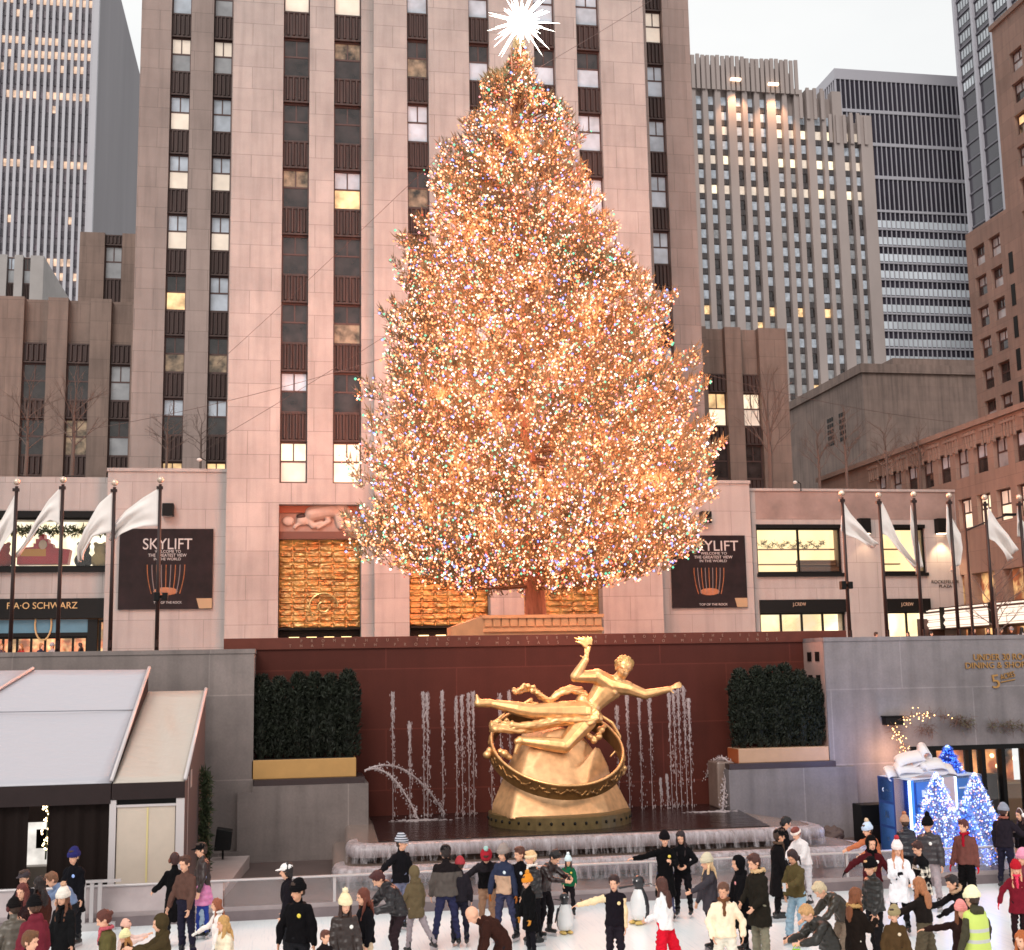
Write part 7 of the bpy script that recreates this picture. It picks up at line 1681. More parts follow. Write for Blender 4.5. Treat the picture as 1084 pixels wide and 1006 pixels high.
# platform in front of the trunk: wooden slatted stage skirt
p0, p1 = PY(478, 664, 49), PY(637, 662, 47.5)
pf = thing('tree_platform', 'tan slatted platform wrapped round the foot of the big tree', 'platform', ((p0.x+p1.x)/2, 48, PLZ)); ox, oy, oz = pf.location
WD = mat('platform_wood', (.42, .22, .10), .5, noise_amt=.15, nscale=2); zt_ = PY(560, 651, 47.5).z; xa_, xb_ = PY(512, 655, 47.5).x, PY(637, 655, 47.5).x; xc_ = PY(478, 662, 49.5).x
MB().box(xa_-ox, xb_-ox, -.5, 4, 0, zt_-oz-.12).obj('deck', WD, pf); n_ = 14
m = MB()
for k in range(n_): a_ = xa_ + (xb_-xa_)*k/n_; m.box(a_-ox+.03, a_-ox+(xb_-xa_)/n_-.03, -.56, -.5, zt_-oz-.42, zt_-oz-.05)
m.obj('skirt_panel', WD, pf); MB().box(xa_-ox-.06, xb_-ox+.06, -.62, 4, zt_-oz-.12, zt_-oz).obj('edge_board', WD, pf); MB().box(xa_-ox-.04, xb_-ox+.04, -.6, -.5, zt_-oz-.62, zt_-oz-.5).obj('lower_board', WD, pf)
m = MB(); m.hexa([(xc_-ox, 1.4, 0), (xa_-ox, -.5, 0), (xa_-ox, 3, 0), (xc_-ox, 3, 0), (xc_-ox, 1.4, zt_-oz-.35), (xa_-ox, -.5, zt_-oz-.02), (xa_-ox, 3, zt_-oz-.02), (xc_-ox, 3, zt_-oz-.35)]); m.obj('side_ramp', WD, pf)
# ================================================================ flagpoles
POLE = mat('pole_bronze', (.022, .008, .007), .45, .3); FLAG = mat('flag_white', (.80, .73, .69), .75, noise_amt=.06, nscale=2, bump=.2, bscale=5)
def pole_flag(px, pyt, Y, outline, label, fl_label, base_px=None, hw=False):
    p_ = PY(px, pyt, Y); H_ = p_.z - PLZ
    t = thing('flagpole', label, 'flagpole', (p_.x, Y, PLZ), 0, 'flagpoles along the plaza')
    m = MB(); m.tube([(0, 0, 0), (0, 0, H_-.25)], [.075, .055], 10); m.obj('shaft', POLE, t, smooth=True)
    MB().ell((0, 0, H_-.1), (.115, 0, 0), (0, .115, 0), (0, 0, .115), 12, 8).obj('finial', gold_mat('finial_gold', (.8, .62, .5), .25, .6), t, smooth=True)
    MB().box(-.12, .09, -.05, .05, H_-.42, H_-.32).obj('truck', POLE, t); MB().lathe((0, 0, 0), [(.2, 0), (.2, .15), (.09, .3)], 12).obj('base', POLE, t); MB().tube([(0, -.09, 1.0), (0, -.09, 1.25)], .05, 6).obj('cleat', POLE, t)
    if outline:
        # flag hangs from the hoist and is blown: cross-lines from hoist to fly
        (h0, h1), (f0, f1) = outline[0], outline[-1]
        m = MB(); rows_ = []; nU, nV = 22, 12; K = len(outline) - 1
        for i in range(nU + 1):
            u = i/nU * K; k = min(K-1, int(u)); fr_ = u - k; (a0, b0), (a1, b1) = outline[k], outline[k+1]
            top = (a0[0]+(a1[0]-a0[0])*fr_, a0[1]+(a1[1]-a0[1])*fr_); bot = (b0[0]+(b1[0]-b0[0])*fr_, b0[1]+(b1[1]-b0[1])*fr_)
            for j in range(nV+1):
                v = j/nV; q_ = PY(top[0]+(bot[0]-top[0])*v, top[1]+(bot[1]-top[1])*v, Y); s_ = i/nU
                q_.y += .16*s_*math.sin(v*9 + s_*4) + .10*math.sin(v*17+px)*s_ + .3*s_
                m.v.append(tuple(q_ - Vector((p_.x, Y, PLZ))))
        for i in range(nU):
            for j in range(nV): a_ = i*(nV+1)+j; m.f.append((a_, a_+1, a_+nV+2, a_+nV+1)); m.mi.append(0)
        o = m.obj('flag', FLAG, None, smooth=True); o.location = (p_.x, Y, PLZ); sol = o.modifiers.new('t', 'SOLIDIFY'); sol.thickness = .012
        tag(o, fl_label, 'flag', 'white flags on the flagpoles')
    return t
YF = 44.
L4 = [(18, 507, [((17, 522), (15, 560)), ((8, 536), (5, 574)), ((-6, 560), (-4, 590)), ((-20, 590), (-10, 600))], 'leftmost flagpole, in front of the toy shop at the photo edge', 'white flag on the leftmost pole, cut by the photo edge'),
      (67, 505, [((64, 516), (63, 556)), ((50, 530), (53, 550)), ((36, 552), (42, 556)), ((24, 575), (32, 570)), ((13, 590), (17, 588))], 'second flagpole from the left, beside the red toy display', 'white flag streaming left over the red toy display'),
      (121.5, 508, [((119, 521), (118, 564)), ((104, 533), (108, 565)), ((88, 560), (98, 568)), ((80, 580), (88, 585)), ((82, 595), (86, 592))], 'third flagpole from the left, at the edge of the toy shop', 'white flag hanging between the toy window and the left banner'),
      (170, 505, [((168, 517), (168, 557)), ((150, 527), (152, 557)), ((132, 540), (140, 560)), ((118, 556), (128, 565)), ((114, 571), (119, 573))], 'flagpole standing in front of the left dark banner', 'white flag streaming left above the left banner')]
for px_, py_, o_, a_, b_ in L4: pole_flag(px_, py_, YF, o_, a_, b_)
R6 = [(891, 519.5, [((892, 530), (890, 562)), ((901, 543), (897, 566)), ((914, 556), (908, 570)), ((925, 569), (919, 576)), ((932, 576), (927, 580))], 'first flagpole right of the tree, between the lit shop windows', 'white flag hanging over the large lit shop window'),
      (930, 521.5, [((933, 530), (933, 565)), ((942, 545), (940, 567)), ((955, 572), (950, 580)), ((967, 589), (960, 590)), ((976, 597), (972, 602))], 'second flagpole right of the tree, at the narrow lit window', 'long white flag crossing the narrow lit shop window'),
      (967, 520.5, [((964, 535), (964, 558)), ((970, 552), (966, 570)), ((976, 575), (970, 592)), ((979, 600), (974, 608))], 'third flagpole right of the tree, before the narrow lit window', 'slim greyish flag hanging beside the third pole right of the tree'),
      (1004.5, 522, [((1002, 534), (1002, 566)), ((1010, 550), (1006, 578)), ((1020, 565), (1010, 592)), ((1022, 580), (1012, 600)), ((1018, 598), (1010, 606))], 'flagpole at the corner with the street name lettering', 'white flag hanging over the street name lettering'),
      (1042, 524, [((1046, 537), (1046, 570)), ((1058, 552), (1054, 573)), ((1070, 565), (1064, 584)), ((1080, 582), (1072, 594))], 'flagpole in front of the lit marquee at right', 'white flag streaming right in front of the stone wing'),
      (1078.5, 524, [((1077, 536), (1077, 568)), ((1082, 545), (1082, 568)), ((1092, 560), (1090, 580))], 'rightmost flagpole, nearly cut by the photo edge', 'white flag on the rightmost pole, mostly outside the photo')]
for px_, py_, o_, a_, b_ in R6: pole_flag(px_, py_, YF, o_, a_, b_)
for px_, lb in ((894, 'black twin floodlight clamped to the first pole right of the tree'), (171, 'black clamp lamp on the pole before the left banner')):
    p_ = PY(px_, 620 if px_ > 500 else 632, YF); t = thing('pole_light', lb, 'floodlight', (p_.x, YF-.12, p_.z)); 
    MB().box(-.22, -.04, -.14, .1, -.15, .15).obj('lamp_head', BLACK, t, bevel=.02); MB().box(.04, .22, -.14, .1, -.13, .13).obj('lamp_head', BLACK, t, bevel=.02); MB().box(-.1, .1, -.02, .16, -.04, .04).obj('clamp', BLACK, t)
lp = thing('street_lamp', 'slim dark mast with a side arm between the right flagpoles', 'lamp post', (PY(1025, 600, 47).x, 47, PLZ)); H_ = PY(1024, 533, 47).z - PLZ
MB().tube([(0, 0, 0), (0, 0, H_)], [.07, .04], 8).obj('mast', POLE, lp); MB().tube([(0, 0, H_-1.1), (.9, 0, H_-.75), (1.9, 0, H_-.45)], .035, 6).obj('arm', POLE, lp); MB().box(1.7, 2.2, -.1, .1, H_-.5, H_-.4).obj('lamp_head', BLACK, lp)
# ================================================================ bare trees on the roofs
def bare_tree(px, base_py, top_py, Y, label, spread=1., seed=1, lights=False, fork=True, z0=None):
    rn = random.Random(seed); p_ = PY(px, base_py, Y); zb_ = p_.z if z0 is None else z0; H_ = PY(px, top_py, Y).z - zb_
    t = thing('bare_tree', label, 'tree', (p_.x, Y, zb_), 0, 'leafless trees on the roof terraces'); tk = MB(); br = MB()
    tk.tube([(0, 0, 0), (.03*H_*.2, 0, H_*.3), (0, 0, H_*.55)], [.02*H_, .016*H_, .012*H_], 7)
    def grow(p, d, l_, r_, dep):
        q_ = p + d*l_; br.tube([p, p.lerp(q_, .5) + Vector((rn.gauss(0, .02), rn.gauss(0, .02), 0))*l_, q_], [r_, r_*.8, r_*.55], 4)
        if dep <= 0: return
        for k in range(rn.choice((2, 3, 3))):
            dd = (d + Vector((rn.gauss(0, .45)*spread, rn.gauss(0, .4)*spread, rn.uniform(-.1, .35)))).normalized(); grow(q_ if k else p.lerp(q_, .75), dd, l_*rn.uniform(.55, .8), r_*.55, dep-1)
    n_ = 9
    for k in range(n_):
        h_ = H_*(.25 + .35*k/n_); a_ = k*2.4; d = Vector((math.cos(a_)*.9*spread, math.sin(a_)*.7*spread, .9)).normalized(); grow(Vector((0, 0, h_)), d, H_*.17, .006*H_, 3)
    grow(Vector((0, 0, H_*.55)), Vector((.05, 0, 1)), H_*.2, .009*H_, 3)
    bk = mat('bare_bark', (.12, .083, .07), .9)
    tk.obj('trunk', bk, t); br.obj('crown', bk, t)
for a_ in ((27, 504, 395, 74.5, 'leafless tree on the left roof terrace near the photo edge', 1.1, 3), (76, 504, 385, 74.5, 'twin stemmed leafless tree on the left roof in front of dark windows', 1., 4), (176, 498, 425, 75.5, 'leafless tree on the roof above the left banner', 1.3, 5), (212, 498, 430, 75.5, 'thin leafless tree on the roof beside the left tower windows', 1.2, 6),
           (816, 519, 385, 75, 'tall feathery leafless tree on the roof beside the narrow right wing', .6, 7), (897, 519, 428, 75, 'dark leafless tree on the right roof before the blank stone block', 1.1, 8), (940, 520, 440, 75, 'leafless tree on the right roof before the receding stone wing', 1., 9), (868, 519, 440, 76, 'thin leafless tree on the roof right of the narrow wing', .9, 12), (975, 520, 445, 75.5, 'leafless tree on the roof near the right flagpoles', .9, 13), (856, 384, 340, 140, 'distant bare treetop above the blank stone block', 1., 14) if False else (1012, 521, 455, 76, 'slender leafless tree at the right end of the shop roof', .9, 15)):
    bare_tree(*a_[:5], spread=a_[5], seed=a_[6])
bare_tree(1057, 690, 580, 58, 'leafless street tree in front of the lit marquee', 1.3, 21, z0=PLZ)
# roof bits: cables strung across to the tree
CB = mat('cable', (.10, .06, .05), .6)
def cable(p0, p1, sag, label, r_=.012):
    m = MB(); m.tube([p0.lerp(p1, k/16) - Vector((0, 0, sag*4*(k/16)*(1-k/16))) for k in range(17)], r_, 4); tag(m.obj('guy_cable', CB), label, 'cable')
cable(PY(-10, 469, 71), PY(410, 378, 56), .5, 'lower guy cable running from the left edge up to the tree')
cable(PY(228, 466, 71), PY(505, 292, 54), .15, 'short guy cable rising from the left roof to the tree'); cable(PY(230, 385, 69), PY(470, 160, 53), .1, 'upper thin guy cable crossing the left windows')
cable(PY(1010, 447, 76), PY(742, 395, 60), .3, 'guy cable running right from the tree toward the stone wing'); cable(PY(690, 0, 68), PY(570, 72, 53), .05, 'guy cable leading to the top of the tree from upper right')
# small roof cameras
for px_, py_, Y_, lb in ((219, 497, 71, 'small roof floodlight bracket above the left banner'), (848, 520, 71.8, 'small white roof floodlight on the right shop roof')):
    p_ = PY(px_, py_, Y_); t = thing('roof_light', lb, 'floodlight', p_); MB().tube([(0, 0, 0), (0, 0, .45), (-.3, -.1, .6)], .03, 5).obj('bracket', BLACK, t); MB().ell((-.4, -.15, .5), (.14, 0, 0), (0, .1, 0), (0, 0, .1)).obj('lamp_head', mat('lamp_white', (.6, .58, .55)), t)
# ================================================================ tent at the left
tn = thing('tent', 'white roofed marquee tent with dark walls and a white panel bay at left', 'tent', (-4, 31, 0)); to_ = Vector(tn.location)
def fabric_sheen(name, col, wr=.5):
    m, nt, b = newmat(name); L = nt.links.new; b.inputs['Base Color'].default_value = tuple(col) + (1,); b.inputs['Roughness'].default_value = .38
    tc = N(nt, 'ShaderNodeTexCoord'); mp = N(nt, 'ShaderNodeMapping'); mp.inputs['Rotation'].default_value = (0, 0, R(35)); mp.inputs['Scale'].default_value = (1, 3.5, 1); L(tc.outputs['Object'], mp.inputs[0])
    n = N(nt, 'ShaderNodeTexNoise', i_Scale=2.2, i_Detail=3.); L(mp.outputs[0], n.inputs['Vector']); bp = N(nt, 'ShaderNodeBump', i_Strength=wr, i_Distance=.1); L(n.outputs[0], bp.inputs['Height']); L(bp.outputs[0], b.inputs['Normal'])
    return m
TW = fabric_sheen('tent_roof_white', (.42, .41, .45), .25); TC = fabric_sheen('tent_roof_cream', (.47, .41, .355), .25); DK = mat('tent_valance_dark', (.026, .017, .017), .8, spec=.2, noise_amt=.1); ALU = mat('aluminium', (.55, .5, .5), .45, .15)
A0, A1 = PY(-60, 851, 30), PY(118, 829, 30); B0, B1 = PY(33, 709, 35), PY(158, 709, 35); B0 = Vector((-9.6, 35, B1.z))
A0 = Vector((-9.6, 30, A1.z - .02)); RG0, RG1 = PY(35, 710, 35), PY(-8, 770, 33.2)
def sheet(c00, c10, c01, c11, nx, ny, sag, name, mat_, parent=tn, off=None, wr=0):
    m = MB(); 
    for i in range(ny+1):
        for j in range(nx+1):
            u, v = j/nx, i/ny; p_ = (c00*(1-u)+c10*u)*(1-v) + (c01*(1-u)+c11*u)*v
            p_ = p_ - Vector((0, 0, sag*math.sin(math.pi*u)*math.sin(math.pi*v))) + Vector((0, 0, wr*2.2*noise.noise(((u+v)*5, (v-u)*1.4, 1))*math.sin(math.pi*u)*math.sin(math.pi*v)))
            m.v.append(tuple(p_ - to_))
    for i in range(ny):
        for j in range(nx): a_ = i*(nx+1)+j; m.f.append((a_, a_+1, a_+nx+2, a_+nx+1)); m.mi.append(0)
    o = m.obj(name, mat_, parent, smooth=True); s = o.modifiers.new('t', 'SOLIDIFY'); s.thickness = .012; return o
mid0, mid1 = A0.lerp(B0, .62), A1.lerp(B1, .62)
# the left slope is cut by a gable rail; the main sheet lies between the rails
P0 = PY(35, 709.5, 35); fr_ = Vector((P0.x - 3.0, 30, A1.z))
G0 = PY(0, 757, 33.5)
sheet(fr_, A1, P0, B1, 16, 16, .10, 'roof_sheet', TW)
sheet(fr_ + Vector((-4.2, 0, 0)), fr_, P0 + Vector((-4.2, 0, 0)), P0, 8, 8, .08, 'roof_sheet', TW)
m = MB(); m.tube([tuple(A1 - to_ + Vector((0, -.02, .05))), tuple(B1 - to_ + Vector((0, 0, .05)))], .045, 8); m.obj('roof_rail', ALU, tn, smooth=True); m = MB(); m.tube([tuple(fr_ - to_ + Vector((0, -.02, .05))), tuple(P0 - to_ + Vector((0, 0, .05)))], .045, 8); m.obj('roof_rail', ALU, tn, smooth=True)
m = MB(); m.tube([tuple(fr_.lerp(P0, .6) - to_ + Vector((0, 0, .012))), tuple(A1.lerp(B1, .6) - to_ + Vector((0, 0, .012)))], .012, 5); m.obj('roof_seam', mat('seam_grey', (.2, .2, .22)), tn)
C0, C1 = PY(122, 828, 30), PY(196, 826, 30); D0, D1 = PY(157, 731, 35), PY(218, 731, 35)
C0.z = C1.z = (C0.z + C1.z)/2 - .02; D0 = Vector((B1.x - .05, 35, D1.z))
C0.x = A1.x + .03
sheet(C0, C1, D0, D1, 14, 14, .10, 'roof_sheet', TC, wr=.05)
m = MB(); m.tube([tuple(C1 - to_ + Vector((0, -.02, .04))), tuple(D1 - to_ + Vector((0, 0, .04)))], .045, 8); m.obj('roof_rail', ALU, tn, smooth=True)
def bx2(x0, x1, y0, y1, z0, z1, name, mt, **k): return MB().box(x0-to_.x, x1-to_.x, y0-to_.y, y1-to_.y, z0, z1).obj(name, mt, tn, **k)
vz = PY(60, 846, 30).z
bx2(-9.6, A1.x, 29.93, 29.99, A1.z-.44, A1.z-.02, 'valance', DK); bx2(A1.x+.02, C1.x, 29.93, 29.99, C1.z-.36, C1.z-.01, 'valance', DK)
# dark triangular side wall at right
m = MB(); q_ = [C1, D1, Vector((D1.x, 35, 0)), Vector((C1.x, 30, 0))]; q_ = [p_ - to_ for p_ in q_]; m.quad(q_[3], q_[2], q_[1], q_[0]); o = m.obj('side_wall', mat('side_wall_brown', (.10, .072, .07), .7), tn); s_ = o.modifiers.new('t', 'SOLIDIFY'); s_.thickness = .03
m = MB(); q_ = [A1, B1, Vector((B1.x, 35, 2.4)), Vector((A1.x, 30, 2.4))]; q_ = [p_ - to_ - Vector((.02, 0, 0)) for p_ in q_]; m.quad(q_[3], q_[2], q_[1], q_[0]); m.obj('gable_wall', DK, tn)
p1_ = C1.lerp(D1, .33); bx2(C1.x+.02, C1.x+.035, 31.2, 32.2, 2.6, 3.0, 'side_label', mat('label_pale', (.4, .35, .33)))
# posts, white panels, dark curtains with a gap
ztp = C1.z - .36
cur = mat('curtain_dark', (.012, .007, .006), .85, spec=.15, bump=.5, bscale=3, stretch=(4, 4, .3))
def curtain_wall(x0, x1, y, z0, z1, name='curtain'):
    m = MB(); n_ = int((x1-x0)/.05); 
    for j in range(n_+1):
        x_ = x0 + (x1-x0)*j/n_; yy = y + .05*math.sin(j*.9) + .03*math.sin(j*.37)
        m.v += [(x_-to_.x, yy-to_.y, z0), (x_-to_.x, yy*.5+y*.5-to_.y, z1)]
    for j in range(n_): m.f.append((2*j, 2*j+2, 2*j+3, 2*j+1)); m.mi.append(0)
    m.obj(name, cur, tn, smooth=True)
xg0, xg1 = PY(29, 900, 30.1).x, PY(50, 900, 30.1).x
curtain_wall(-9.6, xg0, 30.1, 0, A1.z-.3); curtain_wall(xg1, A1.x-.02, 30.1, 0, A1.z-.3)
bx2(-9.6, A1.x, 34.9, 34.98, 0, 2.6, 'back_wall', mat('tent_inside', (.12, .08, .07), .8)); 
bx2(A1.x-.02, A1.x+.12, 29.95, 30.08, 0, C1.z-.36, 'post', ALU); bx2(C1.x-.18, C1.x, 29.95, 30.08, 0, C1.z-.36, 'post', ALU)
bx2(C1.x-.03, C1.x+.02, 30.7, 30.78, 0, 2.9, 'post', ALU); bx2(C1.x-.03, C1.x+.02, 31.6, 31.68, 0, 3.0, 'post', ALU)
pz_ = PY(150, 854, 30).z; PAN = mat('panel_cream', (.55, .46, .38), .45, noise_amt=.05)
bx2(A1.x+.14, C1.x-.2, 30.0, 30.04, 0, pz_, 'panel', PAN); bx2(A1.x+.12, C1.x-.18, 29.97, 30.05, pz_, pz_+.05, 'panel_rail', ALU); xm = (A1.x + C1.x)/2
bx2(xm-.02, xm+.02, 29.985, 29.999, 0, pz_-.02, 'panel_joint', mat('joint_yellow', (.62, .52, .25), .5)); bx2(A1.x+.13, C1.x-.19, 30.06, 30.1, pz_+.05, C1.z-.34, 'dark_infill', BLACK)
bx2(C1.x-.02, C1.x+.0, 30.1, 31.6, .1, 2.5, 'panel', PAN)
# inside seen through the gap: bright counter wall, menu board, fairy lights
ins = thing('ticket_counter', 'bright white ticket counter seen through the gap in the dark tent curtain', 'counter', (PY(40, 930, 31.5).x, 31.6, 0)); MB().box(-.5, .5, .2, .3, 0, PY(40, 871, 31.8).z).obj('back_panel', emis('counter_light', (1, .93, .85), .55, vary=.3, vscale=2), ins)
zc_ = PY(40, 888, 31.7).z; MB().box(-.11, .14, .14, .18, zc_-.22, zc_+.2).obj('menu_board', BLACK, ins); MB().box(-.35, .35, -.2, .15, 0, .95).obj('front', mat('counter_front', (.5, .45, .42), .5), ins)
fl_ = thing('fairy_lights', 'string of warm fairy lights in the tent gap beside the ticket counter', 'fairy lights', (PY(48, 900, 30.6).x, 30.6, .5)); rf = random.Random(2)
m = MB()
for k in range(46): m.ell((rf.uniform(-.10, .12), rf.uniform(-.1, .1), rf.uniform(.9, 2.2)*(1)), (.022, 0, 0), (0, .022, 0), (0, 0, .022), 6, 4)
stuff(m.obj('bulbs', emis('fairy_warm', (1, .72, .4), 5), fl_)); MB().tube([(.0, .05, .7), (.03, 0, 1.5), (0, .03, 2.3)], .02, 5).obj('wire', GREEN, fl_)
m = MB(); rg3 = random.Random(5); c_ = PY(218, 815, 33.5); d_ = PZ(214, 893, .12); d_ = Vector((c_.x, 33.5, .12))
for k in range(50): zz = d_.z + (c_.z-d_.z)*k/50; needles(m, (c_.x + .05*math.sin(k), 33.5, zz), 26, .13, .16, .03, rg3)
tag(m.obj('garland_column', GREEN), 'tall dark evergreen garland hanging at the right corner of the tent', 'garland')
t = thing('speaker', 'black loudspeaker on a stand against the wall beside the tent', 'speaker', (PY(236, 896, 35.2).x, 35.2, .12)); q_ = PY(236, 890, 35.2)
MB().tube([(0, 0, 0), (0, 0, q_.z-.2)], .03, 6).obj('stand', BLACK, t); MB().hexa([(-.22, -.2, q_.z-.35), (.2, -.2, q_.z-.35), (.2, .2, q_.z-.3), (-.22, .2, q_.z-.3), (-.16, -.15, q_.z+.2), (.24, -.15, q_.z+.12), (.24, .2, q_.z+.15), (-.16, .2, q_.z+.22)]).obj('cabinet', BLACK, t, bevel=.02); MB().box(-.3, .3, -.3, .3, 0, .04).obj('base', BLACK, t)
# ================================================================ rink barrier
YB_ = 28.9
bar = thing('rink_barrier', 'low transparent rink barrier with a grey kick board and metal handrail', 'barrier', (8, YB_, 0)); bo = Vector(bar.location)
KICK = mat('kick_board', (.30, .245, .245), .45, noise_amt=.12, nscale=3); KICKD = mat('kick_dark', (.17, .13, .135), .45, noise_amt=.12, nscale=3); RAIL = mat('rail_cap', (.50, .46, .46), .3, .3)
PLEX = clear_mat('plexiglass', (.92, .90, .92), .15, alpha=.09); PLEXM = mat('board_milky', (.42, .35, .35), .25, noise_amt=.12, nscale=2)
xL, xM, xR = -9.0, PY(236, 950, YB_).x, 22.0
hR = .86
m = MB().box(xL-bo.x, xR-bo.x, 0, .06, 0, .30); m.obj('kick_board', KICK, bar); MB().box(xL-bo.x, xR-bo.x, -.012, 0, .0, .2).obj('kick_strip', KICKD, bar)
MB().box(xL-bo.x, xM-bo.x, .0, .06, .30, hR-.04).obj('solid_panel', PLEXM, bar)
x = xM; k = 0
while x < xR-.1:
    x1_ = min(x + 2.35, xR); MB().box(x-bo.x+.03, x1_-bo.x-.03, .02, .035, .30, hR-.04).obj('clear_panel', PLEX, bar); MB().box(x1_-bo.x-.03, x1_-bo.x+.03, 0, .06, .30, hR-.04).obj('post', RAIL, bar); x = x1_
MB().box(xL-bo.x, xR-bo.x, -.04, .08, hR-.04, hR).obj('handrail', RAIL, bar, bevel=.012)
m = MB(); 
bs_ = thing('stair_side', 'pale stone slab slope leading down beside the fountain at left', 'slab', (PY(225, 920, 32).x, 32, .12)); MB().hexa([(-.9, -2.6, 0), (.15, -2.6, 0), (.75, 3.6, 0), (-.2, 3.6, 0), (-.9, -2.6, .12), (.15, -2.6, .12), (.75, 3.6, .32), (-.2, 3.6, .32)]).obj('slab', mat('pale_slab', (.42, .33, .31), .5, noise_amt=.08), bs_)
# gate at the left end of the barrier
gt = thing('rink_gate', 'pale framed rink gate beside the tent post at left', 'gate', (PY(101, 960, 28.6).x, 28.62, 0)); 
for x_ in (-.28, -.12, .04): MB().box(x_, x_+.08, -.03, .03, 0, .98).obj('upright', RAIL, gt)
MB().box(-.3, .5, -.05, .05, .96, 1.01).obj('top_rail', RAIL, gt); MB().box(-.3, .4, -.05, .06, 0, .16).obj('bottom_rail', RAIL, gt)
# ================================================================ gift box and lit trees at the right
GX, GY = PY(975, 850, 33.2).x, 33.2
gb = thing('gift_box', 'giant blue gift box with white ribbon and large silver bow', 'gift box', (GX, GY, .12)); BLU = mat('gift_blue', (.012, .055, .24), .4, noise_amt=.1, nscale=2); BLUL = emis('gift_blue_lit', (.05, .25, 1), .55, base=(.02, .1, .5)); RIB = mat('gift_ribbon', (.55, .42, .40), .5); WLED = emis('ribbon_edge_light', (.55, .72, 1), 2.2)
rzg = R(32); gb.rotation_euler = (0, 0, 0)
zt_ = PY(990, 822, GY).z - .12; 
# plan: near corner at px 948, left face to 932, right face to 1040
cn = PY(964, 860, 32.2); cl = PY(932, 860, 34.0); cr2 = PY(1042, 860, 33.4)
def wall_(pa, pb, u0, u1, z0, z1, off, name, mt):
    a_ = Vector((pa.x, pa.y, 0)); b_ = Vector((pb.x, pb.y, 0)); d = (b_-a_); n_ = Vector((d.y, -d.x, 0)).normalized(); n_ = n_ if n_.y < 0 else -n_
    p0, p1 = a_ + d*u0, a_ + d*u1; g_ = Vector((GX, GY, 0)); c = [p0 + n_*off, p1 + n_*off, p1 - n_*.03, p0 - n_*.03]
    MB().hexa([tuple(q - g_ + Vector((0, 0, z0))) for q in c] + [tuple(q - g_ + Vector((0, 0, z1))) for q in c]).obj(name, mt, gb, fix=True); return p0, p1, n_
wall_(cl, cn, 0, 1, 0, zt_, 0, 'side_panel', BLU); wall_(cn, cr2, 0, 1, 0, zt_, 0, 'side_panel', BLU)
MB().hexa([tuple(Vector((q.x-GX, q.y-GY, z_))) for z_ in (zt_-.06, zt_) for q in (cl, cn, cr2, cr2 + (cl-cn))]).obj('lid', mat('gift_lid', (.5, .6, .78), .4), gb, fix=True)
wall_(cl, cn, .55, .98, 0, zt_, .03, 'ribbon', RIB); wall_(cn, cr2, .44, .6, 0, zt_, .03, 'ribbon', RIB)
wall_(cl, cn, .98, 1.0, 0, zt_, .05, 'edge_light', WLED); wall_(cn, cr2, .03, .05, 0, zt_, .02, 'edge_light', BLUL); wall_(cn, cr2, .42, .44, 0, zt_, .05, 'edge_light', WLED); wall_(cn, cr2, .6, .62, 0, zt_, .05, 'edge_light', WLED)
PB = mat('gift_square', (.05, .17, .48), .5); YW = mat('gift_yellow', (.75, .72, .4)); WHT = mat('gift_white', (.7, .75, .8), .5)
for k in range(3):
    z0 = zt_*(.03 + .325*k); wall_(cl, cn, .04, .5, z0, z0 + zt_*.29, .02, 'calendar_square', PB); wall_(cn, cr2, .09, .26, z0, z0 + zt_*.29, .02, 'calendar_square', PB); wall_(cn, cr2, .27, .41, z0, z0 + zt_*.29, .02, 'calendar_square', PB); wall_(cn, cr2, .64, .8, z0, z0 + zt_*.29, .02, 'calendar_square', PB); wall_(cn, cr2, .82, .98, z0, z0 + zt_*.29, .02, 'calendar_square', PB)
    a_ = cl.lerp(cn, .27); z_ = z0 + zt_*.145
    if k == 1: wall_(cl, cn, .2, .34, z_-.09, z_+.09, .035, 'emblem', YW)
    elif k == 2:
        c_ = cl.lerp(cn, .16) - Vector((GX, GY, 0)); c_.z = z_ ; MB().tube([c_ + Vector((.055*math.cos(q_), -.05, .055*math.sin(q_))) for q_ in [math.pi*2*i/12 for i in range(13)]], .016, 5).obj('emblem', WHT, gb); wall_(cl, cn, .26, .46, z_-.025, z_+.02, .035, 'emblem', WHT)
    else: wall_(cl, cn, .23, .31, z_-.05, z_+.05, .035, 'emblem', WHT)
    wall_(cn, cr2, .155, .195, z_-.1, z_+.08, .035, 'emblem', WHT if k != 1 else YW)
    wall_(cn, cr2, .66, .78, z_+.02, z_+.06, .035, 'emblem', WHT)
# bow: flattened ribbon loops
m = MB(); bc = PY(976, 820, 33.2) - Vector((GX, GY, .12)); bc.z = zt_ + .05
def loop(cx_, cz_, w_, h_, rot_, dy):
    c_, s_ = math.cos(rot_), math.sin(rot_); K = 22; rows = []
    for k in range(K+1):
        a_ = math.pi*2*k/K; x_ = w_*math.cos(a_); z_ = h_*math.sin(a_)*(.55 + .45*math.cos(a_)*(1 if cx_ > 0 else -1)); X_, Z_ = bc.x + cx_ + x_*c_ - z_*s_, bc.z + cz_ + x_*s_ + z_*c_
        rows.append([(X_, bc.y + dy - .16, Z_ - .13), (X_, bc.y + dy + .16, Z_ + .13)])
    n0 = len(m.v)
    for r_ in rows: m.v += r_
    for k in range(K): a_ = n0 + 2*k; m.f.append((a_, a_+2, a_+3, a_+1)); m.mi.append(0)
loop(-.42, .16, .36, .10, .05, -.1); loop(-.30, .40, .40, .13, .30, .05); loop(.12, .50, .22, .17, 1.1, .1); loop(.30, .24, .30, .12, -.1, -.15); loop(.62, .10, .34, .10, -.15, 0); loop(-.72, .05, .26, .09, .0, .1)
m.ell(bc + Vector((.02, -.1, .22)), (.12, 0, 0), (0, .14, 0), (0, 0, .12), 10, 7)
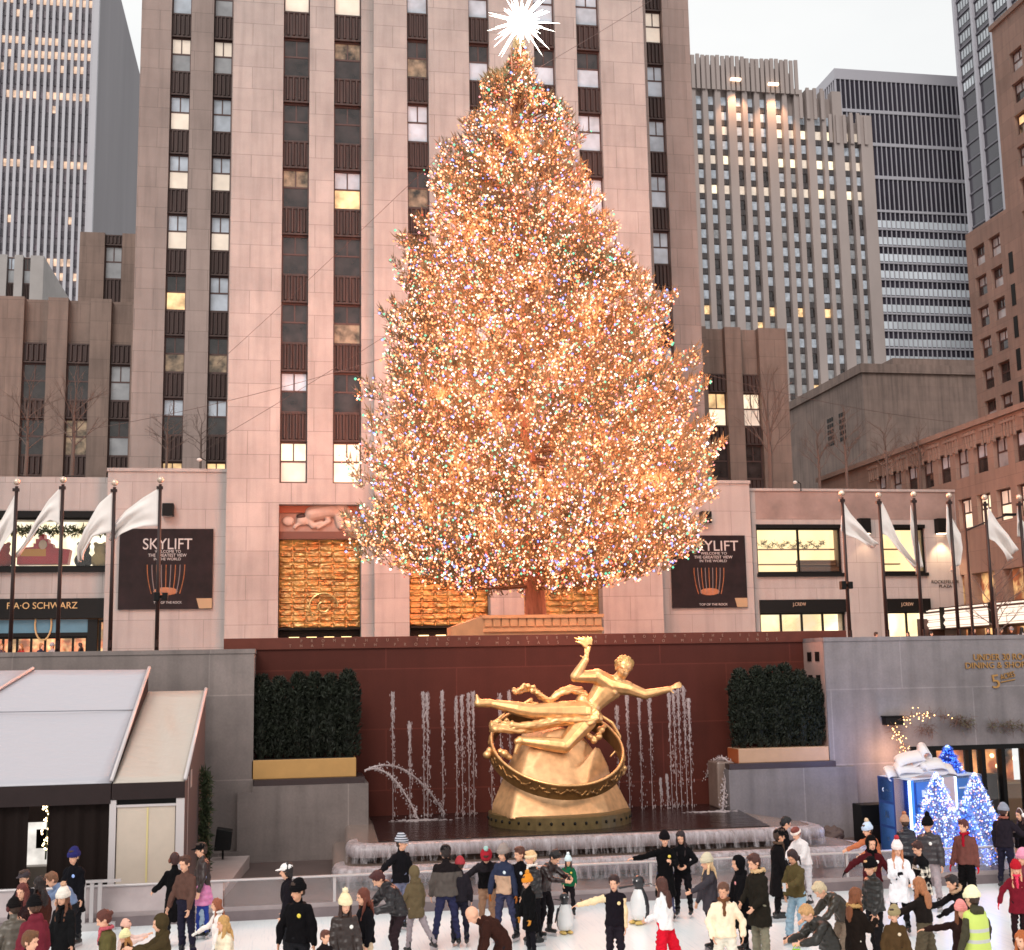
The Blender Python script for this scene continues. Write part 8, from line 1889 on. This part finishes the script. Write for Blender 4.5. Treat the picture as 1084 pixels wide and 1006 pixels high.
o = m.obj('bow', mat('bow_silver', (.66, .61, .60), .5), gb, smooth=True); s_ = o.modifiers.new('t', 'SOLIDIFY'); s_.thickness = .02
def lit_tree(px, py_top, py_base, Y, r, base_col, bulbs, label, seed):
    rn = random.Random(seed); p_ = PY(px, py_base, Y); pt = PY(px, py_top, Y); zb_ = max(.12, p_.z); H_ = pt.z - zb_
    t = thing('lit_tree', label, 'tree', (p_.x, Y, zb_)); m = MB(); tk = MB().tube([(0, 0, 0), (0, 0, H_*.9)], [.05, .015], 6); tk.obj('trunk', mat('pale_trunk', (.4, .4, .45)), t)
    for k in range(5200):
        u = rn.random()**1.3; a_ = rn.random()*6.283; rr = r*(1-u)**.85*(.35 + .7*rn.random())*(1 + .2*math.sin(u*40)) + .02; c_ = Vector((math.cos(a_)*rr, math.sin(a_)*rr, .1 + u*H_*.95)); d = Vector((math.cos(a_), math.sin(a_), .45)).normalized(); s_ = d.cross(Vector((rn.gauss(0,1), rn.gauss(0,1), 1))).normalized()*.016; m.tri(c_-s_, c_+s_, c_+d*.11)
    m.obj('crown', base_col, t)
    for nm, mt, cnt in bulbs:
        m = MB()
        for k in range(cnt):
            u = rn.random()**1.25; a_ = rn.random()*6.283; rr = r*(1-u)**.85*(.9 + .25*rn.random()) + .02; s_ = rn.uniform(.014, .024); m.ell((math.cos(a_)*rr, math.sin(a_)*rr, .1 + u*H_), (s_, 0, 0), (0, s_, 0), (0, 0, s_), 4, 3)
        stuff(m.obj(nm, mt, t))
    return t
FW_ = mat('flocked_needles', (.36, .44, .66), .7); BW = emis('bulb_cold_white', (.5, .65, 1), 1.7, sample=False); BB = emis('bulb_deep_blue', (.04, .14, 1), 2.4, sample=False); BA = emis('bulb_peach', (1, .50, .36), 1.7, sample=False); FB = mat('blue_needles', (.10, .20, .62), .7)
lit_tree(1007, 793, 850, 34.2, .62, FB, [('blue_bulbs', BB, 500), ('white_bulbs', BW, 160)], 'small deep blue lit tree behind the gift box', 1)
lit_tree(997, 822, 918, 31.2, .78, FW_, [('blue_bulbs', BB, 260), ('white_bulbs', BW, 620), ('peach_bulbs', BA, 420)], 'flocked white and blue lit tree with peach bulbs before the gift box', 2)
lit_tree(1038, 822, 915, 31.6, .72, FW_, [('blue_bulbs', BB, 300), ('white_bulbs', BW, 640), ('peach_bulbs', BA, 320)], 'flocked blue and white lit tree right of the brown jacketed man', 3)
lit_tree(1025, 852, 925, 30.4, .55, FW_, [('blue_bulbs', BB, 380), ('white_bulbs', BW, 300), ('peach_bulbs', BA, 60)], 'shorter blue lit tree directly behind the man with red gloves', 4)
for p_, e_ in (((1000, 850, 32), 24), ((1030, 870, 30.6), 18), ((950, 850, 33), 30)): q_ = PY(*p_); lamp('POINT', 'blue_glow', (q_.x-.4, q_.y-.9, q_.z+.3), None, e_, (.25, .45, 1), .5)
lamp('SPOT', 'blue_wall_wash', PY(925, 800, 34.5), PY(900, 780, 36.8), 60, (.3, .45, 1), .5, 130, 1)
# arch of twigs with warm lights over the corner of the dining entrance
ar = thing('twig_arch', 'leafless twig garland with warm fairy lights over the dining entrance corner', 'garland', (PY(955, 780, YWL-.3).x, YWL-.35, 1)); ra2 = random.Random(9); m = MB(); bl = MB()
pts_ = [(948, 868), (950, 845), (952, 825), (955, 808), (958, 793), (950, 780), (944, 770), (955, 762), (968, 758), (985, 757), (1000, 760), (1015, 763)]
for (u0, v0), (u1, v1) in zip(pts_, pts_[1:]):
    for q_ in range(26):
        f_ = ra2.random(); c_ = PY(u0+(u1-u0)*f_, v0+(v1-v0)*f_, YWL-.3) - Vector(ar.location); d = Vector((ra2.gauss(0, 1), ra2.gauss(0, .4)-.2, ra2.gauss(0, 1))).normalized()*ra2.uniform(.1, .32); m.tube([c_, c_+d*.5+Vector((0, 0, .03)), c_+d], [.008, .006, .003], 3)
        if ra2.random() < (.62 if u0 < 975 else .12): e_ = c_ + d*ra2.random(); s_ = ra2.uniform(.012, .024); bl.ell(e_, (s_, 0, 0), (0, s_, 0), (0, 0, s_), 5, 3)
m.obj('twigs', mat('twig_brown', (.14, .075, .06), .8), ar); stuff(bl.obj('bulbs', emis('twig_bulb', (1, .55, .22), 3.2), ar))
lamp('POINT', 'twig_glow', PY(955, 800, YWL-.8), None, 40, (1, .5, .25), .3)
for i, (u0, u1, v) in enumerate(((972, 988, 772), (1008, 1030, 765), (1046, 1084, 768))):
    m = MB(); mb2 = MB()
    for q_ in range(60): c_ = PY(ra2.uniform(u0, u1), v + ra2.gauss(0, 3), YWL-.15); d = Vector((ra2.gauss(0, 1), -.2, ra2.gauss(-.3, .7))).normalized()*.22; m.tube([c_, c_+d], [.008, .003], 3); needles(mb2, c_, 3, .1, .1, .02, ra2) if i else None
    o = m.obj('wall_twigs', mat('twig_brown', (.14, .075, .06)), None); tag(o, ['bare twig bunch on the right wall just right of the arch', 'leafy twig bunch on the right wall above the dining doors', 'twig bunch on the right wall near the photo edge'][i], 'garland')
    if mb2.v: mb2.obj('leaves', mat('twig_leaf', (.10, .085, .05), .8), o)
bx_ = thing('wall_lantern', 'dark box lantern on the wall at the top of the twig arch', 'lantern', PY(945, 764, YWL-.2)); MB().box(-.28, .28, -.15, .15, -.1, .14).obj('housing', BLACK, bx_, bevel=.02); MB().box(-.3, .3, -.17, .17, .14, .17).obj('cap', BLACK, bx_)
sb = thing('equipment_box', 'plain black equipment box against the wall left of the gift box', 'box', (PY(922, 865, 35.4).x, 35.4, .12)); MB().box(-.42, .42, -.3, .3, 0, PY(922, 852, 35.1).z-.12).obj('case', BLACK, sb, bevel=.02); MB().box(-.3, .3, -.32, -.3, .1, .5).obj('front_panel', DARKM, sb)
rk = MB().ell((0, 0, .2), (.33, 0, 0), (0, .3, 0), (0, 0, .28), 9, 6); o = vox(rk, 'planter_rock', mat('rock_brown', (.10, .06, .05), .8, bump=.6, bscale=8), .04, 1, disp=.08, dscale=(5, 5, 5)); o.location = (PY(882, 880, 35.6).x, 35.6, .12); tag(o, 'rough dark brown rock lump at the right end of the fountain', 'rock')
t = thing('service_cart', 'dark upright grill cart with pale shelf inside the dining doors', 'cart', (PY(1043, 860, YWL+.9).x, YWL+.9, .2)); MB().box(-.7, .5, 0, .4, 0, 1.5).obj('cabinet', mat('cart_dark', (.03, .02, .02), .4), t, bevel=.03)
# ================================================================ penguin skating aids
def penguin(px, py_top, h, head, label, back=False):
    g_ = PZ(px, py_top, h); a_ = R(head); t = thing('penguin_aid', label, 'skating aid', (g_.x, g_.y, 0), a_, 'penguin skating aids'); s = h
    BLK = mat('penguin_black', (.02, .02, .024), .3); WHI = mat('penguin_white', (.72, .72, .72), .35); ORG = mat('penguin_orange', (.62, .42, .12), .4)
    q = MB(); q.lathe((0, 0, 0), [(.03*s, .07*s), (.15*s, .09*s), (.20*s, .2*s), (.21*s, .35*s), (.18*s, .52*s), (.12*s, .66*s), (.09*s, .72*s)], 18); q.ell((0, -.01*s, .84*s), (.125*s, 0, 0), (0, .135*s, 0), (0, 0, .14*s), 14, 10)
    sgn = 1 if back else -1
    def mf(c): 
        return ((c[:, 1]*sgn > .02*s - .0) & (c[:, 2] < .70*s)).astype('i')
    vox(q, 'body', [BLK, WHI], .018, 2, t, mfun=mf)
    for sx in (-1, 1):
        q = MB(); q.capsule((sx*.17*s, 0, .6*s), (sx*.25*s, .02, .28*s), .035*s, .02*s); vox(q, 'wing', BLK, .015, 1, t)
        q = MB(); q.ell((sx*.09*s, sgn*.08*s, .045*s), (.075*s, 0, 0), (0, .16*s, 0), (0, 0, .04*s)); vox(q, 'foot', ORG, .014, 1, t)
        MB().ell((sx*.05*s, sgn*.115*s, .88*s), (.02*s, 0, 0), (0, .012*s, 0), (0, 0, .02*s), 8, 6).obj('eye', WHI, t)
        MB().tube([(sx*.1*s, -sgn*.02*s, .8*s), (sx*.2*s, -sgn*.12*s, .82*s), (sx*.22*s, -sgn*.16*s, .8*s)], .014*s, 6).obj('handle', BLK, t)
    MB().lathe((0, 0, 0), [(.04*s, 0), (.035*s, .05*s), (.005*s, .12*s)], 8).obj('beak', ORG, t)
    b_ = t.children[-1]; b_.rotation_euler = (R(90) if sgn < 0 else R(-90), 0, 0); b_.location = (0, sgn*.12*s, .83*s)
penguin(676, 925.5, .98, -60, 'penguin skating aid with black head standing alone on the ice')
penguin(597, 944, .80, 15, 'penguin skating aid shown white, pushed by the child in green sweater')
